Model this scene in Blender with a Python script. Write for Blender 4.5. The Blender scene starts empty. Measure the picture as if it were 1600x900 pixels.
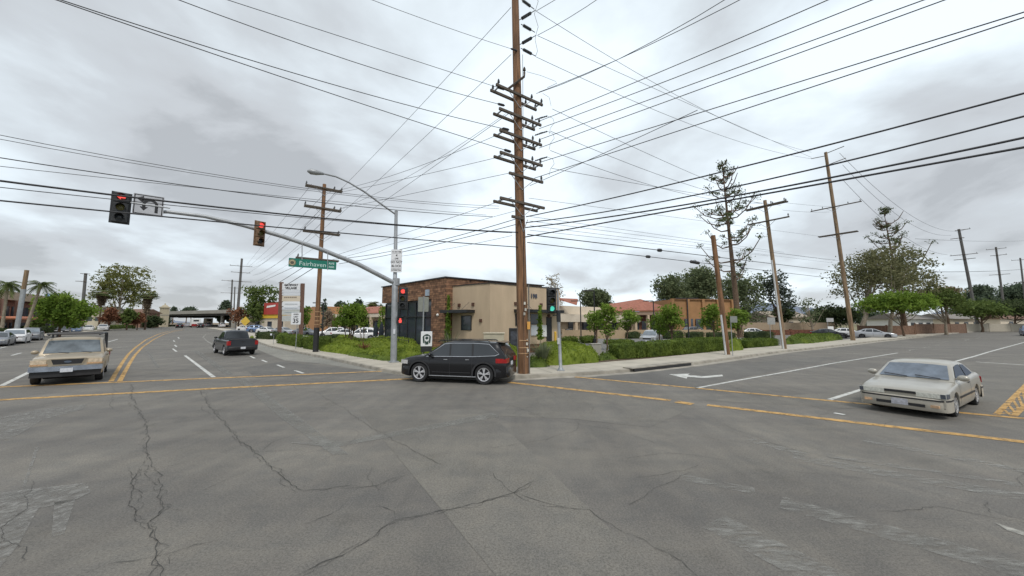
import bpy, bmesh, math, random
import numpy as np
from mathutils import Vector, Matrix
from mathutils.geometry import tessellate_polygon
random.seed(7)
SC = bpy.context.scene
COL = SC.collection
R = math.radians
# ------------------------------------------------------------------ camera
F = 560.0; PITCH = math.atan(55/560.0); CH = 2.5
cam = bpy.data.cameras.new('camera'); camo = bpy.data.objects.new('camera', cam); COL.objects.link(camo)
camo.location = (0, 0, CH); camo.rotation_euler = (math.pi/2+PITCH, 0, 0)
cam.sensor_width = 36; cam.lens = F/1600*36; cam.clip_start = .1; cam.clip_end = 6000
SC.camera = camo
_cp, _sp = math.cos(PITCH), math.sin(PITCH)
def ray(px, py):
    u = (px-800)/F; v = (450-py)/F
    return (u, _cp - v*_sp, _sp + v*_cp)
def g(x, y):
    return .007*max(0.0, math.hypot(x, y)-45)
def G(px, py, h=0.0):
    """pixel -> point on the ground raised by h"""
    dx, dy, dz = ray(px, py)
    lo, hi = 0.5, 0.6
    f = lambda t: CH+dz*t-(g(dx*t, dy*t)+h)
    while f(hi) > 0 and hi < 3000: hi *= 1.15
    lo = hi/1.15
    for _ in range(40):
        m = (lo+hi)/2
        if f(m) > 0: lo = m
        else: hi = m
    t = lo
    return Vector((dx*t, dy*t, g(dx*t, dy*t)+h))
def P(px, py, Y):
    dx, dy, dz = ray(px, py); t = Y/dy
    return Vector((dx*t, Y, CH+dz*t))
def V(px, py, p0, d):
    """pixel -> point on the vertical plane through p0 along horizontal direction d"""
    dx, dy, dz = ray(px, py)
    nx, ny = -d[1], d[0]
    t = (nx*p0[0]+ny*p0[1])/(nx*dx+ny*dy)
    return Vector((dx*t, dy*t, CH+dz*t))
def unit(v):
    v = Vector(v); return v/v.length
DL = unit((-.72, .69, 0))    # along the left street, away
DR = unit((.82, .572, 0))    # along the right street, away
# ------------------------------------------------------------------ materials
def M(name, col, rough=.6, metal=0, var=.12, scale=6, bump=0, var2=None, emit=None, spec=.5, coat=0, detail=6, stretch=None):
    m = bpy.data.materials.new(name); m.use_nodes = True
    nt = m.node_tree; b = nt.nodes['Principled BSDF']; N = nt.nodes; L = nt.links
    b.inputs['Roughness'].default_value = rough; b.inputs['Metallic'].default_value = metal
    b.inputs['Specular IOR Level'].default_value = spec
    if coat: b.inputs['Coat Weight'].default_value = coat; b.inputs['Coat Roughness'].default_value = .05
    tc = N.new('ShaderNodeTexCoord'); no = N.new('ShaderNodeTexNoise')
    no.inputs['Scale'].default_value = scale; no.inputs['Detail'].default_value = detail
    if stretch:
        mp = N.new('ShaderNodeMapping'); mp.inputs['Scale'].default_value = stretch; L.new(tc.outputs['Object'], mp.inputs[0]); L.new(mp.outputs[0], no.inputs['Vector'])
    else: L.new(tc.outputs['Object'], no.inputs['Vector'])
    cr = N.new('ShaderNodeValToRGB'); cr.color_ramp.elements[0].position = .3; cr.color_ramp.elements[1].position = .7
    c = col
    lo = tuple(max(0, x*(1-var)) for x in c); hi = tuple(min(1, x*(1+var)) for x in c)
    if var2: hi = var2
    cr.color_ramp.elements[0].color = (*lo, 1); cr.color_ramp.elements[1].color = (*hi, 1)
    L.new(no.outputs['Fac'], cr.inputs['Fac']); L.new(cr.outputs['Color'], b.inputs['Base Color'])
    if bump:
        bp = N.new('ShaderNodeBump'); bp.inputs['Strength'].default_value = bump; bp.inputs['Distance'].default_value = .02
        n2 = N.new('ShaderNodeTexNoise'); n2.inputs['Scale'].default_value = scale*6; n2.inputs['Detail'].default_value = 5
        L.new(tc.outputs['Object'], n2.inputs['Vector'])
        L.new(n2.outputs['Fac'], bp.inputs['Height']); L.new(bp.outputs['Normal'], b.inputs['Normal'])
    if emit:
        b.inputs['Emission Color'].default_value = (*emit[0], 1); b.inputs['Emission Strength'].default_value = emit[1]
    return m
def leafmat(name, c1, c2, scale=.9, trans=.38):
    m = M(name, c1, .75, var=.0, var2=c2, scale=scale, detail=3, spec=.2)
    nt = m.node_tree; b = nt.nodes['Principled BSDF']
    tr = nt.nodes.new('ShaderNodeBsdfTranslucent'); mx = nt.nodes.new('ShaderNodeMixShader'); mx.inputs[0].default_value = trans
    cr = [n for n in nt.nodes if n.type == 'VALTORGB'][0]
    nt.links.new(cr.outputs['Color'], tr.inputs['Color'])
    nt.links.new(b.outputs[0], mx.inputs[1]); nt.links.new(tr.outputs[0], mx.inputs[2])
    nt.links.new(mx.outputs[0], nt.nodes['Material Output'].inputs['Surface'])
    return m
# ------------------------------------------------------------------ mesh builder
SPLIT = {'window', 'column', 'insulator', 'jumper', 'hanger', 'pilaster', 'brace', 'band', 'post', 'baluster', 'pole_tag', 'conduit', 'wiper', 'wall_fixture', 'tie_rod', 'insulator_arm', 'girder', 'menu_board', 'window_trim', 'roof_rail', 'sill_trim', 'lamp_head', 'bracket'}
class MB:
    def __init__(s): s.v = []; s.f = []; s.mi = []; s.cur = 0
    def add(s, vs, fs):
        o = len(s.v); s.v += [tuple(p) for p in vs]
        for f in fs: s.f.append(tuple(i+o for i in f)); s.mi.append(s.cur)
        return s
    def box(s, c, size, rz=0, rx=0, ry=0, bev=0):
        hx, hy, hz = size[0]/2, size[1]/2, size[2]/2
        mt = Matrix.Rotation(rz, 3, 'Z') @ Matrix.Rotation(ry, 3, 'Y') @ Matrix.Rotation(rx, 3, 'X')
        c = Vector(c)
        if bev:
            b = min(bev, hx*.9, hy*.9, hz*.9); vs = []
            bm = bmesh.new(); bmesh.ops.create_cube(bm, size=1)
            for v in bm.verts: v.co = Vector((v.co.x*2*hx, v.co.y*2*hy, v.co.z*2*hz))
            bmesh.ops.bevel(bm, geom=list(bm.edges)+list(bm.verts), offset=b, segments=2, affect='EDGES', profile=.5)
            bm.verts.index_update()
            s.add([mt @ v.co + c for v in bm.verts], [[v.index for v in f.verts] for f in bm.faces]); bm.free()
            return s
        vs = [mt @ Vector((x*hx, y*hy, z*hz)) + c for z in (-1, 1) for y in (-1, 1) for x in (-1, 1)]
        return s.add(vs, [(0, 2, 3, 1), (4, 5, 7, 6), (0, 1, 5, 4), (2, 6, 7, 3), (0, 4, 6, 2), (1, 3, 7, 5)])
    def cyl(s, p0, p1, r0, r1=None, n=12, caps=True):
        r1 = r0 if r1 is None else r1
        return s.tube([p0, p1], [r0, r1], n, caps)
    def tube(s, pts, rs, n=6, caps=True):
        pts = [Vector(p) for p in pts]
        if not hasattr(rs, '__len__'): rs = [rs]*len(pts)
        vs = []; up = None
        for i, p in enumerate(pts):
            t = (pts[min(i+1, len(pts)-1)]-pts[max(i-1, 0)])
            t = t.normalized() if t.length > 1e-9 else Vector((0, 0, 1))
            if up is None:
                up = Vector((0, 0, 1)) if abs(t.z) < .9 else Vector((1, 0, 0))
            a = t.cross(up).normalized(); b = a.cross(t).normalized(); up = b
            for k in range(n):
                th = 2*math.pi*k/n
                vs.append(p+(a*math.cos(th)+b*math.sin(th))*rs[i])
        fs = []
        for i in range(len(pts)-1):
            for k in range(n):
                k2 = (k+1) % n
                fs.append((i*n+k, i*n+k2, (i+1)*n+k2, (i+1)*n+k))
        if caps: fs.append(tuple(range(n))[::-1]); fs.append(tuple((len(pts)-1)*n+k for k in range(n)))
        return s.add(vs, fs)
    def prism(s, poly, z0, z1):
        """poly: [(x,y)] extruded from z0 to z1"""
        n = len(poly)
        vs = [(x, y, z0) for x, y in poly]+[(x, y, z1) for x, y in poly]
        fs = [tuple(range(n))[::-1], tuple(range(n, 2*n))]+[(i, (i+1) % n, n+(i+1) % n, n+i) for i in range(n)]
        return s.add(vs, fs)
    def slab(s, pts, d):
        """planar polygon of 3D points extruded by vector d"""
        d = Vector(d); n = len(pts)
        vs = [Vector(p) for p in pts]+[Vector(p)+d for p in pts]
        fs = [tuple(range(n))[::-1], tuple(range(n, 2*n))]+[(i, (i+1) % n, n+(i+1) % n, n+i) for i in range(n)]
        return s.add(vs, fs)
    def quad(s, a, b, c, d): return s.add([a, b, c, d], [(0, 1, 2, 3)])
    def lathe(s, prof, c=(0, 0, 0), n=16, axis='Z'):
        vs = []
        for r, z in prof:
            for k in range(n):
                th = 2*math.pi*k/n; p = (r*math.cos(th), r*math.sin(th), z)
                if axis == 'Y': p = (p[0], p[2], p[1])
                if axis == 'X': p = (p[2], p[0], p[1])
                vs.append((p[0]+c[0], p[1]+c[1], p[2]+c[2]))
        fs = [(i*n+k, i*n+(k+1) % n, (i+1)*n+(k+1) % n, (i+1)*n+k) for i in range(len(prof)-1) for k in range(n)]
        return s.add(vs, fs)
    def sphere(s, c, r, n=10):
        rr = (r, r, r) if not hasattr(r, '__len__') else r
        vs = []; m = n//2+1
        for i in range(m+1):
            ph = math.pi*i/m
            for k in range(n):
                th = 2*math.pi*k/n
                vs.append((c[0]+rr[0]*math.sin(ph)*math.cos(th), c[1]+rr[1]*math.sin(ph)*math.sin(th), c[2]+rr[2]*math.cos(ph)))
        return s.add(vs, [(i*n+k, (i+1)*n+k, (i+1)*n+(k+1) % n, i*n+(k+1) % n) for i in range(m) for k in range(n)])
    def build(s, name, mats, parent=None, smooth=None, label=None, loc=None):
        if name in SPLIT and parent is not None:
            par = list(range(len(s.v)))
            def fd(a):
                while par[a] != a: par[a] = par[par[a]]; a = par[a]
                return a
            for f in s.f:
                r0 = fd(f[0])
                for i in f[1:]: par[fd(i)] = r0
            comps = {}
            for f, mi in zip(s.f, s.mi): comps.setdefault(fd(f[0]), []).append((f, mi))
            if len(comps) > 1:
                first = None
                for fl in comps.values():
                    m = MB(); mp = {}
                    for f, mi in fl:
                        for i in f:
                            if i not in mp: mp[i] = len(m.v); m.v.append(s.v[i])
                        m.f.append(tuple(mp[i] for i in f)); m.mi.append(mi)
                    o = m._build(name, mats, parent, smooth, label, loc); first = first or o
                return first
        return s._build(name, mats, parent, smooth, label, loc)
    def _build(s, name, mats, parent=None, smooth=None, label=None, loc=None):
        me = bpy.data.meshes.new(name)
        me.from_pydata(s.v, [], s.f)
        if not isinstance(mats, (list, tuple)): mats = [mats]
        for m in mats: me.materials.append(m)
        if len(mats) > 1: me.polygons.foreach_set('material_index', s.mi)
        bm = bmesh.new(); bm.from_mesh(me)
        bmesh.ops.recalc_face_normals(bm, faces=bm.faces); bm.to_mesh(me); bm.free()
        if smooth is not None:
            me.polygons.foreach_set('use_smooth', [True]*len(me.polygons)); me.set_sharp_from_angle(angle=R(smooth))
        me.update()
        o = bpy.data.objects.new(name, me); COL.objects.link(o)
        if parent: o.parent = parent
        if label: o['label'] = label
        if loc is not None: o.location = loc
        return o
def tag(o, label=None, cat=None, group=None, kind=None):
    if label: o['label'] = label
    if cat: o['category'] = cat
    if group: o['group'] = group
    if kind: o['kind'] = kind
    return o
def thing(name, label, cat, loc=(0, 0, 0), rz=0, group=None):
    o = bpy.data.objects.new(name, None); COL.objects.link(o)
    o.location = loc; o.rotation_euler = (0, 0, rz); o.empty_display_size = .3
    return tag(o, label, cat, group)
def struct(o, label=None): return tag(o, label, kind='structure')
def copy_tree(o, parent=None, paint=None):
    c = o.copy(); COL.objects.link(c)
    if parent: c.parent = parent; c.matrix_parent_inverse = o.matrix_parent_inverse.copy()
    if paint and c.type == 'MESH':
        for i, sl in enumerate(c.material_slots):
            src = o.data.materials[i]
            if src and src.name.startswith('paint'):
                sl.link = 'OBJECT'; sl.material = paint
    for ch in [x for x in bpy.data.objects if x.parent == o]: copy_tree(ch, c, paint)
    return c
def text_mesh(mb, body, size, mtx, bold=0.0, align='CENTER', squash=1.0, ext=.002):
    cu = bpy.data.curves.new('t', 'FONT'); cu.body = body; cu.size = size; cu.align_x = align; cu.align_y = 'CENTER'
    cu.offset = bold; cu.extrude = ext; cu.resolution_u = 2
    ob = bpy.data.objects.new('t', cu); COL.objects.link(ob)
    dg = bpy.context.evaluated_depsgraph_get(); me = bpy.data.meshes.new_from_object(ob.evaluated_get(dg))
    sq = Matrix.Diagonal((squash, 1, 1, 1))
    mb.add([mtx @ sq @ v.co for v in me.vertices], [tuple(p.vertices) for p in me.polygons])
    bpy.data.objects.remove(ob); bpy.data.curves.remove(cu); bpy.data.meshes.remove(me)
def frame(o, right, normal):
    """matrix: local x -> right, local z -> normal (toward viewer), local y -> up"""
    r = unit(right); n = unit(normal); u = n.cross(r).normalized()
    m = Matrix((r, u, n)).transposed().to_4x4(); m.translation = Vector(o); return m
# ------------------------------------------------------------------ world, light
w = bpy.data.worlds.new('World'); SC.world = w; w.use_nodes = True
nt = w.node_tree; N = nt.nodes; L = nt.links; N.clear()
out = N.new('ShaderNodeOutputWorld'); bg = N.new('ShaderNodeBackground'); bg.inputs[1].default_value = .1
SUN_EL, SUN_AZ = R(55), R(165)    # azimuth from +Y towards +X
sky = N.new('ShaderNodeTexSky'); sky.sky_type = 'NISHITA'; sky.sun_disc = False
sky.sun_elevation = SUN_EL; sky.sun_rotation = SUN_AZ
tc = N.new('ShaderNodeTexCoord'); sep = N.new('ShaderNodeSeparateXYZ'); L.new(tc.outputs['Generated'], sep.inputs[0])
def math_n(op, a, b=None, c=None):
    n = N.new('ShaderNodeMath'); n.operation = op
    for i, x in enumerate((a, b, c)):
        if x is None: continue
        if isinstance(x, (int, float)): n.inputs[i].default_value = x
        else: L.new(x, n.inputs[i])
    return n.outputs[0]
zz = math_n('ADD', math_n('MAXIMUM', sep.outputs[2], 0.0), .24)
cx = math_n('DIVIDE', sep.outputs[0], zz); cy = math_n('DIVIDE', sep.outputs[1], zz)
cmb = N.new('ShaderNodeCombineXYZ'); L.new(cx, cmb.inputs[0]); L.new(cy, cmb.inputs[1])
def wnoise(scale, detail, rough, off, dist=0):
    mp = N.new('ShaderNodeMapping'); mp.inputs['Location'].default_value = off; L.new(cmb.outputs[0], mp.inputs[0])
    n = N.new('ShaderNodeTexNoise'); n.inputs['Scale'].default_value = scale; n.inputs['Detail'].default_value = detail
    n.inputs['Roughness'].default_value = rough; n.inputs['Distortion'].default_value = dist
    L.new(mp.outputs[0], n.inputs['Vector']); return n.outputs['Fac']
n1 = wnoise(1.15, 9, .52, (3.1, 1.7, 0), .25); n2 = wnoise(.33, 3, .5, (8.2, 4.4, 0))
# the cloud deck is brighter high ahead and slightly darker at left
dn = N.new('ShaderNodeVectorMath'); dn.operation = 'DOT_PRODUCT'; L.new(tc.outputs['Generated'], dn.inputs[0])
dn.inputs[1].default_value = unit((.10, .80, .60))
glow = math_n('POWER', math_n('MAXIMUM', dn.outputs['Value'], 0), 5)
dl = N.new('ShaderNodeVectorMath'); dl.operation = 'DOT_PRODUCT'; L.new(tc.outputs['Generated'], dl.inputs[0])
dl.inputs[1].default_value = unit((-.75, .55, .34))
dark = math_n('POWER', math_n('MAXIMUM', dl.outputs['Value'], 0), 6)
t1 = math_n('ADD', math_n('SUBTRACT', math_n('MULTIPLY', n1, 1.85), .59), math_n('MULTIPLY', n2, .60))
t2 = math_n('ADD', t1, math_n('MULTIPLY', glow, .36))
t3 = math_n('SUBTRACT', t2, math_n('MULTIPLY', dark, .09))
cr = N.new('ShaderNodeValToRGB'); e = cr.color_ramp.elements
e[0].position = .42; e[0].color = (.385, .405, .425, 1); e[1].position = .93; e[1].color = (.76, .84, .90, 1)
x = e.new(.50); x.color = (.465, .49, .515, 1); x = e.new(.62); x.color = (.50, .535, .565, 1); x = e.new(.78); x.color = (.635, .70, .745, 1)
L.new(t3, cr.inputs[0])
sc = N.new('ShaderNodeVectorMath'); sc.operation = 'SCALE'; L.new(cr.outputs[0], sc.inputs[0]); sc.inputs['Scale'].default_value = 10.0
mx = N.new('ShaderNodeMix'); mx.data_type = 'RGBA'; mx.inputs[0].default_value = .93
L.new(sky.outputs[0], mx.inputs[6]); L.new(sc.outputs[0], mx.inputs[7])
L.new(mx.outputs[2], bg.inputs[0]); L.new(bg.outputs[0], out.inputs[0])
sl = bpy.data.lights.new('sun', 'SUN'); sl.energy = 1.5; sl.angle = R(14); sl.color = (1, .96, .9)
so = bpy.data.objects.new('sun', sl); COL.objects.link(so)
sd = Vector((math.sin(SUN_AZ)*math.cos(SUN_EL), math.cos(SUN_AZ)*math.cos(SUN_EL), math.sin(SUN_EL)))
so.rotation_euler = sd.to_track_quat('Z', 'Y').to_euler()
vs = SC.view_settings; vs.view_transform = 'Standard'; vs.look = 'None'; vs.gamma = 1; vs.exposure = .42
SC.cycles.max_bounces = 5; SC.cycles.diffuse_bounces = 2; SC.cycles.glossy_bounces = 2; SC.cycles.transparent_max_bounces = 8
SC.cycles.transmission_bounces = 3
# ------------------------------------------------------------------ palette
white = M('white paint', (.78, .78, .76), .5, var=.05)
black = M('black', (.018, .018, .02), .5, var=.2)
rubber = M('rubber', (.02, .02, .021), .85, var=.3, scale=20)
glass = M('dark glass', (.03, .036, .042), .08, var=.3, scale=.6, spec=.8)
glass_l = M('windscreen glass', (.16, .19, .22), .08, var=.35, scale=1.2, spec=.9)  # pale bluish base colour stands in for sky reflected in the glass
chrome = M('chrome', (.62, .63, .65), .22, .9, var=.1)
alloy = M('alloy', (.5, .5, .52), .35, .7, var=.15)
galv = M('galvanised steel', (.33, .345, .36), .5, .35, var=.16, scale=3, bump=.1)
lamp_red = M('tail lamp red', (.32, .012, .012), .25, var=.2)
lamp_clear = M('clear lamp', (.6, .6, .6), .15, .2, var=.15, scale=20)
amber = M('amber lens', (.65, .25, .06), .3, var=.2)
plate = M('plate white', (.62, .64, .68), .5, var=.12, scale=20)
sign_white = M('sign white', (.74, .75, .77), .45, var=.05)
sign_black = M('sign ink', (.015, .015, .018), .6, var=.1)
timber = M('pole timber', (.19, .10, .05), .85, var=.55, scale=9, bump=.4, stretch=(1, 1, .10))
timber_l = M('weathered timber', (.22, .15, .09), .85, var=.5, scale=9, bump=.4, stretch=(1, 1, .10))
timber_g = M('grey timber', (.12, .115, .11), .85, var=.35, scale=8, bump=.4)
arm_m = M('crossarm timber', (.095, .078, .062), .85, var=.4, scale=9)
wire_m = M('wire', (.03, .031, .036), .6, var=.2)
wire_t = M('thin wire', (.07, .072, .08), .5, var=.2)
porcelain = M('insulator', (.08, .085, .09), .3, var=.3)
stucco_tan = M('tan stucco', (.53, .41, .285), .9, var=.11, scale=1.3, bump=.3, stretch=(1, 1, .22), detail=9)
stucco_cream = M('cream stucco', (.62, .54, .43), .9, var=.07, scale=.8, bump=.2)
stucco_orange = M('orange stucco', (.37, .20, .09), .9, var=.12, scale=.8)
concrete = M('concrete', (.36, .34, .30), .85, var=.14, scale=.7, bump=.2, detail=10)
bark = M('bark', (.13, .085, .055), .9, var=.4, scale=6, bump=.5)
bark_p = M('pale bark', (.30, .25, .19), .9, var=.3, scale=4, bump=.3)
# ------------------------------------------------------------------ ground sheets
def asphalt(name, base, seed=0, worn=1.0):
    m = bpy.data.materials.new(name); m.use_nodes = True
    nt = m.node_tree; N = nt.nodes; L = nt.links; b = N['Principled BSDF']
    b.inputs['Roughness'].default_value = .82; b.inputs['Specular IOR Level'].default_value = .3
    tc = N.new('ShaderNodeTexCoord')
    mp = N.new('ShaderNodeMapping'); mp.inputs['Location'].default_value = (seed, seed*2, 0); L.new(tc.outputs['Object'], mp.inputs[0])
    def noise(s, d, r=.5, v=None, dist=0):
        n = N.new('ShaderNodeTexNoise'); n.inputs['Scale'].default_value = s; n.inputs['Detail'].default_value = d
        n.inputs['Roughness'].default_value = r; n.inputs['Distortion'].default_value = dist
        L.new(v or mp.outputs[0], n.inputs['Vector']); return n.outputs['Fac']
    def ramp(f, p0, c0, p1, c1):
        r = N.new('ShaderNodeValToRGB'); r.color_ramp.elements[0].position = p0; r.color_ramp.elements[0].color = (*c0, 1)
        r.color_ramp.elements[1].position = p1; r.color_ramp.elements[1].color = (*c1, 1); L.new(f, r.inputs[0]); return r.outputs[0]
    def mul(a, c, f=1.0):
        x = N.new('ShaderNodeMix'); x.data_type = 'RGBA'; x.blend_type = 'MULTIPLY'; x.inputs[0].default_value = f
        L.new(a, x.inputs[6]); L.new(c, x.inputs[7]); return x.outputs[2]
    B = base
    c = ramp(noise(.28, 9, .6), .3, tuple(x*.90 for x in B), .72, tuple(x*1.10 for x in B))
    c = mul(c, ramp(noise(1.7, 10, .72, dist=.4), .35, (.86, .87, .88), .62, (1.07, 1.05, 1.02)))
    c = mul(c, ramp(noise(38, 4, .8), .33, (.55, .55, .55), .6, (1.2, 1.2, 1.18)), .85)
    c = mul(c, ramp(noise(120, 2, .8), .3, (.55, .55, .55), .66, (1.3, 1.3, 1.3)), .6)
    c = mul(c, ramp(noise(.75, 4, .6), .60, (1, 1, 1), .74, (.84, .84, .83)))
    c = mul(c, ramp(noise(6, 8, .8), .60, (1, 1, 1), .72, (1.22, 1.2, 1.16)), .8)
    # long tyre-polished streaks
    mp2 = N.new('ShaderNodeMapping'); mp2.inputs['Rotation'].default_value = (0, 0, R(43.8)); mp2.inputs['Scale'].default_value = (.9, .05, 1)
    L.new(mp.outputs[0], mp2.inputs[0])
    c = mul(c, ramp(noise(1.0, 6, .6, mp2.outputs[0]), .35, (.86, .86, .87), .65, (1.1, 1.1, 1.09)), worn)
    mp3 = N.new('ShaderNodeMapping'); mp3.inputs['Rotation'].default_value = (0, 0, R(-35)); mp3.inputs['Scale'].default_value = (.04, .8, 1)
    L.new(mp.outputs[0], mp3.inputs[0])
    c = mul(c, ramp(noise(1.0, 6, .6, mp3.outputs[0]), .35, (.88, .88, .9), .65, (1.1, 1.09, 1.07)), worn)
    L.new(c, b.inputs['Base Color'])
    bp = N.new('ShaderNodeBump'); bp.inputs['Strength'].default_value = .35; bp.inputs['Distance'].default_value = .01
    L.new(noise(70, 5, .8), bp.inputs['Height']); L.new(bp.outputs[0], b.inputs['Normal'])
    return m
asph = asphalt('asphalt', (.172, .163, .149))
asph_lot = asphalt('lot asphalt', (.19, .187, .18), 5, .3)
asph_patch = asphalt('patch asphalt', (.175, .166, .150), 9, .6)
asph_dark = asphalt('dark patch asphalt', (.148, .143, .134), 12, .6)
gutter_m = asphalt('gutter concrete', (.25, .245, .222), 15, .3)
walk_m = M('pavement concrete', (.42, .385, .32), .9, var=.13, scale=.9, bump=.3, detail=12)
kerb_m = M('kerb concrete', (.31, .285, .24), .9, var=.3, scale=1.6, bump=.3, detail=12)
earth = M('earth', (.20, .155, .10), .95, var=.3, scale=.6, bump=.4)
mulch = M('mulch', (.085, .058, .035), .95, var=.5, scale=4, bump=.5)
def worn_paint(name, col, cover=.5, scale=2.2, stretch=None, sharp=.12):
    m = M(name, col, .7, var=.12, scale=3)
    nt = m.node_tree; N = nt.nodes; L = nt.links; b = N['Principled BSDF']
    tc = N.new('ShaderNodeTexCoord'); n = N.new('ShaderNodeTexNoise'); n.inputs['Scale'].default_value = scale; n.inputs['Detail'].default_value = 12
    n.inputs['Roughness'].default_value = .7
    v = tc.outputs['Object']
    if stretch:
        mp = N.new('ShaderNodeMapping'); mp.inputs['Rotation'].default_value = (0, 0, stretch[0]); mp.inputs['Scale'].default_value = (stretch[1], stretch[2], 1)
        L.new(v, mp.inputs[0]); v = mp.outputs[0]
    L.new(v, n.inputs['Vector'])
    r = N.new('ShaderNodeValToRGB'); r.color_ramp.elements[0].position = max(0, 1-cover-sharp); r.color_ramp.elements[1].position = min(1, 1-cover+sharp)
    L.new(n.outputs['Fac'], r.inputs[0]); L.new(r.outputs[0], b.inputs['Alpha'])
    return m
yel = worn_paint('yellow road paint', (.52, .31, .10), .58, 4.0)
wht = worn_paint('white road paint', (.56, .56, .53), .62, 4.0)
wht_f = worn_paint('faded white road paint', (.40, .39, .35), .50, 3.0)
ghost = worn_paint('ground-off road paint', (.275, .27, .248), .43, 7.0, (R(34), .40, 1.3), .14)
ghost2 = worn_paint('scuffed asphalt', (.225, .22, .20), .48, 2.2, None, .25)
def sheet(name, pts, off, mat, maxlen=6.0, kind=True):
    """flat polygon draped on the ground at height off; pts world xy"""
    co = [Vector((p[0], p[1], 0)) for p in pts]
    tris = tessellate_polygon([co])
    bm = bmesh.new(); bv = [bm.verts.new(c) for c in co]
    for t in tris:
        try: bm.faces.new([bv[i] for i in t])
        except ValueError: pass
    for _ in range(9):
        lim = lambda e: maxlen*max(1.0, ((e.verts[0].co+e.verts[1].co)/2).length/60)
        es = [e for e in bm.edges if e.calc_length() > lim(e)]
        if not es: break
        bmesh.ops.subdivide_edges(bm, edges=es, cuts=1)
        bmesh.ops.triangulate(bm, faces=[f for f in bm.faces if len(f.verts) > 3])
    for v in bm.verts: v.co.z = g(v.co.x, v.co.y)+off
    bmesh.ops.recalc_face_normals(bm, faces=bm.faces)
    for f in bm.faces:
        if f.normal.z < 0: f.normal_flip()
    me = bpy.data.meshes.new(name); bm.to_mesh(me); bm.free(); me.materials.append(mat)
    o = bpy.data.objects.new(name, me); COL.objects.link(o)
    if kind: struct(o)
    return o
def strip(mb, pts, wd, off, step=1.5):
    """ribbon of width wd along world polyline"""
    P2 = resample(pts, step); vs = []
    for i, p in enumerate(P2):
        t = (P2[min(i+1, len(P2)-1)]-P2[max(i-1, 0)]); t.z = 0; t.normalize(); n = Vector((-t.y, t.x, 0))
        for sgn in (-1, 1):
            q = p+n*sgn*wd/2; vs.append((q.x, q.y, g(q.x, q.y)+off))
    mb.add(vs, [(2*i, 2*i+1, 2*i+3, 2*i+2) for i in range(len(P2)-1)])
def resample(pts, step):
    out = []
    for a, b in zip(pts[:-1], pts[1:]):
        a = Vector((a[0], a[1], 0)); b = Vector((b[0], b[1], 0)); n = max(1, int((b-a).length/step))
        out += [a.lerp(b, k/n) for k in range(n)]
    out.append(Vector((pts[-1][0], pts[-1][1], 0))); return out
def offset(pts, d):
    o = []
    for i, p in enumerate(pts):
        a = Vector(pts[max(i-1, 0)][:2]); b = Vector(pts[min(i+1, len(pts)-1)][:2]); t = (b-a).normalized()
        o.append(Vector((p[0]-t.y*d, p[1]+t.x*d, 0)))
    return o
# base ground ring to the horizon
mb = MB(); rings = [0, 30, 60, 100, 160, 260, 420, 700, 1200, 2500]; n = 64
for r in rings:
    for k in range(n):
        a = 2*math.pi*k/n; x, y = r*math.cos(a), r*math.sin(a); mb.v.append((x, y, (g(x, y) if r < 500 else g(500, 0))-.10))
for i in range(len(rings)-1):
    for k in range(n):
        f = (i*n+k, i*n+(k+1) % n, (i+1)*n+(k+1) % n, (i+1)*n+k)
        mb.f.append(f); mb.mi.append(0)
me = bpy.data.meshes.new('ground'); me.from_pydata(mb.v, [], mb.f); me.materials.append(earth)
me.polygons.foreach_set('use_smooth', [True]*len(me.polygons))
o = bpy.data.objects.new('ground', me); COL.objects.link(o); struct(o)
KPX = [(322, 513.2), (338, 515.2), (356, 519.5), (378, 525.5), (403, 535.5), (420, 542), (462, 551.3), (506, 560), (548, 569.3), (590, 579), (612, 583.5), (632, 587), (665, 590.5), (710, 592.5),
       (760, 593), (800, 592), (830, 590.5), (865, 588.5), (909, 586.5), (945, 584.2), (991, 580.5), (1030, 576), (1080, 570.5), (1149, 561), (1190, 555), (1227, 550), (1300, 542), (1377, 533), (1440, 526.5), (1500, 520.5), (1600, 513.5)]
KERB = [G(*p) for p in KPX]
e_ = (KERB[-1]-KERB[-2]).normalized(); KERB.append(KERB[-1]+e_*160)
KLPX = [(0, 539), (64, 527), (110, 521.5), (176, 515.8), (221, 512.8), (262, 510.6)]
KL = [G(*p) for p in KLPX]
d_ = (KL[0]-KL[1]).normalized(); KL.insert(0, KL[0]+d_*90)
SW = offset(KERB, 3.0); SWL = offset(KL, 3.0)
road_poly = [tuple(p[:2]) for p in KERB]+[(260, -120), (-300, -120)]+[tuple(p[:2]) for p in KL]
road_poly += [(KL[-1].x-25, KL[-1].y+40), (KERB[0].x-25, KERB[0].y+50)]
sheet('road', road_poly, 0, asph)
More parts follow.
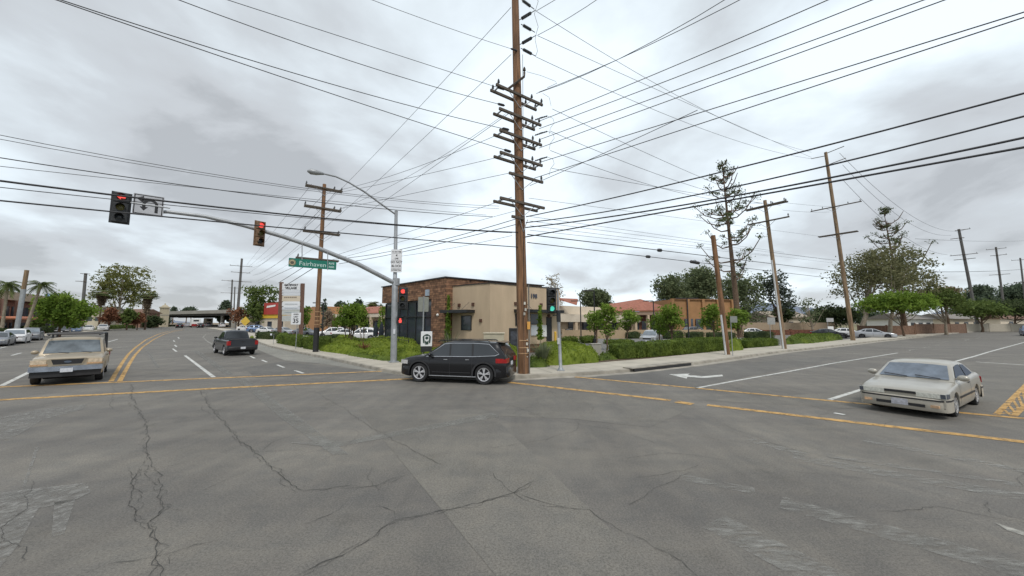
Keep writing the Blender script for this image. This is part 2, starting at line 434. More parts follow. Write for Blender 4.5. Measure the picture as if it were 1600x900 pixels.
def kerb_walk(K, S, nm, side=1):
    Kr = []; Sr = []
    for i in range(len(K)-1):
        n = max(1, int((K[i+1]-K[i]).length/2.0))
        for k in range(n): Kr.append(K[i].lerp(K[i+1], k/n)); Sr.append(S[i].lerp(S[i+1], k/n))
    Kr.append(K[-1]); Sr.append(S[-1])
    a = MB(); b = MB()
    for i in range(len(Kr)):
        k, s_ = Vector((Kr[i].x, Kr[i].y, 0)), Vector((Sr[i].x, Sr[i].y, 0)); d = (s_-k).normalized()
        k1 = k+d*.02; k2 = k+d*.17; rows = [(k, 0.0), (k1, .13), (k1+d*.02, .15), (k2, .15)]
        for q, z in rows: a.v.append((q.x, q.y, g(q.x, q.y)+z))
        g2 = k-d*.001; b.v += [(k2.x, k2.y, g(k2.x, k2.y)+.149), (s_.x, s_.y, g(s_.x, s_.y)+.152), (s_.x, s_.y, g(s_.x, s_.y)-.1)]
    for i in range(len(Kr)-1):
        for j in range(3): a.f.append((4*i+j, 4*i+j+1, 4*i+j+5, 4*i+j+4)); a.mi.append(0)
        for j in range(2): b.f.append((3*i+j, 3*i+j+1, 3*i+j+4, 3*i+j+3)); b.mi.append(0)
    struct(a.build('kerb', kerb_m)); 
    # pavement joints as thin grooves
    struct(b.build('pavement', walk_m))
    j = MB(); acc = 0
    for i in range(1, len(Kr)-1):
        acc += (Kr[i]-Kr[i-1]).length
        if acc > 1.8 and Kr[i].length < 70:
            acc = 0; a0 = Vector((Kr[i].x, Kr[i].y, 0)); a1 = Vector((Sr[i].x, Sr[i].y, 0)); strip(j, [a0.lerp(a1, .06), a1], .025, .1555, 3)
    struct(j.build('pavement_joint', M('joint', (.2, .18, .15), .9)))
kerb_walk(KERB, SW, 'r'); kerb_walk(KL, SWL, 'l')
# gutter apron (paler concrete) along the left-hand street's kerb
gp = [G(*p) for p in [(403, 535.7), (420, 542.2), (462, 551.5), (506, 560.3), (548, 569.6), (590, 579.3), (632, 587.4), (560, 577), (505, 568.5), (445, 563), (418, 553), (400, 545)]]
sheet('gutter', [tuple(p[:2]) for p in gp], .004, gutter_m)
gg = MB(); strip(gg, [Vector(p) for p in offset(KERB[12:29], -.30)], .55, .005); struct(gg.build('gutter', kerb_m))
# planting soil behind the pavement, then car parks
b1 = offset(KERB[5:20], 3.0); b2 = offset(KERB[5:20], 9.5)
sheet('planting_soil', [tuple(p[:2]) for p in b1]+[tuple(p[:2]) for p in b2[::-1]][:], .10, mulch)
b1 = offset(KERB[19:25], 3.0); b2 = offset(KERB[19:25], 6.5)
sheet('planting_soil', [tuple(p[:2]) for p in b1]+[tuple(p[:2]) for p in b2[::-1]], .104, mulch)
lot = [tuple(p[:2]) for p in offset(KERB[:27], 3.02)]
sheet('car_park', lot+[(70, 62), (60, 95), (0, 130), (-60, 160), (-100, 150)], .05, asph_lot)
lot2 = [tuple(p[:2]) for p in offset(KERB[26:], 3.02)]
drygrass = M('dry verge', (.19, .17, .09), .95, var=.35, scale=.5)
sheet('verge', lot2+[(300, 260), (150, 190), (70, 100), (64, 75)], .04, drygrass)
lw = [tuple(p[:2]) for p in offset(KL, 3.02)]
sheet('verge', lw[::1]+[(-180, 220), (-260, 120), (-230, -20)], .04, M('verge grass', (.10, .13, .04), .95, var=.4, scale=.5))
# lawn bits on the right verge
# ------------------------------------------------------------------ painted markings
def mark(name, px, wd, mat=yel, off=.008, world=False):
    mb = MB(); pts = [Vector(p) for p in px] if world else [G(*p) for p in px]
    strip(mb, pts, wd, off); return struct(mb.build(name, mat))
mark('crosswalk_line', [(-60, 609), (0, 605), (300, 592.5), (600, 580)], .30)
mark('crosswalk_line', [(-60, 629), (0, 625), (320, 608), (650, 591.5)], .33)
mark('crosswalk_line', [(795, 597.5), (1048, 625.8)], .28)
mark('crosswalk_line', [(1105, 633), (1330, 659.5), (1610, 692)], .26)
mark('crosswalk_line', [(898, 589), (1250, 622), (1620, 656)], .24)
mark('crosswalk_patch', [(1057, 628), (1082, 632)], .34, yel, .012)
mark('centre_line', [(173.5, 596), (181, 583), (191, 567), (201, 553), (211, 543.5), (228, 531), (247, 522.3), (262, 518), (285, 515)], .16)
mark('centre_line', [(187, 596), (194, 583), (203, 567), (212, 553.5), (222, 543), (240, 530.5), (256, 522.5), (270, 518.2), (288, 515.3)], .16)
mark('lane_line', [(289, 555.5), (334, 589.5)], .16, wht)
for a, b in [((391, 556.5), (398, 560)), ((409, 562.5), (417, 566)), ((433, 570), (444, 574.5)), ((461, 579), (474, 583.5)), ((270, 545), (276, 549.5)), ((273, 539), (276, 542)), ((271, 532), (273, 534)), ((278, 527), (280, 529))]:
    mark('lane_dash', [a, b], .14, wht)
mark('lane_line', [(336, 519), (322, 522), (317, 527), (323, 533), (337, 541)], .14, wht_f)
mark('lane_line', [(2, 603), (51, 579)], .17, wht)
mark('lane_line', [(165, 535.5), (184, 530)], .16, wht)
mark('lane_dash', [(18, 555.5), (33, 551.5)], .16, wht); mark('lane_dash', [(-5, 545), (10, 542)], .16, wht)
mark('lane_line', [(183, 543), (200, 541.5)], .2, wht_f); mark('lane_dash', [(193, 531), (214, 530)], .2, wht_f)
mark('stop_line', [(252, 530.5), (300, 531.3)], .28, wht_f)
mark('lane_line', [(1086, 607), (1150, 595), (1230, 581), (1300, 568), (1403, 551.5)], .14, wht)
for a, b in [((1418, 548), (1432, 545.5)), ((1442, 543.5), (1452, 541.7)), ((1462, 540), (1470, 538.5)), ((1506, 532), (1514, 530.5)), ((1525, 529), (1533, 527.6))]: mark('lane_dash', [a, b], .16, wht_f)
mark('lane_line', [(1295, 625), (1347, 608.5), (1416, 587), (1490, 565.5), (1545, 550), (1604, 534)], .15, wht)
mark('lane_line', [(1290, 552), (1350, 552.5)], .16, wht_f); mark('lane_line', [(1455, 533.5), (1500, 534)], .2, wht_f)
mark('turn_arrow', [(1525, 565.5), (1610, 571)], .22, wht)
# median with diamond pattern between yellow lines
mark('median_line', [(1557, 648), (1612, 592)], .12); mark('median_line', [(1584, 650.5), (1626, 612)], .12, yel, .010)
mb = MB()
for k in range(7):
    a = k/7; b = (k+1)/7
    A0 = G(1560+52*a, 647-54*a); A1 = G(1580+40*b, 650-38*b); strip(mb, [A0, A1], .055, .0085)
    A0 = G(1580+40*a, 650-38*a); A1 = G(1560+52*b, 647-54*b); strip(mb, [A0, A1], .055, .0115)
struct(mb.build('median_hatching', yel))
# left-turn arrow
def flat_poly(name, px, mat, off=.008):
    return sheet(name, [tuple(G(*p)[:2]) for p in px], off, mat, 3)
flat_poly('turn_arrow', [(1045, 585), (1078, 584), (1074, 586.3), (1100, 588), (1128, 585.5), (1130, 588), (1100, 590.8), (1074, 589), (1073, 591.8)], wht)
mark('road_marker', [(1303, 645.5), (1320, 648.5)], .14, wht, .01)
# repair patches and ground-off old markings
flat_poly('asphalt_patch', [(560, 640), (760, 640), (1060, 930), (800, 930)], asph_patch, .0035)
flat_poly('asphalt_patch', [(820, 606), (1040, 629), (1090, 634), (1015, 668), (900, 655), (780, 650)], asph_patch, .0035)
flat_poly('asphalt_patch', [(1090, 625), (1340, 612), (1560, 560), (1640, 545), (1640, 650), (1540, 650)], asph_patch, .0032)
flat_poly('asphalt_patch', [(905, 588), (1230, 562), (1320, 556), (1290, 564), (1085, 605)], asph_dark, .0032)
flat_poly('asphalt_patch', [(440, 565), (590, 581), (570, 583), (470, 588), (400, 590), (380, 575)], asph_dark, .0055)
for px in ([(-20, 775), (20, 768), (135, 755), (142, 770), (110, 785), (60, 795), (30, 850), (-10, 900), (-60, 900)], [(85, 785), (118, 780), (100, 835), (80, 840)], [(-10, 655), (60, 640), (135, 632), (130, 640), (70, 655), (20, 685), (-10, 690)],
           [(55, 700), (62, 698), (40, 760), (34, 762)]):
    flat_poly('old_marking', px, worn_paint('old paint', (.25, .243, .225), .47, 7.0, None, .16), .007)
for a, b, wd in [((1115, 815), (1400, 960), .5), ((1220, 785), (1700, 920), .42), ((1170, 687), (1260, 712), .3), ((1240, 715), (1620, 780), .38), ((1350, 688), (1620, 740), .30), ((1290, 712), (1640, 765), .2), ((1060, 745), (1180, 768), .25)]:
    mark('old_marking', [a, b], wd, ghost, .007)
for px in ([(365, 590), (382, 590), (470, 655), (545, 710), (520, 712), (440, 655)], [(450, 692), (520, 700), (780, 652), (770, 645), (540, 690)], [(300, 548), (310, 548), (365, 585), (350, 585)], [(228, 548), (232, 548), (250, 575), (244, 575)]):
    flat_poly('scuffed_asphalt', px, ghost2, .0058+.0003*len(px)+.0002*(int(px[0][0]) % 7))
flat_poly('old_marking', [(1553, 817), (1620, 838), (1620, 845), (1575, 830)], wht_f, .009)
# long cracks
crack_m = M('crack', (.06, .058, .054), .95, var=.2)
def crack(px, wd=.028, jit=.05, seed=1):
    rnd = random.Random(seed); pts = resample([G(*p) for p in px], .07); mb = MB(); vs = []; ox = oy = 0
    L_ = len(pts)
    for i, p in enumerate(pts):
        ox = ox*.8+rnd.uniform(-jit, jit); oy = oy*.8+rnd.uniform(-jit, jit)
        q = p+Vector((ox, oy, 0)); t = pts[min(i+1, L_-1)]-pts[max(0, i-1)]; t.normalize()
        w_ = wd*rnd.uniform(.25, 1.25)*min(1, (L_-i)/4+.2, i/4+.2)/2; nn = Vector((-t.y, t.x, 0))
        for sg in (-1, 1): r_ = q+nn*sg*w_; vs.append((r_.x, r_.y, g(r_.x, r_.y)+.0095))
    mb.add(vs, [(2*i, 2*i+1, 2*i+3, 2*i+2) for i in range(L_-1)])
    return mb
cr_all = MB()
CR = [[(205, 600), (208, 625), (228, 660), (230, 690), (232, 725), (247, 750), (262, 790), (243, 810), (233, 825), (241, 850), (246, 905)],
      [(228, 730), (205, 750), (203, 790), (208, 810), (233, 823)], [(205, 770), (245, 768)], [(247, 812), (240, 822)], [(205, 730), (212, 750)], [(262, 795), (290, 798)],
      [(313, 610), (330, 640), (350, 660), (375, 690), (400, 706), (412, 716), (440, 745), (470, 768)], [(410, 705), (425, 690), (480, 672)], [(410, 706), (470, 704)], [(470, 768), (530, 762), (590, 760), (610, 750), (640, 743)],
      [(330, 645), (352, 637)], [(455, 905), (500, 880), (560, 855), (600, 825), (618, 812), (690, 800), (750, 788), (800, 770), (840, 752)], [(618, 812), (612, 800), (590, 790)], [(120, 900), (180, 880), (240, 870), (300, 855), (345, 845)],
      [(800, 768), (830, 780), (870, 792), (920, 800), (960, 825), (1030, 860), (1100, 905)], [(840, 790), (905, 798)], [(490, 610), (540, 640), (600, 680), (640, 700), (690, 730)], [(760, 735), (790, 760), (830, 785)],
      [(1370, 800), (1460, 790), (1530, 805), (1640, 825)], [(1530, 780), (1550, 805)], [(860, 655), (950, 670), (1040, 698)], [(246, 872), (262, 868), (258, 885)], [(175, 640), (178, 600), (200, 590)], [(470, 820), (520, 800), (530, 790)], [(1290, 640), (1250, 628)], [(1395, 655), (1380, 668)]]
for i, c_ in enumerate(CR):
    m_ = crack(c_, .012 if i in (0, 1, 6, 11) else .008, .024, i+3)
    cr_all.add(m_.v, m_.f)
    if i in (0, 1, 6, 9, 11):
        m_ = crack([(a+random.uniform(-5, 5), b+1) for a, b in c_], .007, .05, i+90); cr_all.add(m_.v, m_.f)
rc = random.Random(21)
for i in range(46):
    x0, y0 = rc.uniform(-9, 11), rc.uniform(3.6, 13.5); a = rc.choice([R(136), R(136), R(35), R(80)])+rc.uniform(-.5, .5); pts_ = [Vector((x0, y0, 0))]
    for k in range(rc.randint(3, 9)):
        a += rc.uniform(-.45, .45); pts_.append(pts_[-1]+Vector((math.cos(a), math.sin(a), 0))*rc.uniform(.2, .55))
    q_ = resample(pts_, .06); vs = []; wd_ = rc.uniform(.004, .008)
    for j, p in enumerate(q_):
        t = q_[min(j+1, len(q_)-1)]-q_[max(0, j-1)]; t.normalize(); nn = Vector((-t.y, t.x, 0)); c_ = p+nn*rc.uniform(-.012, .012); w_ = wd_*rc.uniform(.3, 1.2)/2
        for sg in (-1, 1): r_ = c_+nn*sg*w_; vs.append((r_.x, r_.y, .0095))
    cr_all.add(vs, [(2*j, 2*j+1, 2*j+3, 2*j+2) for j in range(len(q_)-1)])
me = bpy.data.meshes.new('road_crack'); me.from_pydata(cr_all.v, [], cr_all.f); me.materials.append(crack_m)
o = bpy.data.objects.new('road_crack', me); COL.objects.link(o); struct(o)
# storm drain opening in the kerb
A, B = G(991, 581.3), G(1080, 571.2); d = (B-A).normalized(); n_ = Vector((-d.y, d.x, 0))
dr = thing('storm_drain', 'long black kerbside storm drain opening under the pavement edge', 'storm drain', A)
mb = MB(); mb.box((A+B)/2+Vector((0, 0, .085))+n_*.02-A, ((B-A).length, .06, .15), math.atan2(d.y, d.x)); mb.build('opening', black, dr)
mb = MB(); mb.box((A+B)/2+Vector((0, 0, .18))+n_*.3-A, ((B-A).length+.3, .62, .05), math.atan2(d.y, d.x), bev=.01); mb.build('lid', kerb_m, dr)
# ------------------------------------------------------------------ utility poles
def zat(p, py, lean=(0, 0)):
    """height above p where the row py is reached, for a (nearly) vertical pole at p"""
    u = None; Y = p[1]
    v = (450-py)/F; return CH+Y*(_sp+v*_cp)/(_cp-v*_sp)
def insul(mb, p, h=.28, r=.07):
    mb.lathe([(0, 0), (r*.4, 0), (r*.4, h*.3), (r, h*.35), (r*.6, h*.5), (r*.95, h*.6), (r*.5, h*.78), (r*.6, h*.85), (r*.3, h), (0, h)], p, 8)
class Pole: pass
DX = unit((.572, -.82, 0))
def utility_pole(label, base_px, top_px, r0, r1, arms=(), mat=timber, Y=None, extra=None, group='wooden utility poles', name='utility_pole', topext=0, armdir=None):
    """arms: (py, half_length, double, offset_along, insulators)"""
    b = G(base_px[0], base_px[1], .14) if Y is None else None
    if Y is not None:
        b = P(base_px[0], 505, Y); b.z = g(b.x, b.y)
    t = P(top_px[0], top_px[1], b.y)
    ax = t-b; ax = ax*(1+topext)
    root = thing(name, label, 'utility pole', b, 0, group)
    mb = MB(); n = 9; pts = [ax*(k/(n-1)) for k in range(n)]
    pts[0] = pts[0]-Vector((0, 0, .2))
    mb.tube(pts, [r0+(r1-r0)*k/(n-1) for k in range(n)], 16)
    mb.build('shaft', mat, root, smooth=50)
    po = Pole(); po.b = b; po.ax = ax; po.root = root
    ad = armdir or DR; q = Vector((-ad.y, ad.x, 0))
    def at(py):
        lo, hi = 0, 1
        for _ in range(30):
            m = (lo+hi)/2; p = b+ax*m; cz = (p.z-CH)*_cp-p.y*_sp; cd = p.y*_cp+(p.z-CH)*_sp
            if 450-F*cz/cd > py: lo = m
            else: hi = m
        return b+ax*lo
    po.at = at
    for (py, hl, dbl, off, ins) in arms:
        c = at(py)-b; r = r0+(r1-r0)*(c.z/ax.z); 
        for s in ((-1, 1) if dbl else (-1,)):
            mb = MB(); cc = c+q*s*(r+.05)+ad*off
            mb.box(cc, (2*hl, .10, .13), math.atan2(ad.y, ad.x), bev=.012)
            a = mb.build('crossarm', arm_m, root)
            mb = MB()
            for k in ins: insul(mb, cc+ad*k*hl+Vector((0, 0, .06)), .28 if hl > 1 else .2)
            if ins: mb.build('insulator', porcelain, a)
        mb = MB()
        for s in (-1, 1): mb.cyl(c-Vector((0, 0, .65))+q*(-r-.02), c+ad*s*min(.75, hl*.7)+q*(-r-.05), .018, n=5)
        if dbl:
            for s in (-1, 1): mb.box(c+ad*(off+s*hl*.86), (.05, 2*r+.12, .06), math.atan2(ad.y, ad.x))
        mb.build('brace', galv, root)
    if extra: extra(root, po)
    return po
I4 = (-.9, -.45, .45, .9)
def main_extra(root, po):
    b = po.b
    # guard strips, tags, conduit and the orange marker near the bottom
    mb = MB()
    for z in (.95, 1.22, 1.55): 
        mb.lathe([(.286, z-.025), (.289, z), (.286, z+.025)], (0, 0, 0), 20)
    mb.build('band', M('pale wood band', (.42, .26, .14), .8, var=.3), root)
    mb = MB(); mb.tube([(.27, -.16, 0), (.27, -.16, 2.4), (.25, -.15, 4.2)], .035, 6); mb.tube([(-.27, -.10, 0), (-.26, -.1, 2.2)], .03, 6)
    mb.build('conduit', M('grey conduit', (.16, .15, .14), .6), root)
    mb = MB(); mb.box((.24, -.24, 2.25), (.16, .03, .36), R(30), bev=.01); mb.build('marker', M('orange marker', (.75, .38, .08), .5, var=.2), root)
    mb = MB()
    for z, x in ((3.3, .06), (3.0, .1), (2.8, .04), (1.4, .16), (1.1, .2)): mb.box((x, -.275, z), (.09, .012, .13), R(12))
    for z in (.8, 1.0, 1.2, 1.4, 1.6): mb.box((.17, -.225, z), (.05, .012, .05), R(36))
    mb.build('pole_tag', M('metal tag', (.5, .48, .42), .5, var=.3), root)
    mb = MB(); mb.tube([(.02, -.28, 0), (.02, -.275, 6), (0, -.2, 16)], .012, 4); mb.build('ground_wire', wire_m, root)
    # strain insulators near the top
    for (a, c_) in (((818, -12), (829, -24)), ((817, 1), (829, 10)), ((816, 28.5), (830, 20)), ((818, 40), (830, 47)), ((817, 67), (831, 59)), ((818, 77.5), (831, 84.5))):
        A = V(a[0], a[1], b, DR)-b; B = V(c_[0], c_[1], b, DR)-b
        mb = MB(); ax = (B-A); n = 9
        for k in range(n): mb.cyl(A+ax*(k/n), A+ax*((k+.7)/n), .085, .06, 8)
        mb.cyl(A-ax*.3, B+ax*.5, .022, n=5); mb.build('strain_insulator', porcelain, root)
    mb = MB(); mb.tube([V(x, y, b, DR)-b for x, y in ((838, -5), (841, 2), (835, 22), (841, 42), (838, 52), (836, 62), (840, 80), (837, 87))], .012, 4)
    mb.tube([V(x, y, b, DR)-b for x, y in ((823, 112), (845, 118), (868, 127), (870, 130), (855, 137))], .010, 4)
    for y0 in (178, 202, 242):
        mb.tube([V(x, y0+y, b, DR)-b for x, y in ((835, 10), (845, 5), (855, 3), (864, 7), (866, 14), (860, 22), (858, 32))], .010, 4)
    mb.tube([V(x, y, b, DR)-b for x, y in ((848, 146), (858, 152), (861, 165))], .010, 4)
    mb.build('jumper', wire_m, root)
    mb = MB()
    for y0 in (181, 205, 245):
        A = V(837, y0+6, b, DR)-b; B = V(856, y0, b, DR)-b
        for k in range(7): mb.cyl(A+(B-A)*(k/7), A+(B-A)*((k+.6)/7), .045, .03, 6)
    mb.build('line_insulator', porcelain, root)
    # short angled arm at the top set
    A = V(790, 147, b, DL)-b; B = V(822, 118, b, DL)-b
    mb = MB(); c = po.at(135)-b
    d = Vector((.55, -.83, 0)); A = c+d*-.5+Vector((0, 0, -.1)); B = c+d*1.0+Vector((.0, 0, .25))
    mb.tube([c+Vector((-.55, -.2, -.35)), c+Vector((.35, -.35, .28)), c+Vector((.36, -.35, .5))], .06, 6); insul(mb, c+Vector((.36, -.35, .5)), .3, .08); mb.build('crossarm', arm_m, root)
MAIN = utility_pole('tallest brown timber utility pole with many stacked crossarms, rising behind the black car', (818, 583.5), (805, 0), .275, .17,
    arms=[(153, 1.45, True, 0, (-.9, .5, .95)), (187, 1.3, True, 0, (.9, .55)), (219, 1.3, True, 0, (.9, .55)), (252, 1.3, True, 0, (.9, .5)), (279, 1.05, False, .25, (.9,)), (320, 1.35, True, 0, ()), (344, .35, False, -.35, ())],
    extra=main_extra, topext=.13)
def p2_extra(root, po):
    mb = MB(); mb.tube([(0, 0, -.1), (0, 0, 2.0)], .215, 16); mb.build('pole_wrap', black, root)
    mb = MB()
    for z in (2.25, 2.55, 2.9, 3.3): mb.lathe([(.2, z-.03), (.207, z), (.2, z+.03)], (0, 0, 0), 16)
    mb.build('band', M('pale band', (.42, .26, .14), .8, var=.3), root)
P2 = utility_pole('brown timber utility pole with black wrapped foot beside the speed limit sign', (493, 550), (507, 288), .20, .14,
    arms=[(295, 1.42, True, 0, (-.95, .55, .95)), (326, 1.42, True, 0, (-.95, .6, .95)), (364, 1.4, True, 0, (-.9, .9)), (406, 1.6, True, -.2, (-.9,))], extra=p2_extra)
def guard(h0, h1, m):
    def f(root, po):
        d = po.ax.normalized(); q = Vector((-.23, -.16, 0))
        mb = MB(); mb.tube([q+d*h0, q+d*h1], .07, 8); mb.build('cable_guard', m, root)
    return f
white_pipe = M('pale pipe', (.55, .56, .56), .4, var=.1)
P_STUB = utility_pole('short leaning timber stub pole without crossarms behind the hedges', (1137, 554), (1114, 368), .19, .17, extra=guard(0, 3.0, white_pipe), mat=timber)
P1228 = utility_pole('weathered timber pole with a pale pipe running up its side and two crossarms', (1226, 545), (1195, 313), .19, .145,
    arms=[(322, 1.75, True, 0, (-.7, .3, .9)), (346, 1.7, False, .1, (.95,))], armdir=DX, extra=guard(0, 8.3, white_pipe), mat=timber_l)
P1332 = utility_pole('tall timber pole rising behind the silver saloon at the driveway', (1333, 532), (1290, 238), .25, .17,
    arms=[(324, 2.6, False, .2, (-.95, -.5, .5, .95)), (366, 2.0, True, 0, ())], armdir=DX, mat=timber_l)
q = P1332
mb = MB()
for py, a in ((240, 1.9), (258, 1.9)):
    c = q.at(py)-q.b
    mb.tube([c, c+DX*a+Vector((0, 0, .25))], .05, 5)
    if py == 240: mb.tube([c-Vector((0, 0, .3)), c-DX*1.6-Vector((0, 0, .1))], .05, 5)
mb.build('insulator_arm', arm_m, q.root)
P1528 = utility_pole('dark timber pole beside the far verge left of the two distant poles', (1528, 505), (1498, 358), .34, .24, Y=88, armdir=DX,
    arms=[(360, 1.2, False, .6, (.9,)), (372, 1.1, False, -.5, ()), (398, 2.2, False, 0, (-.9, .9)), (405, 1.7, False, 0, ())], mat=timber_g)
P1568 = utility_pole('distant grey pole with two crossarms, between the dark roadside pole and the frame edge', (1572, 505), (1556, 386), .30, .22, Y=112, armdir=DX,
    arms=[(389, 1.95, False, 0, (-.95, .95)), (399, 1.6, False, .3, (.9,)), (429, 2.0, False, 0, ())], mat=timber_g)
P1600 = utility_pole('farthest pole on the right edge, partly cut by the frame', (1606, 505), (1594, 403), .30, .22, Y=132, armdir=DX,
    arms=[(406, 2.0, False, 0, (-.95,)), (441, 2.0, False, 0, ())], mat=timber_g)
PL1 = utility_pole('grey pole with brown top on the left kerb, in front of the brick building', (27, 505), (42, 422), .24, .22, Y=50,
    mat=timber_l, extra=lambda root, po: MB().tube([po.ax*.10, po.ax*.72], .25, 12).build('pale_sleeve', galv, root))
PL2 = utility_pole('dark leaning pole left of the tall thin-leaved trees', (127, 505), (134, 427), .35, .3, Y=95, mat=timber_g, arms=[(428, .9, False, 0, ()), (440, 1.0, False, -.6, ())])
P378 = utility_pole('tall distant pole with three crossarms left of the red shop sign', (370, 505), (378, 404), .45, .3, Y=118,
    arms=[(416, 3.0, False, 0, (-.95, -.3, .95)), (426, 2.6, False, 0, (-.9, .9)), (440, 3.2, False, 0, ())], mat=timber_g)
P362 = utility_pole('thinner distant pole just left of the tallest distant one', (360, 505), (363, 437), .36, .26, Y=150, arms=[(439, 3.6, False, 0, (-.9, .9)), (458, 3.6, False, 0, ())], mat=timber_g)
P366 = utility_pole('faintest distant pole, between the two nearer distant poles', (365, 505), (367, 448), .36, .26, Y=185, arms=[(450, 2.6, False, 0, ())], mat=timber_g)
utility_pole('small bare pole behind the left trees near the frame edge', (5, 505), (3, 480), .1, .1, Y=70, mat=timber_g) if False else None
# ------------------------------------------------------------------ wires
nw = 0
def wire(label, p0, d, px, r=.012, group=None, mat=None, ext=(0, 0), spl=()):
    """a real wire hanging in the vertical plane through p0 along d; px = photo samples fitted with a parabola"""
    d = unit(d); pts = [V(x, y, p0, d) for x, y in px]
    s = np.array([(p-Vector(p0)).dot(d) for p in pts]); z = np.array([p.z for p in pts])
    deg = min(2, len(pts)-1); co = np.polyfit(s, z, deg)
    if deg == 2 and co[0] < 0: co = np.polyfit(s, z, 1)
    a, b = s.min()-ext[0], s.max()+ext[1]
    n = max(10, min(44, int((b-a)/1.2)))
    ss = np.linspace(a, b, n)
    pp = [Vector((p0[0]+d.x*q, p0[1]+d.y*q, float(np.polyval(co, q)))) for q in ss]
    mb = MB(); mb.tube(pp, r, 5)
    o = mb.build('power_line', mat or wire_m)
    tag(o, label, 'power line', group)
    me = o.data; me.polygons.foreach_set('use_smooth', [True]*len(me.polygons))
    for f_ in spl:
        k = int(f_*(n-1)); k = min(max(k, 0), n-2); t = (pp[k+1]-pp[k]).normalized()
        m2 = MB(); m2.tube([pp[k]-t*.22, pp[k]-t*.15, pp[k]+t*.15, pp[k]+t*.22], [r*1.2, r*4.5, r*4.5, r*1.2], 6); m2.build('splice', wire_m, o)
    return o
m0 = MAIN.b; DA = -DL; DM2 = unit((P2.b-m0)); DFAR = unit(P378.b-P2.b)
gU = 'wires from the tall corner pole to the upper right'
tr, tk = .0125, .024
W = wire
W('uppermost thin wire leaving the tall pole towards the top edge, near its topmost insulators', m0, DA, [(838, 17), (867, 0)], tr, gU, ext=(0, 4))
W('thin wire leaving the second upward insulator of the tall pole towards the top edge', m0, DA, [(840, 55), (880, 33), (932, 0)], tr, gU, ext=(0, 5))
W('upper wire of the close pair rising from the first crossarm to the top edge', m0, DA, [(838, 146), (960, 96), (1060, 42), (1133, 0)], tr, gU, ext=(0, 5))
W('lower wire of the close pair rising from the first crossarm to the top edge', m0, DA, [(842, 144), (960, 95), (1060, 49), (1155, 0)], tr, gU, ext=(0, 5))
W('wire rising from the second crossarm, next above the one ending at the bend', m0, DA, [(842, 190), (960, 140), (1120, 78), (1290, 0)], .014, gU, ext=(0, 5))
W('wire rising from below the second crossarm to the top edge, third family from left', m0, DA, [(842, 202), (960, 155), (1140, 92), (1358, 0)], .014, gU, ext=(0, 5))
W('upper wire of the pair rising from the third crossarm to the top edge', m0, DA, [(842, 220), (1000, 157), (1230, 80), (1444, 0)], .014, gU, ext=(0, 5))
W('lower wire of the pair rising from the third crossarm to the top edge', m0, DA, [(842, 232), (1000, 172), (1240, 88), (1474, 0)], .014, gU, ext=(0, 5))
W('upper wire of the pair that reaches the right edge near the top corner', m0, DA, [(842, 258), (1000, 200), (1100, 168), (1350, 104), (1600, 20)], .015, gU, ext=(0, 6))
W('lower wire of the pair that reaches the right edge near the top corner', m0, DA, [(835, 285), (1000, 215), (1100, 183), (1350, 116), (1600, 34)], .015, gU, ext=(0, 6))
W('short thin wire that merges under the right edge pair beside the tall pole', m0, DA, [(828, 290), (960, 232), (1090, 172)], .012, gU)
gK = 'thick cables from the tall pole to the right edge'
W('highest thick cable crossing to the right edge', m0, DA, [(822, 338), (1000, 304), (1130, 265), (1300, 222), (1600, 149)], tk, gK, ext=(0, 6))
W('second highest thick cable crossing to the right edge', m0, DA, [(822, 347), (1000, 326), (1250, 262), (1600, 186)], tk, gK, ext=(0, 6))
W('upper of the two lowest thick cables crossing to the right edge', m0, DA, [(815, 356), (950, 340), (1110, 313), (1235, 289), (1600, 216)], .028, gK, ext=(0, 6))
W('lowest thick cable crossing to the right edge', m0, DA, [(815, 372), (950, 348), (1110, 316), (1235, 294), (1600, 234)], .028, gK, ext=(0, 6))
gD = 'wires from the tall pole down to the right-hand poles'
W('topmost wire sloping down right from the top insulators', m0, DR, [(838, 17), (960, 93), (1065, 155), (1140, 190), (1268, 238)], tr, gD)
W('second wire sloping down right, crossing under the topmost one', m0, DR, [(840, 54), (950, 108), (1120, 181), (1268, 246)], tr, gD)
W('third wire sloping down right from the lowest top insulator', m0, DR, [(838, 87), (900, 120), (1015, 169), (1150, 219), (1268, 248)], tr, gD)
W('wire sloping down right from beside the first crossarm', m0, DR, [(863, 170), (930, 202), (1010, 240), (1120, 287), (1180, 312)], tr, gD)
W('wire sloping down right from beside the second crossarm', m0, DR, [(860, 204), (930, 236), (1000, 262), (1080, 290), (1190, 318)], tr, gD)
W('wire sloping down right from beside the third crossarm', m0, DR, [(860, 232), (950, 272), (1020, 292), (1100, 306), (1200, 318)], tr, gD)
W('wire sloping down right from beside the fourth crossarm', m0, DR, [(862, 262), (940, 278), (1040, 296), (1120, 306), (1220, 321)], tr, gD)
for i, (ps, lb) in enumerate([([(826, 312), (890, 318), (1000, 330), (1300, 372)], 'faint wire running right just below the double lower crossarm'), ([(828, 340), (900, 348), (1080, 372), (1225, 395)], 'faint wire running right, upper of four under the thick cables'),
              ([(828, 347), (960, 361), (1080, 378), (1310, 408)], 'faint wire running right, second of four under the thick cables'), ([(828, 352), (960, 370), (1080, 383), (1310, 412)], 'faint wire running right, third of four under the thick cables'),
              ([(828, 360), (1000, 378), (1200, 400)], 'faint wire running right, lowest of four under the thick cables')]):
    W(lb, m0, DR, ps, .010, gD, wire_t)
gC = 'thick cables along the right-hand pavement'
W('upper thick cable sagging right from the tall pole with dark splices on it', m0, DR, [(824, 367), (965, 388), (1050, 393), (1114, 396), (1160, 404), (1210, 415), (1312, 425)], .026, gC, spl=(.22,))
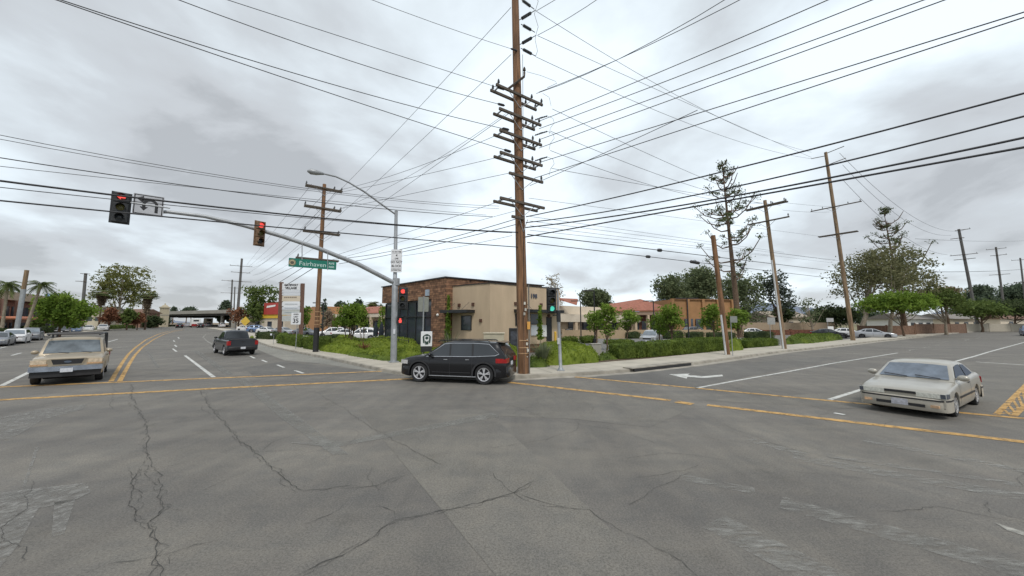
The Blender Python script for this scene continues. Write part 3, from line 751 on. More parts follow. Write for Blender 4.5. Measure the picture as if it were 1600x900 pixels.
W('lower thick cable sagging right from the tall pole to the silver car pole', m0, DR, [(824, 385), (950, 398), (1050, 404), (1143, 409), (1200, 421), (1312, 439)], .022, gC, spl=(.2, .47))
q = MB(); a = V(1086, 410, m0, DR)
for k in (-1, 1): q.tube([a+DR*k*.3-DR*.35, a+DR*k*.3-DR*.25, a+DR*k*.3+DR*.2, a+DR*k*.3+DR*.3], [.02, .12, .12, .02], 8)
q.tube([a-DR*.6, a+Vector((0, 0, .18)), a+DR*.6], .02, 5)
tag(q.build('cable_splice', black), 'black splice canister hanging on the lower cable near the stub pole', 'cable splice')
gL = 'wires from the tall pole across the street to the left'
DB = -DR
W('thin wire entering from the top edge nearest the tall pole', m0, DB, [(803, 77), (750, 62), (672, 32), (575, -2)], .010, gL, wire_t, ext=(0, 6), spl=(.08,))
W('thin wire reaching the top edge, second from the tall pole', m0, DB, [(783, 140), (750, 128), (650, 93), (550, 60), (450, 30), (345, 0)], .011, gL, ext=(0, 6), spl=(.06,))
W('wire reaching the top edge left of centre', m0, DB, [(783, 165), (720, 145), (620, 117), (525, 90), (400, 46), (285, 0)], .013, gL, ext=(0, 6), spl=(.06,))
W('upper wire of the pair joining near the top left corner', m0, DB, [(790, 201), (700, 181), (600, 157), (500, 126), (380, 88), (250, 47), (85, 0)], .014, gL, ext=(0, 6), spl=(.05,))
W('lower wire of the pair joining near the top left corner', m0, DB, [(793, 236), (700, 205), (600, 174), (500, 141), (380, 100), (250, 55), (88, 0)], .014, gL, ext=(0, 6), spl=(.05,))
W('faint upper wire on the left ending above the brown pole', m0, DB, [(780, 322), (620, 311), (467, 293), (350, 276), (200, 248), (100, 229), (0, 213)], .009, gL, wire_t, ext=(0, 6))
W('faint wire just under the highest left one', m0, DB, [(780, 326), (620, 314), (467, 296), (350, 279), (200, 252), (100, 234), (0, 220)], .008, gL, wire_t, ext=(0, 6))
W('medium wire on the left passing behind the street light arm', m0, DB, [(770, 338), (620, 330), (480, 314), (350, 298), (200, 272), (0, 250)], .013, gL, ext=(0, 6))
W('thin medium wire below it from the left edge', m0, DB, [(760, 336), (600, 322), (400, 303), (200, 281), (0, 260)], .008, gL, wire_t, ext=(0, 6))
W('thickest cable from the left edge, passing over the red arrow signal', m0, DB, [(820, 363), (740, 360), (620, 352), (400, 329), (175, 303), (0, 284)], .027, gL, ext=(0, 6))
W('thin cable from the left edge through the middle of the arrow signal', m0, DB, [(800, 365), (725, 357), (620, 354), (500, 344), (300, 323), (160, 308), (0, 294)], .011, gL, ext=(0, 6))
W('lower thick cable from the left edge under the arrow sign', m0, DB, [(820, 386), (750, 383), (620, 372), (480, 357), (255, 340), (0, 313)], .021, gL, ext=(0, 6))
gP = 'wires between the tall pole and the brown pole'
def Wp(lb, ps, r=.010, mat=wire_t): W(lb, m0, DM2, ps, r, gP, mat)
Wp('wire from the brown pole top to the third crossarm', [(530, 297), (600, 278), (700, 243), (790, 205)], .012, wire_m)
Wp('wire from the brown pole top to the fourth crossarm', [(535, 300), (600, 286), (700, 265), (800, 240)], .012, wire_m)
Wp('steep faint wire from the brown pole to the second crossarm', [(535, 325), (640, 275), (720, 225), (790, 178)])
Wp('wire from the second brown pole arm to the single crossarm', [(535, 326), (620, 307), (720, 285), (805, 270)], .012, wire_m)
Wp('wire from behind the brown pole to the double lower crossarm', [(520, 400), (600, 375), (690, 345), (800, 308)], .012, wire_m)
Wp('faint wire just beneath that, ending at the double lower arm', [(530, 404), (620, 378), (730, 350), (805, 330)])
Wp('upper thick cable from the green street sign to the tall pole', [(520, 405), (620, 392), (720, 365), (810, 342)], .018, wire_m)
Wp('lower thick cable from the green street sign to the tall pole', [(530, 412), (600, 400), (720, 372), (810, 350)], .018, wire_m)
Wp('faint lowest wire running from the signal mast to the tall pole', [(620, 401), (720, 385), (800, 368)])
DM3 = unit(P378.b-m0)
W('faint diagonal wire from the top of the tall pole to the distant pole', m0+Vector((0, 0, 0)), DM3, [(800, 10), (690, 130), (560, 268), (400, 412)], .014, gP, wire_t)
W('second faint diagonal wire, ending under the first', m0, DM3, [(800, 84), (700, 180), (560, 310), (395, 430)], .014, gP, wire_t)
W('third faint diagonal wire, lowest of the three', m0, DM3, [(800, 175), (700, 243), (600, 315), (400, 440)], .014, gP, wire_t)
gF = 'wires from the brown pole to the distant poles'
for i, (ps, lb, r) in enumerate([([(487, 292), (450, 330), (385, 415)], 'leftmost wire from the brown pole top to the distant pole', .016), ([(505, 305), (460, 350), (388, 417)], 'second wire from the brown pole top to the distant pole', .016),
      ([(525, 300), (475, 355), (395, 418)], 'third wire from the brown pole top to the distant pole', .016), ([(500, 335), (455, 375), (385, 428)], 'fourth wire from the brown pole, leaving its second arm', .016),
      ([(520, 330), (470, 380), (395, 430)], 'fifth wire from the brown pole, leaving its second arm', .016), ([(475, 410), (440, 426), (405, 442)], 'upper dark wire left of the shop pylon sign', .022),
      ([(505, 410), (480, 424), (447, 446)], 'lower dark wire passing over the shop pylon sign', .03), ([(490, 407), (470, 420), (435, 442)], 'middle dark wire passing over the shop pylon sign', .028)]):
    W(lb, P2.b, DFAR, ps, r, gF, wire_t if i < 5 else wire_m)
gR = 'wires along the right-hand street poles'
d2 = unit(P1528.b-P1332.b)
W('upper long wire sagging from the tall silver car pole to the dark far pole', P1332.b, d2, [(1311, 236), (1370, 300), (1440, 344), (1508, 359)], .022, gR, wire_t)
W('middle long wire sagging from the silver car pole to the dark far pole', P1332.b, d2, [(1316, 256), (1390, 330), (1450, 360), (1486, 368)], .022, gR, wire_t)
W('lower long wire sagging from the silver car pole to the dark far pole', P1332.b, d2, [(1316, 280), (1370, 335), (1430, 380), (1480, 398)], .022, gR, wire_t)
W('horizontal cable at roof height behind the spreading tree', P1332.b, d2, [(1445, 424.5), (1500, 425), (1560, 423), (1600, 420.5)], .05, gR)
W('faint wire above the far poles at the right edge', P1332.b, d2, [(1430, 373), (1500, 376), (1600, 376)], .03, gR, wire_t)
d3 = unit(P1332.b-P1228.b)
W('upper wire from the pale pipe pole to the silver car pole', P1228.b, d3, [(1222, 316), (1260, 320), (1300, 323)], .012, gR, wire_t)
W('lower wire from the pale pipe pole to the silver car pole', P1228.b, d3, [(1222, 328), (1260, 331), (1296, 331)], .012, gR, wire_t)
W('faint wire from the pale pipe pole above the thick cable', P1228.b, d3, [(1205, 394), (1260, 401), (1312, 407)], .012, gR, wire_t)
# ------------------------------------------------------------------ signal mast with street light
SM = G(615, 566, .15)
root = thing('signal_mast', 'tall galvanised signal mast with long slanting arm and curved street light arm', 'signal mast', SM)
topz = V(619, 331, SM, DR)-SM; tp = Vector((topz.x, topz.y, topz.z))
mb = MB(); mb.tube([(0, 0, 0), (0, 0, .05)], .30, 16); mb.box((0, 0, .04), (.5, .5, .06), R(35)); mb.build('base_plate', galv, root)
mb = MB(); mb.tube([(0, 0, 0), tp*.25, tp*.53, tp*.54, tp], [.19, .18, .17, .12, .10], 16); mb.lathe([(0.1, 0), (.11, .03), (.06, .1), (0, .11)], tp, 12); mb.build('post', galv, root, smooth=50)
mb = MB(); mb.box((.05, -.2, 1.85), (.12, .06, .30), bev=.01); mb.build('push_button', plate, root)
arm_px = [(612, 440), (560, 413), (500, 389), (440, 369), (380, 352), (320, 338), (262, 331), (215, 331)]
ap = [V(x, y, SM, DR)-SM for x, y in arm_px]
mb = MB(); mb.tube([ap[0]+DR*.25]+ap, [.15]+[.14-.07*k/7 for k in range(8)], 12); mb.tube([(0, 0, ap[0].z-.22), (0, 0, ap[0].z+.22)], .21, 14); mb.build('mast_arm', galv, root, smooth=50)
lp = [V(x, y, SM, DR)-SM for x, y in [(617, 334), (600, 322), (570, 300), (545, 285), (525, 276), (504, 271)]]
mb = MB(); mb.tube([tp-Vector((0, 0, .1))]+lp, [.06]*4+[.05]*3, 8); la = mb.build('lamp_arm', galv, root, smooth=50)
e0, e1 = V(506, 271.5, SM, DR)-SM, V(480, 267, SM, DR)-SM; ed = (e1-e0)
mb = MB(); mb.tube([e0, e0+ed*.2, e0+ed*.45, e0+ed*.8, e1], [.07, .10, .15, .16, .05], 10); mb.build('luminaire', galv, la, smooth=50)
lens_off = M('unlit lens', (.03, .035, .04), .2, var=.3)
lens_y = M('unlit yellow lens', (.10, .09, .02), .3, var=.3)
red_e = M('red light', (.5, .02, .02), .4, emit=((1, .10, .08), .8), var=.05)
green_e = M('green light', (.02, .4, .3), .4, emit=((.10, .75, .55), .6), var=.05)
housing = M('signal housing', (.022, .024, .026), .55, var=.25)
housing_b = M('sun-bleached brown housing', (.17, .10, .055), .6, var=.5, scale=5)
def signal_head(label, loc, face, h=1.35, mat=housing, lit='red', arrow=False, width=None, label_cat='traffic light', group=None, halo=0):
    """loc = centre; face = horizontal direction the lenses look"""
    f = unit(face); rz = math.atan2(f.y, f.x)+math.pi/2     # local -Y faces f
    w_ = width or h*.42; s = h/3
    root = thing('traffic_signal', label, label_cat, loc, rz, group)
    mb = MB(); mb.box((0, 0, 0), (w_+.22*w_, .025, h*1.06), bev=.01); mb.build('backplate', mat, root)
    mb = MB()
    for k in (-1, 0, 1): mb.box((0, .07-.1, k*s), (w_*.9, .22, s*.97), bev=.03)
    mb.build('housing', mat, root)
    for k, nm in ((1, 'red'), (0, 'yellow'), (-1, 'green')):
        on = (nm == lit); c = (0, -.15, k*s)
        m_ = {'red': red_e, 'green': green_e}.get(nm, lens_y) if on else (lens_y if nm == 'yellow' else lens_off)
        if on and arrow: m_ = M('dim red lens', (.14, .03, .01), .3)
        r_ = s*.31
        mb = MB(); mb.lathe([(0, -.03), (r_*.6, -.022), (r_, 0), (r_, .02)], (0, -.15, k*s), 16, 'Y')
        lz = mb.build('lens', m_, root, smooth=60)
        if on and arrow:
            mb = MB(); mb.slab([(x*r_, -.192, k*s+z*r_) for x, z in ((-.95, 0), (-.1, .75), (-.1, .28), (.95, .28), (.95, -.28), (-.1, -.28), (-.1, -.75))], (0, .008, 0)); mb.build('arrow', red_e, lz)
        mb = MB(); vs = []; n = 14
        for i in range(n+1):
            th = R(-25)+R(230)*i/n
            for (yy, rr) in ((-.14, r_*1.08), (-.36, r_*1.04)): vs.append((rr*math.cos(th), yy, k*s+rr*math.sin(th)))
        mb.add(vs, [(2*i, 2*i+1, 2*i+3, 2*i+2) for i in range(n)]); mb.build('visor', mat, root)
    return root
def camdir(p): return Vector((-p.x, -p.y, 0)).normalized()
face = (camdir(Vector((-14, 18, 0)))+Vector((.35, -.1, 0)))
p = V(188.5, 325, SM+(-DL)*.25, DR); signal_head('black traffic light at the far end of the mast arm showing a red left arrow', p, unit((.75, -.75, 0)), 1.30, housing, 'red', True, .50)
p = V(405.5, 365, SM+(-DL)*.25, DR); signal_head('brown traffic light with a red lamp midway along the mast arm', p, unit((.80, -.6, 0)), 1.22, housing_b, 'red', width=.40)
p = G(629, 566, 0); p = V(629, 466, SM+DR*.45, DL)
p = SM+Vector((.48, -.05, 0)); p.z = V(629, 467, SM, DR).z; signal_head('red traffic light mounted on the side of the signal mast', p, unit((.15, -1, 0)), 1.30, housing, 'red', width=.45)
# pedestrian signal
p = SM+Vector((.42, -.05, 0)); p.z = V(627, 501, SM, DR).z
r_ = thing('pedestrian_signal', 'small pedestrian signal with a red hand under the mast-mounted traffic light', 'pedestrian signal', p, 0)
mb = MB(); mb.box((0, 0, 0), (.46, .22, .46), bev=.03); mb.box((0, -.18, .22), (.46, .2, .02)); mb.build('housing', housing, r_)
mb = MB(); mb.slab([(x*.1-.04, -.125, z*.13) for x, z in ((-.7, -1), (.7, -1), (.9, 0), (.6, .3), (.5, 1), (-.5, 1.1), (-.6, .2), (-1, .1))], (0, .01, 0)); mb.build('hand_symbol', red_e, r_)
# turn sign on the arm
def plate_sign(mb_, mtx, w_, h_, th=.012, bev=.03):
    n = []; r = bev
    for cx_, cy_, a0 in ((w_/2-r, h_/2-r, 0), (-w_/2+r, h_/2-r, 90), (-w_/2+r, -h_/2+r, 180), (w_/2-r, -h_/2+r, 270)):
        for k in range(4): a = R(a0+30*k); n.append((cx_+r*math.cos(a), cy_+r*math.sin(a)))
    k = len(n); vs = [mtx @ Vector((x, y, z)) for z in (-th, 0) for x, y in n]
    mb_.add(vs, [tuple(range(k))[::-1], tuple(range(k, 2*k))]+[(i, (i+1) % k, k+(i+1) % k, k+i) for i in range(k)])
def flat(mb_, mtx, poly, z0=.004, z1=.007):
    k = len(poly); vs = [mtx @ Vector((x, y, z)) for z in (z0, z1) for x, y in poly]
    mb_.add(vs, [tuple(range(k))[::-1], tuple(range(k, 2*k))]+[(i, (i+1) % k, k+(i+1) % k, k+i) for i in range(k)])
def arcband(r, w_, a0, a1, c=(0, 0), n=10):
    o_ = [(c[0]+(r+w_/2)*math.cos(R(a0+(a1-a0)*k/n)), c[1]+(r+w_/2)*math.sin(R(a0+(a1-a0)*k/n))) for k in range(n+1)]
    i_ = [(c[0]+(r-w_/2)*math.cos(R(a0+(a1-a0)*k/n)), c[1]+(r-w_/2)*math.sin(R(a0+(a1-a0)*k/n))) for k in range(n+1)]
    return o_, i_
def band(mb_, mtx, r, w_, a0, a1, c=(0, 0), n=10, z=.006):
    o_, i_ = arcband(r, w_, a0, a1, c, n); vs = [mtx @ Vector((x, y, z)) for x, y in o_+i_]
    mb_.add(vs, [(k, k+1, n+2+k, n+1+k) for k in range(n)])
c = V(232, 320.5, SM+(-DL)*.28, DR); right = unit((.80, .60, 0)); nrm = unit((.60, -.80, 0))
r_ = thing('turn_sign', 'white left and u-turn arrow sign between the red arrow signal and the mast arm', 'traffic sign', c)
mt = frame((0, 0, 0), right, nrm)
mb = MB(); plate_sign(mb, mt, .98, .92); b_ = mb.build('sign_plate', M('grey sign sheet', (.46, .47, .50), .5, var=.08), r_)  # grey plate, darker than the sky behind so its outline shows
mb = MB(); ins = .44
for x0, y0, x1, y1 in ((-ins, .395, ins, .43), (-ins, -.43, ins, -.395), (-ins-.02, -.43, -ins+.015, .43), (ins-.015, -.43, ins+.02, .43)): flat(mb, mt, [(x0, y0), (x1, y0), (x1, y1), (x0, y1)], .002, .004)
mb.build('border', sign_black, r_)
mb = MB(); band(mb, mt, .20, .10, 0, 180, (.06, .02)); flat(mb, mt, [(.21, -.32), (.31, -.32), (.31, .02), (.21, .02)]); flat(mb, mt, [(-.19, .02), (-.09, .02), (-.09, -.12), (-.19, -.12)])
flat(mb, mt, [(-.27, -.10), (-.01, -.10), (-.14, -.27)]); flat(mb, mt, [(.06, .17), (.06, .27), (-.22, .27), (-.22, .17)]); flat(mb, mt, [(-.16, .38), (-.16, .06), (-.40, .26)])
mb.build('arrow_symbol', sign_black, r_)
mb = MB(); mb.cyl((-.55*right), (.7*right), .03, n=6); mb.build('bracket', galv, r_)
# green street name sign
p0 = SM+(-DL)*.12
cA, cB = V(451, 409.5, p0, DR), V(525.5, 415.5, p0, DR); c = (cA+cB)/2; right = (cB-cA); wS = right.length; right = unit((right.x, right.y, right.z)); nrm = unit((DR.y, -DR.x, 0))
r_ = thing('street_name_sign', 'green street name sign hanging under the mast arm with a round seal at its left', 'street sign', c)
mt = frame((0, 0, 0), right, nrm); hS = .46
green = M('sign green', (.004, .17, .12), .45, var=.08)
mb = MB(); plate_sign(mb, mt, wS, hS, .03, .03); mb.build('sign_plate', green, r_)
mb = MB(); text_mesh(mb, 'Fairhaven', .34, mt @ Matrix.Translation((-.02, -.02, .01)), .0)
text_mesh(mb, 'AVE', .16, mt @ Matrix.Translation((wS*.39, .10, .01)), .004); text_mesh(mb, '3200', .14, mt @ Matrix.Translation((wS*.39, -.09, .01)), .004); mb.build('lettering', M('sign letters', (.55, .72, .68), .5, var=.03), r_)
mb = MB(); n = 20; flat(mb, mt, [(-wS*.43+.17*math.cos(2*math.pi*k/n), .17*math.sin(2*math.pi*k/n)) for k in range(n)], .004, .008)
s_ = mb.build('seal', M('seal tan', (.42, .36, .22), .6, var=.2, scale=14), r_)
mb = MB(); flat(mb, mt, [(-wS*.43+.09*math.cos(2*math.pi*k/n), -.01+.08*math.sin(2*math.pi*k/n)) for k in range(n)], .009, .011); band(mb, mt, .15, .02, 0, 360, (-wS*.43, 0), 20, .0095); mb.build('seal_print', M('seal ink', (.09, .08, .06), .6), s_)
mb = MB()
for px_, py_ in ((472, 379), (512, 394)):
    a = V(px_, py_, p0, DR)-c; b2 = V(px_, py_+28 if px_ > 500 else py_+27, p0, DR)-c; mb.cyl(a, b2, .022, n=6)
mb.build('hanger', galv, r_)
# small sign on the post
c = V(619.5, 407.5, SM+(-DL)*.22, DR)
r_ = thing('regulatory_sign', 'small white do not block sign strapped high on the signal mast post', 'traffic sign', c)
mt = frame((0, 0, 0), unit((1, .12, 0)), unit((.12, -1, 0)))
mb = MB(); plate_sign(mb, mt, .66, 1.42, .01, .03); mb.build('sign_plate', sign_white, r_)
mb = MB(); z = Matrix.Translation
for tx, y, s_ in (('AT ANY TIME', .56, .10), ('4', .33, .22), ('LINE', .14, .12), ('DO NOT', -.09, .19), ('BLOCK', -.33, .20), ('INTERSECTION', -.58, .095)): text_mesh(mb, tx, s_, mt @ z((0, y, .004)), .003, squash=.9)
for y in (.47, .03, -.49): flat(mb, mt, [(-.28, y), (.28, y), (.28, y+.012), (-.28, y+.012)], .002, .004)
mb.build('lettering', sign_black, r_)
# ------------------------------------------------------------------ right-hand signal pole
SP = G(876, 579, .15)
r_ = thing('signal_post', 'slim grey signal post on the pavement holding the green traffic light', 'signal post', SP)
t = P(871, 453, SP.y)-SP
mb = MB(); mb.tube([(0, 0, 0), (0, 0, .12), (0, 0, .16), t*.45, t*.7], [.15, .13, .085, .075, .075], 12); mb.tube([t*.7, t], .05, 8); mb.box((0, 0, .02), (.36, .36, .04)); mb.build('post', galv, r_, smooth=50)
mb = MB(); mb.box((-.1, -.08, 1.45), (.12, .12, .30), bev=.02); mb.build('push_button', white_pipe, r_)
mb = MB(); mb.tube([t*.98, t*.98+Vector((-.3, -.02, 0))], .03, 6); mb.tube([t*.68, t*.68+Vector((-.3, -.02, 0))], .03, 6); mb.tube([t*.74, t*.60], .11, 10); mb.build('bracket', housing, r_)
p = P(861.5, 470, SP.y-.05); signal_head('traffic light showing green on the slim post right of the tall timber pole', p, unit((.1, -1, 0)), 1.20, housing, 'green', width=.42)
# ------------------------------------------------------------------ vehicles
def paint(name, c, metal=.3, rough=.28): return M('paint '+name, c, rough, metal, var=.04, scale=3, coat=.35, spec=.35)
pt = {'black': paint('black', (.012, .012, .014), .2, .2), 'gold': paint('gold', (.37, .31, .225), .25, .4), 'slate': paint('slate', (.045, .05, .06), .3), 'beige': paint('beige', (.41, .39, .34), .3, .3),
      'white': paint('white', (.68, .68, .68), 0), 'silver': paint('silver', (.42, .43, .45), .5), 'grey': paint('grey', (.20, .21, .23), .4), 'blue': paint('blue', (.12, .18, .30), .4), 'red': paint('red', (.35, .03, .03), .1)}
trim_m = M('trim plastic', (.025, .025, .027), .6, var=.15)
seam_m = M('seam', (.01, .01, .011), .8)
def interp(pts, x):
    if x <= pts[0][0]: return pts[0][1]
    for (a, za), (b, zb) in zip(pts[:-1], pts[1:]):
        if x <= b: return za+(zb-za)*(x-a)/(b-a) if b > a else zb
    return pts[-1][1]
def make_vehicle(name, S, label, cat, group=None, lod=0):
    Lh = S['L']/2; W = S['W']/2; xf = S['wf']; xr = S['wr']; Rr = S['R']; ra = Rr+S.get('archgap', .07); c0 = S['clear']
    top = sorted(S['top']); belt = S['belt']; cab = S['cab']; roofz = max(z for x, z in cab)
    root = thing(name, label, cat, group=group); P_ = pt[S['paint']]
    nose = S.get('nose', .10); tail = S.get('tail', .08)
    def wid(x):
        nl_ = S.get('nlen', .75); e = max(0, (abs(x)-(Lh-nl_))/nl_); k = nose if x > 0 else tail
        return W*(1-k*e*e*1.0)
    xs = set([round(-Lh+S['L']*i/34, 4) for i in range(35)])
    st = [(x, None) for x in xs if all(abs(x-c) > ra+.02 for c in (xf, xr))]
    for c in (xf, xr):
        for k in range(15):
            th = math.pi*k/14; st.append((c-ra*math.cos(th), Rr*.98+ra*math.sin(th)*.98))
        st.append((c-ra-.002, None)); st.append((c+ra+.002, None))
    for x, z in top: st.append((x, None)) if all(abs(x-c) > ra+.02 for c in (xf, xr)) and abs(x) < Lh else None
    st.sort(key=lambda q: q[0])
    mb = MB(); vs = []; nsec = 0
    for x, az in st:
        zt = interp(top, x); 
        e = max(0, (abs(x)-(Lh-.45))/.45); zb = c0+.10*e*e
        if az: zb = max(zb, az)
        w_ = wid(x)
        lv = [(.955 if not az else .97, 0.0, 0), (.99, .14, 1), (1.0, .40, 2), (1.0, .62, 3), (S.get('sh', .985), .80, 4), (.965, .92, 5), (S.get('shtop', .90), 1.0, 6)]
        half = [(0, zb)]
        for f_, q, k in lv:
            z = c0+(zt-c0)*q if q else zb
            z = max(z, zb+.006*k); 
            if q == 1.0: z = max(zt, zb+.05)
            half.append((w_*f_, z))
        half.append((w_*.55, max(zt, zb+.05)+.022)); half.append((0, max(zt, zb+.05)+.03))
        ring = half+[(-y, z) for y, z in half[-2:0:-1]]; nsec = len(ring)
        vs += [(x, y, z) for y, z in ring]
    n = len(st); fs = [(i*nsec+k, i*nsec+(k+1) % nsec, (i+1)*nsec+(k+1) % nsec, (i+1)*nsec+k) for i in range(n-1) for k in range(nsec)]
    fs += [tuple(range(nsec))[::-1], tuple((n-1)*nsec+k for k in range(nsec))]
    mb.add(vs, fs)
    # cabin
    wb = W*S.get('wbelt', .90); wt = W*S.get('wroof', .74)
    yw = lambda z: wb+(wt-wb)*(z-belt)/(roofz-belt)
    cs = []
    for (a, za), (b, zb) in zip(cab[:-1], cab[1:]):
        m_ = max(1, int(abs(b-a)/.25)); cs += [(a+(b-a)*k/m_, za+(zb-za)*k/m_) for k in range(m_)]
    cs.append(cab[-1]); cs = cs[::-1] if cs[0][0] > cs[-1][0] else cs
    vs = []
    for x, z in cs:
        k = (z-belt)/(roofz-belt); h = [(0, belt-.06), (wb-.002, belt-.06), (yw(max(belt-.05, z-.07*k)), max(belt-.05, z-.07*k)), (yw(z)-.05*k, z-.012*k), (yw(z)*.6, z+.022*k), (0, z+.035*k)]
        ring = h+[(-y, q) for y, q in h[-2:0:-1]]; nsec = len(ring); vs += [(x, y, q) for y, q in ring]
    n = len(cs); fs = [(i*nsec+k, i*nsec+(k+1) % nsec, (i+1)*nsec+(k+1) % nsec, (i+1)*nsec+k) for i in range(n-1) for k in range(nsec)]
    fs += [tuple(range(nsec))[::-1], tuple((n-1)*nsec+k for k in range(nsec))]
    mb.add(vs, fs)
    # door seams and side mouldings live in the body mesh
    mb.cur = 1
    for sx in S.get('seams', ()):
        for sg in (-1, 1):
            z0 = c0+.12
            pts_ = [(sx, sg*(wid(sx)*f_+.003), c0+(interp(top, sx)-c0)*q) for f_, q in ((.99, .14), (1.0, .40), (1.0, .62), (S.get('sh', .985), .80), (.965, .92), (S.get('shtop', .90), 1.0))]
            for a, b in zip(pts_[:-1], pts_[1:]):
                mb.add([(a[0]-.007, a[1], a[2]), (a[0]+.007, a[1], a[2]), (b[0]+.007, b[1], b[2]), (b[0]-.007, b[1], b[2])], [(0, 1, 2, 3)])
    for (x0, x1, zf, hh) in S.get('mould', ()):
        for sg in (-1, 1):
            m_ = 8
            for k in range(m_):
                xa = x0+(x1-x0)*k/m_; xb = x0+(x1-x0)*(k+1)/m_
                mb.add([(xa, sg*(wid(xa)+.010), zf-hh/2), (xb, sg*(wid(xb)+.010), zf-hh/2), (xb, sg*(wid(xb)+.010), zf+hh/2), (xa, sg*(wid(xa)+.010), zf+hh/2)], [(0, 1, 2, 3)])
    # underbody blocker
    mb.box((0, 0, c0+.16), (S['L']*.9, W*1.25, .26))
    mb.box((0, 0, c0-.02), (S['L']*.80, W*1.45, .16))  # extra low dark block, added to deepen the shade under the vehicle
    for c in (xf, xr): mb.box((c, 0, Rr+.05), (ra*2.05, W*1.3, Rr*1.1))
    body = mb.build('body', [P_, seam_m if 'mould_m' not in S else S['mould_m']], root, smooth=52)
    # glass
    def windscreen(nm, a, b, mat, wa=.93, up=.10, lo=.06):
        (x0, z0), (x1, z1) = a, b; m2 = MB(); n_ = Vector((z1-z0, 0, -(x1-x0))).normalized()
        if (x0 > 0) != (n_.x > 0) and abs(n_.x) > 1e-6: n_ = -n_
        if n_.z < 0: n_ = -n_
        rows = []
        for q in (lo, .5, 1-up):
            x = x0+(x1-x0)*q; z = z0+(z1-z0)*q; k = (z-belt)/(roofz-belt); hw = yw(z)*wa-.03
            rows.append([Vector((x, hw*t, z+.035*max(k, 0)*(1-abs(t)**2*1.0)))+n_*.016 for t in (-1, -.6, 0, .6, 1)])
        vs = [v for r_ in rows for v in r_]
        m2.add(vs, [(i*5+k, i*5+k+1, (i+1)*5+k+1, (i+1)*5+k) for i in range(2) for k in range(4)])
        o = m2.build(nm, mat, root, smooth=60)
        if S.get('wiper') and x0 > 0:
            m3 = MB(); 
            for y0 in (-.1, .55): m3.cyl((x0-.02, y0, z0+.05)+n_*0 if False else Vector((x0-.02, y0, z0+.05))+n_*.02, Vector((x0-.12, y0-.5, z0+.09))+n_*.03, .012, n=4)
            m3.build('wiper', black, o)
        return o
    windscreen('windscreen', cab[0], cab[1], S.get('wsmat', glass_l), up=.12, lo=.08)
    windscreen('rear_window', cab[-1], cab[-2], glass, up=.12, lo=S.get('rlo', .12))
    if lod == 0 and S.get('chrome_win'):
        m2 = MB()
        for sg in (-1, 1):
            m2.slab([(x, sg*(yw(z)+.004), z) for x, z in S['chrome_win']], (0, sg*.002, 0))
        m2.build('window_trim', chrome, root)
        cxm = sum(x for x, z in S['chrome_win'])/len(S['chrome_win']); czm = sum(z for x, z in S['chrome_win'])/len(S['chrome_win']); m2 = MB()
        for sg in (-1, 1): m2.slab([(cxm+(x-cxm)*.985, sg*(yw(czm+(z-czm)*.93)+.0065), czm+(z-czm)*.93) for x, z in S['chrome_win']], (0, sg*.001, 0))
        m2.build('pillar_trim', black, root)
    for wpoly in S['wins']:
        for sg in (-1, 1):
            m2 = MB(); m2.add([(x, sg*(yw(z)+.011), z) for x, z in wpoly], [tuple(range(len(wpoly)))]); m2.build('side_window', glass, root)
    # wheels
    tyr = MB(); wt_ = S.get('tw', .235)
    tyr.lathe([(Rr*.66, -wt_/2+.01), (Rr*.93, -wt_/2), (Rr*.99, -wt_/2+.03), (Rr, 0), (Rr*.99, wt_/2-.03), (Rr*.93, wt_/2), (Rr*.66, wt_/2-.01), (Rr*.60, wt_/2-.05)], (0, 0, 0), 24, 'Y')
    rim = MB(); rim.lathe([(0, -wt_/2+.06), (Rr*.64, -wt_/2+.07)], (0, 0, 0), 20, 'Y'); rim.cur = 1
    rim.lathe([(Rr*.60, -wt_/2+.05), (Rr*.62, -wt_/2+.003), (Rr*.67, -wt_/2-.002), (Rr*.67, -wt_/2+.02)], (0, 0, 0), 24, 'Y'); rim.lathe([(0, -wt_/2-.01), (Rr*.12, -wt_/2-.005), (Rr*.14, -wt_/2+.04)], (0, 0, 0), 12, 'Y')
    ns = S.get('spokes', 5)
    for k in range(ns):
        th = 2*math.pi*k/ns+.3
        for dd in ((-.16, .16) if S.get('split') else (0,)):
            a = Vector((math.cos(th)*Rr*.12, -wt_/2+.005, math.sin(th)*Rr*.12)); b = Vector((math.cos(th+dd)*Rr*.62, -wt_/2+.01, math.sin(th+dd)*Rr*.62))
            t_ = (b-a).normalized(); s_ = t_.cross(Vector((0, 1, 0)))*(Rr*(.055 if S.get('split') else .085))
            rim.add([a-s_*.7, a+s_*.7, b+s_, b-s_, a-s_*.7+Vector((0, .03, 0)), a+s_*.7+Vector((0, .03, 0)), b+s_+Vector((0, .03, 0)), b-s_+Vector((0, .03, 0))], [(0, 1, 2, 3), (0, 4, 5, 1), (1, 5, 6, 2), (2, 6, 7, 3), (3, 7, 4, 0)])
    t0 = tyr.build('wheel', rubber, root, smooth=50); r0 = rim.build('rim', [black, S.get('rimm', alloy)], t0, smooth=40)
    first = True
    for c in (xf, xr):
        for sg in (-1, 1):
            if first: o, rr = t0, r0; first = False
            else: o = t0.copy(); COL.objects.link(o); rr = r0.copy(); COL.objects.link(rr); rr.parent = o
            o.parent = root; o.location = (c, sg*(W-wt_/2-.02), Rr); o.rotation_euler = (0, 0, math.pi if sg > 0 else 0)
            if c == xf and S.get('steer'): o.rotation_euler.z += S['steer']
    # front & rear details
    if S.get('front'): S['front'](root, S, wid, Lh, W)
    # mirrors
    mx, mz = S['mirror']
    for sg in (-1, 1):
        m2 = MB(); m2.sphere((mx, sg*(W+.06), mz), (.07, .12, .085), 10); m2.box((mx+.01, sg*(W-.04), mz-.03), (.05, .14, .04)); m2.build('side_mirror', S.get('mirm', P_), root, smooth=60)
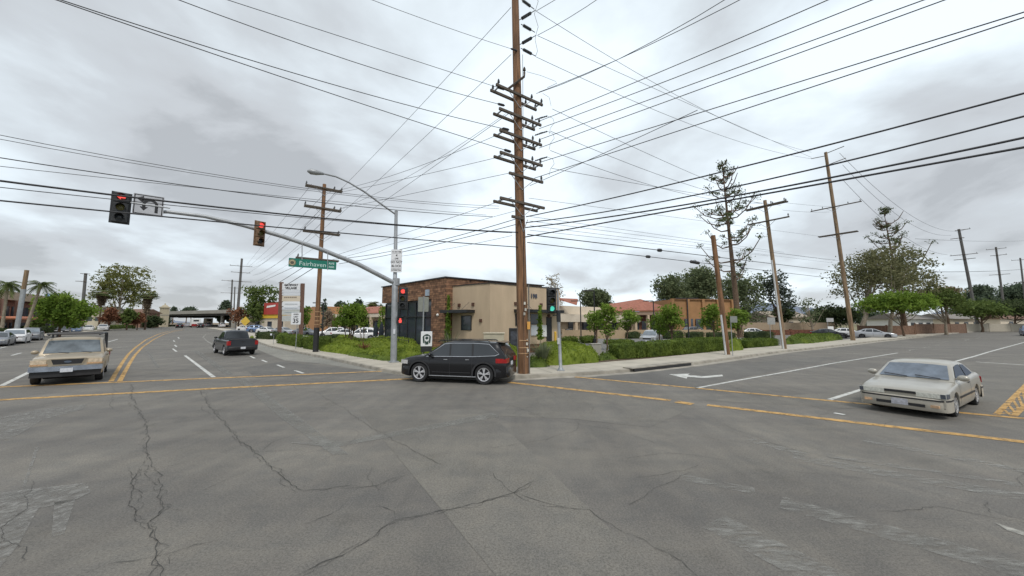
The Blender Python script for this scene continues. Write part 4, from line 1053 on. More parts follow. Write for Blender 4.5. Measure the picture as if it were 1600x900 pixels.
    for (hx, hz) in S.get('handles', ()):
        for sg in (-1, 1):
            m2 = MB(); m2.box((hx, sg*(wid(hx)*.985+.012), hz), (.17, .03, .03), bev=.01); m2.build('door_handle', S.get('handm', P_), root)
    for fn in S.get('extra', ()): fn(root, S, wid, Lh, W)
    return root
def face_box(mb, x, y0, y1, z0, z1, d=.03, bow=0.0, sgn=1):
    """curved panel across the nose (sgn 1) or tail (-1)"""
    m_ = max(2, int(abs(y1-y0)/.12)); vs = []
    for k in range(m_+1):
        y = y0+(y1-y0)*k/m_; xx = x-sgn*bow*(y*y)
        for dx in (0, sgn*d): vs += [(xx+dx, y, z0), (xx+dx, y, z1)]
    fs = []
    for k in range(m_):
        a = 4*k; b = 4*k+4
        fs += [(a, b, b+1, a+1), (a+2, a+3, b+3, b+2), (a+1, b+1, b+3, a+3), (a, a+2, b+2, b)]
    fs += [(0, 1, 3, 2), (4*m_, 4*m_+2, 4*m_+3, 4*m_+1)]
    mb.add(vs, fs)
def corner_lamp(root, nm, mat, S, wid, Lh, sg, front, z0, z1, yin, wrap, d=.02, child=None):
    """lamp hugging the corner of the body: from |y|=yin round to wrap metres along the side"""
    W = S['W']/2; sx = 1 if front else -1; mb = MB(); path = []
    wl = wid(sx*Lh)*.985
    for k in range(4): path.append((sx*(Lh+.004), yin+(wl-yin)*k/3))
    for k in range(1, 5): x = Lh-wrap*k/4; path.append((sx*x, wid(sx*x)*1.0+.002))
    vs = []
    for i, (x, y) in enumerate(path):
        ox = sx*d if i < 4 else 0; oy = d if i >= 3 else 0
        vs += [(x+ox, sg*(y+oy), z0), (x+ox, sg*(y+oy), z1), (x-sx*.02 if i < 4 else x, sg*(y-.02), z0), (x-sx*.02 if i < 4 else x, sg*(y-.02), z1)]
    fs = []
    for i in range(len(path)-1):
        a = 4*i; b = a+4; fs += [(a, b, b+1, a+1), (a+1, b+1, b+3, a+3), (a, a+2, b+2, b)]
    e = 4*(len(path)-1); fs += [(0, 1, 3, 2), (e, e+2, e+3, e+1)]
    mb.add(vs, fs); return mb.build(nm, mat, child or root, smooth=40)
def front_generic(hl=(.62, .76), bump=(.30, .60), gr=(.45, .62), gw=.45, tl=(.70, .88), bm=None, hyin=.5, plate_z=(.45, .72), gm=None, tyin=.5, hm=None, wrap=.25, bowf=.06, twrap=.2):
    def f(root, S, wid, Lh, W):
        b_ = bm or pt[S['paint']]
        for sg in (-1, 1):
            corner_lamp(root, 'headlight', hm or lamp_clear, S, wid, Lh, sg, True, hl[0], hl[1], W*hyin, wrap)
            corner_lamp(root, 'taillight', lamp_red, S, wid, Lh, sg, False, tl[0], tl[1], W*tyin, twrap)
        m2 = MB(); face_box(m2, Lh+.0, -W*gw, W*gw, gr[0], gr[1], .022, 0); m2.build('grille', gm or black, root)
        wn = wid(Lh)
        for sx, nm in ((1, 'front_bumper'), (-1, 'rear_bumper')):
            m2 = MB(); z0, z1 = bump; path = [(-.42, wid(Lh-.42)+.02), (-.2, wid(Lh-.2)+.03), (-.05, wn+.02), (.055, wn*.9), (.085, wn*.5), (.09, 0), (.085, -wn*.5), (.055, -wn*.9), (-.05, -wn-.02), (-.2, -wid(Lh-.2)-.03), (-.42, -wid(Lh-.42)-.02)]
            vs = []
            for x, y in path:
                for z, k in ((z0, -.03), (z0+.05, 0), (z1-.04, 0), (z1, -.035)): vs.append((sx*(Lh+x+(k if abs(y) < wn*.95 else 0)), y*(1+(k*.5 if abs(y) >= wn*.95 else 0)), z))
            m2.add(vs, [(i*4+k, i*4+k+1, i*4+k+5, i*4+k+4) for i in range(len(path)-1) for k in range(3)]+[(4*i, 4*i+4, 4*(len(path)-2-i)+0, 4*(len(path)-1-i)+0) for i in range(0)])
            for zz, kk in ((z0, 0), (z1, 3)):
                m2.add([vs[4*i+kk] for i in range(len(path))], [tuple(range(len(path)))])
            m2.build(nm, b_, root, smooth=40)
        for sx, z in ((1, plate_z[0]), (-1, plate_z[1])):
            m2 = MB(); xx = Lh+.10 if z < bump[1] else Lh+.02
            m2.box((sx*xx, 0, z), (.015, .31, .155)); m2.build('license_plate', plate, root)
    return f
# --- the black three-row SUV
def suv_extra(root, S, wid, Lh, W):
    m2 = MB()
    for sg in (-1, 1): m2.tube([(.75, sg*.60, 1.69), (.65, sg*.60, 1.76), (-1.5, sg*.60, 1.76), (-1.6, sg*.60, 1.71)], .022, 6)
    m2.build('roof_rail', black, root); m2 = MB(); m2.box((-2.02, 0, 1.69), (.32, 1.15, .04), ry=R(-6), bev=.01); m2.build('spoiler', pt['black'], root)
    m2 = MB()
    for sg in (-1, 1): m2.box((-.05, sg*(W*.97), .30), (2.1, .05, .035), bev=.01)
    m2.build('sill_trim', chrome, root)
    for c in (S['wf'], S['wr']):
        for sg in (-1, 1):
            m2 = MB(); vs = []
            for k in range(17):
                th = R(-8)+R(196)*k/16
                for r_, yy in ((S['R']+.055, .012), (S['R']+.125, .012)): vs.append((c+r_*math.cos(th), sg*(wid(c+r_*math.cos(th))+yy), max(.24, S['R']+r_*math.sin(th))))
            m2.add(vs, [(2*i, 2*i+1, 2*i+3, 2*i+2) for i in range(16)]); m2.build('arch_trim', trim_m, root)
suv = dict(L=4.74, W=1.98, R=.405, wf=1.46, wr=-1.44, clear=.24, paint='black', belt=1.10, wbelt=.95, wroof=.76, nose=.16, tail=.10, archgap=.05,
    top=[(-2.39, .98), (-2.35, 1.08), (-2.0, 1.12), (.9, 1.10), (1.3, 1.10), (1.9, 1.05), (2.2, .98), (2.33, .88), (2.39, .76)],
    cab=[(1.28, 1.09), (.42, 1.66), (.0, 1.73), (-.9, 1.75), (-1.95, 1.68), (-2.34, 1.12)],
    wins=[[(1.02, 1.13), (.36, 1.58), (.13, 1.62), (.10, 1.13)], [(.02, 1.13), (.05, 1.62), (-.86, 1.65), (-.90, 1.14)], [(-.98, 1.15), (-.95, 1.645), (-1.58, 1.61), (-1.98, 1.27), (-1.90, 1.20)]],
    chrome_win=[(1.16, 1.085), (.38, 1.625), (0, 1.665), (-.95, 1.675), (-1.62, 1.64), (-2.08, 1.24), (-1.92, 1.165), (-.95, 1.11)],
    seams=(1.0, .06, -.93), mould=((.85, -.85, .46, .03),), mould_m=trim_m, mirror=(.93, 1.17), handles=((.25, .98), (-.72, .99)), handm=chrome, spokes=5, split=True, wsmat=glass, rimm=M('bright alloy', (.62, .62, .64), .35, .4, var=.1),
    front=front_generic(hl=(.76, .92), bump=(.30, .66), gr=(.62, .80), gw=.5, tl=(.88, 1.06), hyin=.55, tyin=.45, twrap=.42, wrap=.35, plate_z=(.48, .82)), extra=(suv_extra,))
# --- pickups
def bed_extra(kind):
    def f(root, S, wid, Lh, W):
        z = S['belt']+.034
        m2 = MB(); x1 = S['cab'][-1][0]-.06; m2.box(((x1-Lh+.08)/2, 0, z+.002), (x1+Lh-.08, W*1.55, .02), bev=.005); m2.build('bed_cover' if kind == 'slate' else 'bed_floor', black, root)
        m2 = MB()
        for sg in (-1, 1): m2.box(((x1-Lh)/2, sg*W*.86, z+.02), (x1+Lh-.02, .10, .05), bev=.015)
        m2.box((-Lh+.03, 0, z+.01), (.06, W*1.7, .05), bev=.015); m2.build('bed_rail', pt[S['paint']] if kind == 'gold' else trim_m, root)
        m2 = MB(); face_box(m2, -Lh-.0, -W*.72, W*.72, .68, z-.06, .014, 0, -1); tg = m2.build('tailgate', pt[S['paint']], root)
        m2 = MB(); m2.box((-Lh-.03, 0, z-.16), (.02, .22, .07), bev=.008); m2.build('tailgate_handle', black, tg)
        if kind == 'gold':
            m2 = MB(); rk = .035
            for x in (x1-.2, -Lh+.25):
                for sg in (-1, 1): m2.tube([(x, sg*W*.86, z), (x, sg*W*.83, 1.98), (x, sg*W*.78, 2.02)], rk, 6)
                m2.tube([(x, -W*.78, 2.02), (x, W*.78, 2.02)], rk, 6)
            for sg in (-1, 1): m2.tube([(1.15, sg*W*.72, 1.99), (1.0, sg*W*.78, 2.02), (-Lh+.2, sg*W*.78, 2.02)], rk, 6)
            for x in (1.0, .5, -.1, -.6): m2.tube([(x, -W*.78, 2.02), (x, W*.78, 2.02)], rk*.8, 6)
            m2.build('ladder_rack', black, root)
            m2 = MB(); m2.tube([(x1+1.2, -.3, 1.12), (1.28, -.3, 1.12)], .01, 4); 
    return f
def gold_front(root, S, wid, Lh, W):
    for sg in (-1, 1):
        corner_lamp(root, 'headlight', M('cloudy lamp', (.62, .50, .36), .25, .1, var=.2, scale=14), S, wid, Lh, sg, True, .86, 1.02, W*.55, .16)
        h_ = corner_lamp(root, 'turn_light', M('dull amber', (.50, .30, .16), .35, var=.3, scale=20), S, wid, Lh, sg, True, .80, .858, W*.52, .18); h_.name = 'turn_light'
        corner_lamp(root, 'taillight', lamp_red, S, wid, Lh, sg, False, .80, 1.10, W*.84, .1)
    m2 = MB(); m2.slab([(Lh+.012, y*W, z) for y, z in ((-.44, 1.03), (.44, 1.03), (.37, .83), (-.37, .83))], (.02, 0, 0)); gr = m2.build('grille', black, root)
    m2 = MB(); m2.slab([(Lh+.01, y*W, z) for y, z in ((-.49, 1.06), (.49, 1.06), (.405, .795), (-.405, .795))], (.012, 0, 0)); m2.build('grille_surround', pt['gold'], gr)
    m2 = MB(); n = 16; m2.slab([(Lh+.034, .10*math.cos(2*math.pi*k/n), .93+.042*math.sin(2*math.pi*k/n)) for k in range(n)], (.01, 0, 0)); m2.build('badge', M('badge', (.12, .15, .2), .3, .5), gr)
    m2 = MB(); mbx = (Lh+.05)
    face_box(m2, Lh+.02, -W*.97, W*.97, .57, .76, .12, .05); m2.build('front_bumper', M('bumper chrome', (.42, .47, .56), .25, .85, var=.2, scale=4), root)
    m2 = MB(); face_box(m2, Lh+.0, -W*.94, W*.94, .34, .565, .06, .05); m2.build('air_dam', trim_m, root)
    m2 = MB(); m2.box((Lh+.155, 0, .60), (.015, .33, .16)); m2.build('license_plate', plate, root)
    m2 = MB(); face_box(m2, -Lh-.02, -W*.95, W*.95, .52, .72, .12, .05, -1); m2.build('rear_bumper', chrome, root)
pick = dict(L=5.55, W=1.99, R=.39, wf=1.78, wr=-1.72, clear=.36, paint='gold', belt=1.13, wbelt=.93, wroof=.80, nose=.07, tail=.02, archgap=.08, sh=.98, shtop=.92,
    top=[(-2.775, 1.13), (.95, 1.13), (1.4, 1.16), (2.3, 1.12), (2.68, 1.08), (2.775, 1.02)],
    cab=[(1.34, 1.15), (.80, 1.80), (.52, 1.84), (-.55, 1.84), (-.72, 1.78), (-.86, 1.13)],
    wins=[[(1.15, 1.19), (.62, 1.70), (.38, 1.74), (.36, 1.19)], [(.26, 1.19), (.28, 1.74), (-.50, 1.73), (-.58, 1.19)]],
    seams=(1.05, .31, -.62, -.9), mirror=(1.02, 1.26), handles=((.45, 1.02), (-.42, 1.02)), handm=black, front=gold_front, extra=(bed_extra('gold'),), wiper=True, wsmat=M('pale windscreen', (.11, .13, .145), .06, var=.4, scale=3, spec=1.0))
def slate_mod():
    S = dict(pick); S.update(paint='slate', belt=1.20, wroof=.70, wbelt=.88, nose=.08, R=.40, L=5.7, wf=1.80, wr=-1.78,
        top=[(-2.85, 1.20), (.95, 1.20), (1.4, 1.24), (2.3, 1.19), (2.7, 1.12), (2.85, 1.0)],
        cab=[(1.45, 1.20), (.70, 1.84), (.4, 1.90), (-.45, 1.89), (-.62, 1.83), (-.74, 1.20)],
        wins=[[(1.18, 1.25), (.60, 1.75), (.32, 1.80), (.30, 1.25)], [(.2, 1.25), (.22, 1.80), (-.42, 1.78), (-.50, 1.25)]], seams=(1.05, .25, -.55, -.80), mirror=(1.05, 1.32), handles=((.42, 1.10), (-.35, 1.10)),
        front=front_generic(hl=(.90, 1.08), bump=(.44, .70), gr=(.80, 1.10), gw=.55, tl=(.82, 1.14), hyin=.6, tyin=.78, twrap=.20, plate_z=(.52, .60), bm=trim_m), extra=(bed_extra('slate'),), wsmat=glass, mirm=black, wiper=False)
    return S
# --- two-door coupe
def coupe_front(root, S, wid, Lh, W):
    for sg in (-1, 1):
        corner_lamp(root, 'headlight', M('ribbed lamp', (.62, .62, .56), .12, .1, var=.22, scale=26), S, wid, Lh, sg, True, .545, .665, W*.36, .02)
        corner_lamp(root, 'corner_light', M('corner lamp', (.07, .08, .10), .2, var=.2), S, wid, Lh, sg, True, .55, .66, W*.86, .20, d=.024)
        corner_lamp(root, 'taillight', lamp_red, S, wid, Lh, sg, False, .62, .80, W*.4, .2)
    m2 = MB(); face_box(m2, Lh+.0, -W*.35, W*.35, .60, .66, .024, 0); m2.build('grille', black, root)
    silver_b = M('bumper beige', (.42, .39, .33), .45, var=.08)
    wn = wid(Lh)
    for sx, nm in ((1, 'front_bumper'), (-1, 'rear_bumper')):
        m2 = MB(); path = [(-.5, wid(Lh-.5)+.012), (-.22, wid(Lh-.22)+.025), (-.06, wn+.015), (.05, wn*.9), (.09, wn*.5), (.10, 0)]
        path = path+[(x, -y) for x, y in path[-2::-1]]; vs = []
        for x, y in path:
            for z, k in ((.19, -.06), (.26, -.01), (.44, 0), (.485, -.01), (.525, -.05)): vs.append((sx*(Lh+x+(k if abs(y) < wn*.97 else 0)), y, z))
        m2.add(vs, [(i*5+k, i*5+k+1, i*5+k+6, i*5+k+5) for i in range(len(path)-1) for k in range(4)])
        for kk in (0, 4): m2.add([vs[5*i+kk] for i in range(len(path))], [tuple(range(len(path)))])
        b_ = m2.build(nm, silver_b, root, smooth=40)
        m2 = MB(); vs = []
        for x, y in path:
            e = .008
            for z in (.465, .505): vs.append((sx*(Lh+x+e), y+(e if y > 0 else -e if y < 0 else 0), z))
        m2.add(vs, [(2*i, 2*i+1, 2*i+3, 2*i+2) for i in range(len(path)-1)]); m2.build('bumper_strip', trim_m, b_)
        if sx > 0:
            for sg in (-1, 1):
                m2 = MB(); m2.box((Lh+.075, sg*W*.36, .325), (.05, W*.36, .075), rz=-sg*R(3)); m2.build('air_intake', black, b_)
                m2 = MB(); m2.box((Lh+.052, sg*W*.70, .335), (.05, W*.27, .065), rz=-sg*R(14)); m2.build('fog_light', M('fog amber', (.55, .36, .22), .3, var=.3, scale=20), b_)
            m2 = MB(); m2.box((Lh+.108, 0, .37), (.015, .32, .16)); m2.build('license_plate', M('worn plate', (.42, .42, .46), .5, var=.25, scale=16), root)
coupe = dict(L=4.70, W=1.72, R=.30, wf=1.42, wr=-1.30, clear=.20, paint='beige', belt=.88, wbelt=.93, wroof=.74, nose=.06, tail=.08, nlen=.5, archgap=.055, tw=.19, sh=.98, shtop=.90,
    top=[(-2.35, .78), (-2.25, .92), (-1.3, .94), (-.2, .90), (.85, .88), (1.5, .82), (2.0, .75), (2.28, .68), (2.35, .64)],
    cab=[(1.10, .87), (.32, 1.30), (-.15, 1.345), (-.85, 1.33), (-1.05, 1.29), (-1.72, .93)],
    wins=[[(.88, .91), (.28, 1.235), (-.10, 1.27), (-.42, 1.27), (-.40, .92)], [(-.50, .93), (-.52, 1.265), (-.90, 1.24), (-1.40, .96)]],
    seams=(.90, -.48), mould=((1.05, -.95, .47, .055),), mould_m=trim_m, mirror=(.78, .97), handles=((-.30, .78),), handm=black, front=coupe_front, wiper=True, spokes=6, rimm=M('wheel cover', (.52, .52, .52), .35, .4, var=.15),
    wsmat=M('sky-toned windscreen', (.13, .16, .20), .06, var=.35, scale=3, spec=1.0))  # reflected sky is put into this windscreen's base colour
sedan = dict(L=4.65, W=1.82, R=.33, wf=1.38, wr=-1.36, clear=.19, paint='silver', belt=.93, wbelt=.93, wroof=.68, nose=.16, tail=.12, archgap=.05,
    top=[(-2.32, .86), (-2.2, 1.02), (-1.7, 1.04), (-.2, .95), (1.0, .92), (1.7, .86), (2.15, .74), (2.32, .60)],
    cab=[(1.10, .92), (.20, 1.38), (-.2, 1.44), (-.8, 1.42), (-1.1, 1.37), (-1.95, 1.03)],
    wins=[[(.86, .97), (.16, 1.32), (-.10, 1.365), (-.10, .98)], [(-.20, .98), (-.20, 1.365), (-.80, 1.345), (-.98, 1.0)], [(-1.06, 1.02), (-.90, 1.33), (-1.12, 1.28), (-1.42, 1.06)]],
    seams=(.86, -.15, -1.02), mirror=(.78, 1.0), handles=((0.05, .84), (-.9, .86)), front=front_generic(hl=(.58, .70), bump=(.22, .52), gr=(.42, .58), gw=.5, tl=(.74, .90), tyin=.45, wrap=.4), spokes=5, rimm=M('dark alloy', (.10, .10, .11), .4, .5), wsmat=glass)
suv2 = dict(L=4.65, W=1.86, R=.36, wf=1.36, wr=-1.34, clear=.22, paint='white', belt=1.04, wbelt=.94, wroof=.72, nose=.15, tail=.10, archgap=.05,
    top=[(-2.32, .98), (-2.25, 1.06), (-1.9, 1.08), (.9, 1.03), (1.7, .99), (2.15, .88), (2.32, .72)],
    cab=[(1.20, 1.03), (.42, 1.57), (0, 1.65), (-.9, 1.66), (-1.65, 1.60), (-2.18, 1.08)],
    wins=[[(.95, 1.08), (.36, 1.49), (.12, 1.54), (.10, 1.08)], [(0, 1.08), (.03, 1.55), (-.80, 1.57), (-.86, 1.09)], [(-.95, 1.10), (-.90, 1.565), (-1.5, 1.52), (-1.78, 1.16)]],
    seams=(.95, .05, -.9), mirror=(.85, 1.12), handles=((.2, .92), (-.7, .93)), front=front_generic(hl=(.74, .88), bump=(.28, .58), gr=(.58, .78), gw=.5, tl=(.86, 1.02), tyin=.5), spokes=5)
def put(o, loc, head):
    h = unit(head); o.location = (loc[0], loc[1], g(loc[0], loc[1])); o.rotation_euler = (0, 0, math.atan2(h.y, h.x)); return o
V1 = make_vehicle('parked_suv', suv, 'black three-row SUV crossing the junction in front of the tall timber pole', 'car'); V1.name = 'black_suv'
put(V1, (-2.33, 16.2), (-.972, .235, 0))
V2 = make_vehicle('pickup_truck', pick, 'gold pickup with chrome bumper and black ladder rack waiting at the yellow line', 'pickup truck')
put(V2, (-20.30, 16.9), (.725, -.69, 0))
V3 = make_vehicle('pickup_truck', slate_mod(), 'dark slate pickup seen from behind driving away along the left street', 'pickup truck')
put(V3, (-23.05, 30.05), (-.75, .66, 0))
V4 = make_vehicle('coupe', coupe, 'beige two-door coupe rolling over the right-hand crosswalk', 'car')
put(V4, (12.75, 11.35), (-.86, -.51, 0))
V5 = make_vehicle('sedan_car', sedan, 'silver saloon nosing out of the driveway behind the tall pole at right', 'car')
V6 = make_vehicle('white_suv', suv2, 'small white SUV at far left, second car from the frame edge', 'car')
def bycol(src, label, name, px, Y, head, col, group=None, h=0):
    """copy of a finished vehicle placed by its distance; px = image column of its centre"""
    o = copy_tree(src, None, pt[col] if col else None); o.name = name; x = (px-800)/F*Y*1.0
    put(o, (x, Y), head); o['label'] = label
    if group: o['group'] = group
    return o
put(V5, G(1366, 528.5), (.72, -.62, 0))
gl = 'cars in the far lanes on the left'
put(V6, ((31-800)/F*42, 42), (-DL)); V6['group'] = gl
bycol(V5, 'grey car cut by the left frame edge', 'sedan_car', 4, 38, -DL, 'grey', gl)
bycol(V6, 'dark SUV just behind the small white SUV at far left', 'dark_suv', 54, 48, -DL, 'grey', gl)
bycol(V5, 'black saloon in the far lane, seen over the hood roof of the gold pickup', 'sedan_car', 103, 70, -DL, 'black', gl)
bycol(V5, 'blue-grey saloon between the black and white cars behind the gold pickup', 'sedan_car', 122, 78, -DL, 'blue', gl)
bycol(V5, 'white saloon in the row behind the gold pickup', 'sedan_car', 142, 86, -DL, 'white', gl)
bycol(V6, 'white SUV at the right end of the row behind the gold pickup', 'white_suv', 165, 90, -DL, 'white', gl)
gfar = 'small cars far down the left street'
bycol(V5, 'black and silver saloon alone beyond the curving yellow line', 'sedan_car', 235, 150, unit((.8, -.6, 0)), 'silver', gfar)
bycol(V6, 'white car in front of the overpass corner tower', 'white_suv', 262, 165, unit((.8, -.6, 0)), 'white', gfar)
bycol(V6, 'dark SUV leftmost of the queue at the underpass', 'dark_suv', 283, 125, DL, 'black', gfar)
bycol(V5, 'silver saloon second in the queue at the underpass', 'sedan_car', 295, 140, DL, 'silver', gfar)
bycol(V6, 'black SUV below the motorhome at the underpass', 'dark_suv', 315, 130, DL, 'black', gfar)
bycol(V6, 'grey SUV right of the black one at the underpass', 'grey_suv', 327, 150, DL, 'grey', gfar)
bycol(V6, 'pale SUV at the right end of the underpass queue', 'white_suv', 349, 140, DL, 'white', gfar)
gp_ = 'cars in the shopping centre car park'
for lb, px, Y, hd, col, src in [('white saloon in the car park beside the yellow diamond sign', 388, 92, (1, -.2, 0), 'white', V5), ('dark blue SUV parked below the red shop sign', 407, 84, (.9, .5, 0), 'blue', V6), ('white saloon parked left of the shop pylon', 421, 74, (.95, -.3, 0), 'white', V5),
      ('silver saloon parked at the foot of the shop pylon', 446, 72, (.95, -.3, 0), 'silver', V5), ('white SUV parked alone right of the brown pole', 520, 60, (-.85, -.5, 0), 'white', V6), ('white saloon parked behind the multi-stem tree', 545, 58, (.9, .2, 0), 'white', V5),
      ('white SUV parked right of the multi-stem tree', 566, 52, (-.9, -.3, 0), 'white', V6), ('white hatchback parked beyond the patio umbrellas', 580, 60, (.9, .2, 0), 'white', V6), ('grey saloon half hidden behind the brown pole', 480, 66, (.9, -.3, 0), 'grey', V5)]:
    bycol(src, lb, 'parked_car', px, Y, Vector(hd), col, gp_)
bycol(V6, 'silver SUV with dark grille facing us in the right-hand car park', 'silver_suv', 1016, 44, (-.55, -.83, 0), 'silver')
bycol(V5, 'white saloon parked right of the lot trees, beyond the low hedge', 'parked_car', 1177, 62, (.9, -.35, 0), 'white')
bycol(V5, 'black saloon behind the silver saloon at the driveway', 'sedan_car', 1292, 55, (.8, -.55, 0), 'black')
bycol(V5, 'pale parked car behind the pole at the right-hand driveway', 'parked_car', 1320, 60, (.8, -.55, 0), 'white')
bycol(V5, 'pale car roof beside the cream building, right of the green light', 'parked_car', 893, 62, (.9, .3, 0), 'white')
bycol(V6, 'grey car parked in front of the orange building', 'parked_car', 1085, 66, (.9, .1, 0), 'grey')
bycol(V6, 'blue SUV cut by the right frame edge', 'blue_suv', 1604, 60, (-.75, -.65, 0), 'blue')
# motorhome and red-white truck at the underpass
def box_truck(nm, lb, px, Y, w_, h, L_, c1, c2, hd):
    x = (px-800)/F*Y; r_ = thing(nm, lb, 'truck', (x, Y, g(x, Y)), math.atan2(hd[1], hd[0]))
    m2 = MB(); m2.box((-.6, 0, .55+h/2), (L_-1.2, w_, h), bev=.08); m2.build('cargo_box', c1, r_)
    m2 = MB(); m2.box((L_/2-.6, 0, 1.25), (1.7, w_*.92, 1.7), bev=.15); m2.build('cab', c2, r_)
    m2 = MB(); m2.box((-L_/2-.02, 0, .9), (.06, w_*.98, .8), bev=.02); m2.build('lower_panel', c2, r_)
    for sx in (-1, 1):
        for sg in (-1, 1): m2 = MB(); m2.lathe([(0, -.14), (.42, -.14), (.45, 0), (.42, .14), (0, .14)], (sx*L_*.32, sg*(w_/2-.15), .45), 14, 'Y'); m2.build('wheel', rubber, r_)
    m2 = MB(); m2.box((-L_/2-.03, 0, .55+h*.72), (.05, w_*.6, h*.2), bev=.01); m2.build('rear_window', glass, r_)
    return r_
box_truck('box_truck', 'white truck with red lower panel waiting at the underpass', 307, 135, 2.5, 2.7, 7, white, pt['red'], DL)
box_truck('motorhome', 'cream motorhome at the underpass beside the red panelled truck', 327, 160, 2.5, 3.0, 8, stucco_cream, white, DL)
# ------------------------------------------------------------------ vegetation
GR = {'fresh': leafmat('fresh leaves', (0.092, 0.160, 0.025), (0.235, 0.336, 0.050)), 'mid': leafmat('mid leaves', (0.076, 0.118, 0.034), (0.168, 0.218, 0.059)), 'oak': leafmat('grey-green leaves', (0.087, 0.120, 0.061), (0.207, 0.239, 0.120)),
      'dark': leafmat('dark leaves', (0.042, 0.067, 0.030), (0.106, 0.131, 0.053)), 'olive': leafmat('olive leaves', (0.118, 0.134, 0.042), (0.252, 0.252, 0.084)), 'pine': leafmat('pine needles', (0.055, 0.082, 0.033), (0.155, 0.182, 0.082)),
      'hedge': leafmat('hedge leaves', (0.076, 0.118, 0.025), (0.176, 0.235, 0.042), 1.5), 'cover': leafmat('juniper', (0.120, 0.175, 0.020), (0.271, 0.335, 0.048), 1.2), 'red': leafmat('reddish leaves', (0.168, 0.070, 0.042), (0.308, 0.154, 0.084)),
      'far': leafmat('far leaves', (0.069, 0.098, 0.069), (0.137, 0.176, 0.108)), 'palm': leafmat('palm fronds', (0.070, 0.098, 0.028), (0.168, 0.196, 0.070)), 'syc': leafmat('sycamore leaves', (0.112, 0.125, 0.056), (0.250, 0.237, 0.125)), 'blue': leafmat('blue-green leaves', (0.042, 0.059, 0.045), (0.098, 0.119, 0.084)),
      'brown': leafmat('dry leaves', (0.20, 0.155, 0.11), (0.34, 0.27, 0.19)), 'twig': leafmat('pale sparse leaves', (0.196, 0.154, 0.098), (0.364, 0.308, 0.196)), 'agave': leafmat('grey blades', (0.126, 0.154, 0.084), (0.266, 0.280, 0.168))}
rng = np.random.default_rng(5)
def leaf_mesh(name, C, size, mat, parent=None, flat=0.0, seed=0, asp=1.7, core=None):
    """C: (n,3) leaf centres -> one mesh of small rhombic leaves"""
    n = len(C); r = rng
    a = r.normal(size=(n, 3)); a[:, 2] *= (1-flat*.6); a /= np.linalg.norm(a, axis=1)[:, None]
    b = r.normal(size=(n, 3)); b[:, 2] *= (1-flat); b -= (a*b).sum(1)[:, None]*a; b /= np.linalg.norm(b, axis=1)[:, None]
    s = size*r.uniform(.6, 1.3, (n, 1)); L_ = a*s*asp/2; w_ = b*s/2
    v = np.stack([C-L_, C+w_*.9, C+L_, C-w_*.9], 1).reshape(-1, 3)
    nv = len(v); extra_v, extra_f = (core.v, core.f) if core else ([], [])
    me = bpy.data.meshes.new(name)
    if extra_v:
        allv = np.concatenate([v, np.array([tuple(p) for p in extra_v])]); fs = [(4*i, 4*i+1, 4*i+2, 4*i+3) for i in range(n)]+[tuple(k+nv for k in f) for f in extra_f]
        me.from_pydata(allv.tolist(), [], fs)
    else:
        me.vertices.add(nv); me.vertices.foreach_set('co', v.ravel().astype(np.float32))
        me.loops.add(nv); me.loops.foreach_set('vertex_index', np.arange(nv, dtype=np.int32))
        me.polygons.add(n); me.polygons.foreach_set('loop_start', np.arange(0, nv, 4, dtype=np.int32))
        me.update(calc_edges=True)
    me.materials.append(mat); o = bpy.data.objects.new(name, me); COL.objects.link(o)
    if parent: o.parent = parent
    return o
def blob_points(blobs, dens, clump=.35, leaves=14, shell=.55):
    """clumps of leaves through ellipsoids; returns leaf centres and clump centres"""
    out = []; cl = []
    for (c, rad) in blobs:
        c = np.array(c); rad = np.array(rad); vol = rad[0]*rad[1]+rad[1]*rad[2]+rad[0]*rad[2]
        n = max(4, int(dens*vol)); d = rng.normal(size=(n, 3)); d /= np.linalg.norm(d, axis=1)[:, None]
        q = c+d*rad*rng.uniform(shell, 1.0, (n, 1)); cl.append(q)
        cr_ = clump*rng.uniform(.6, 1.4, (n, 1, 1))
        e = rng.normal(size=(n, leaves, 3))*.5*cr_*np.array([1, 1, .7]); out.append((q[:, None, :]+e).reshape(-1, 3))
    return np.concatenate(out), np.concatenate(cl)
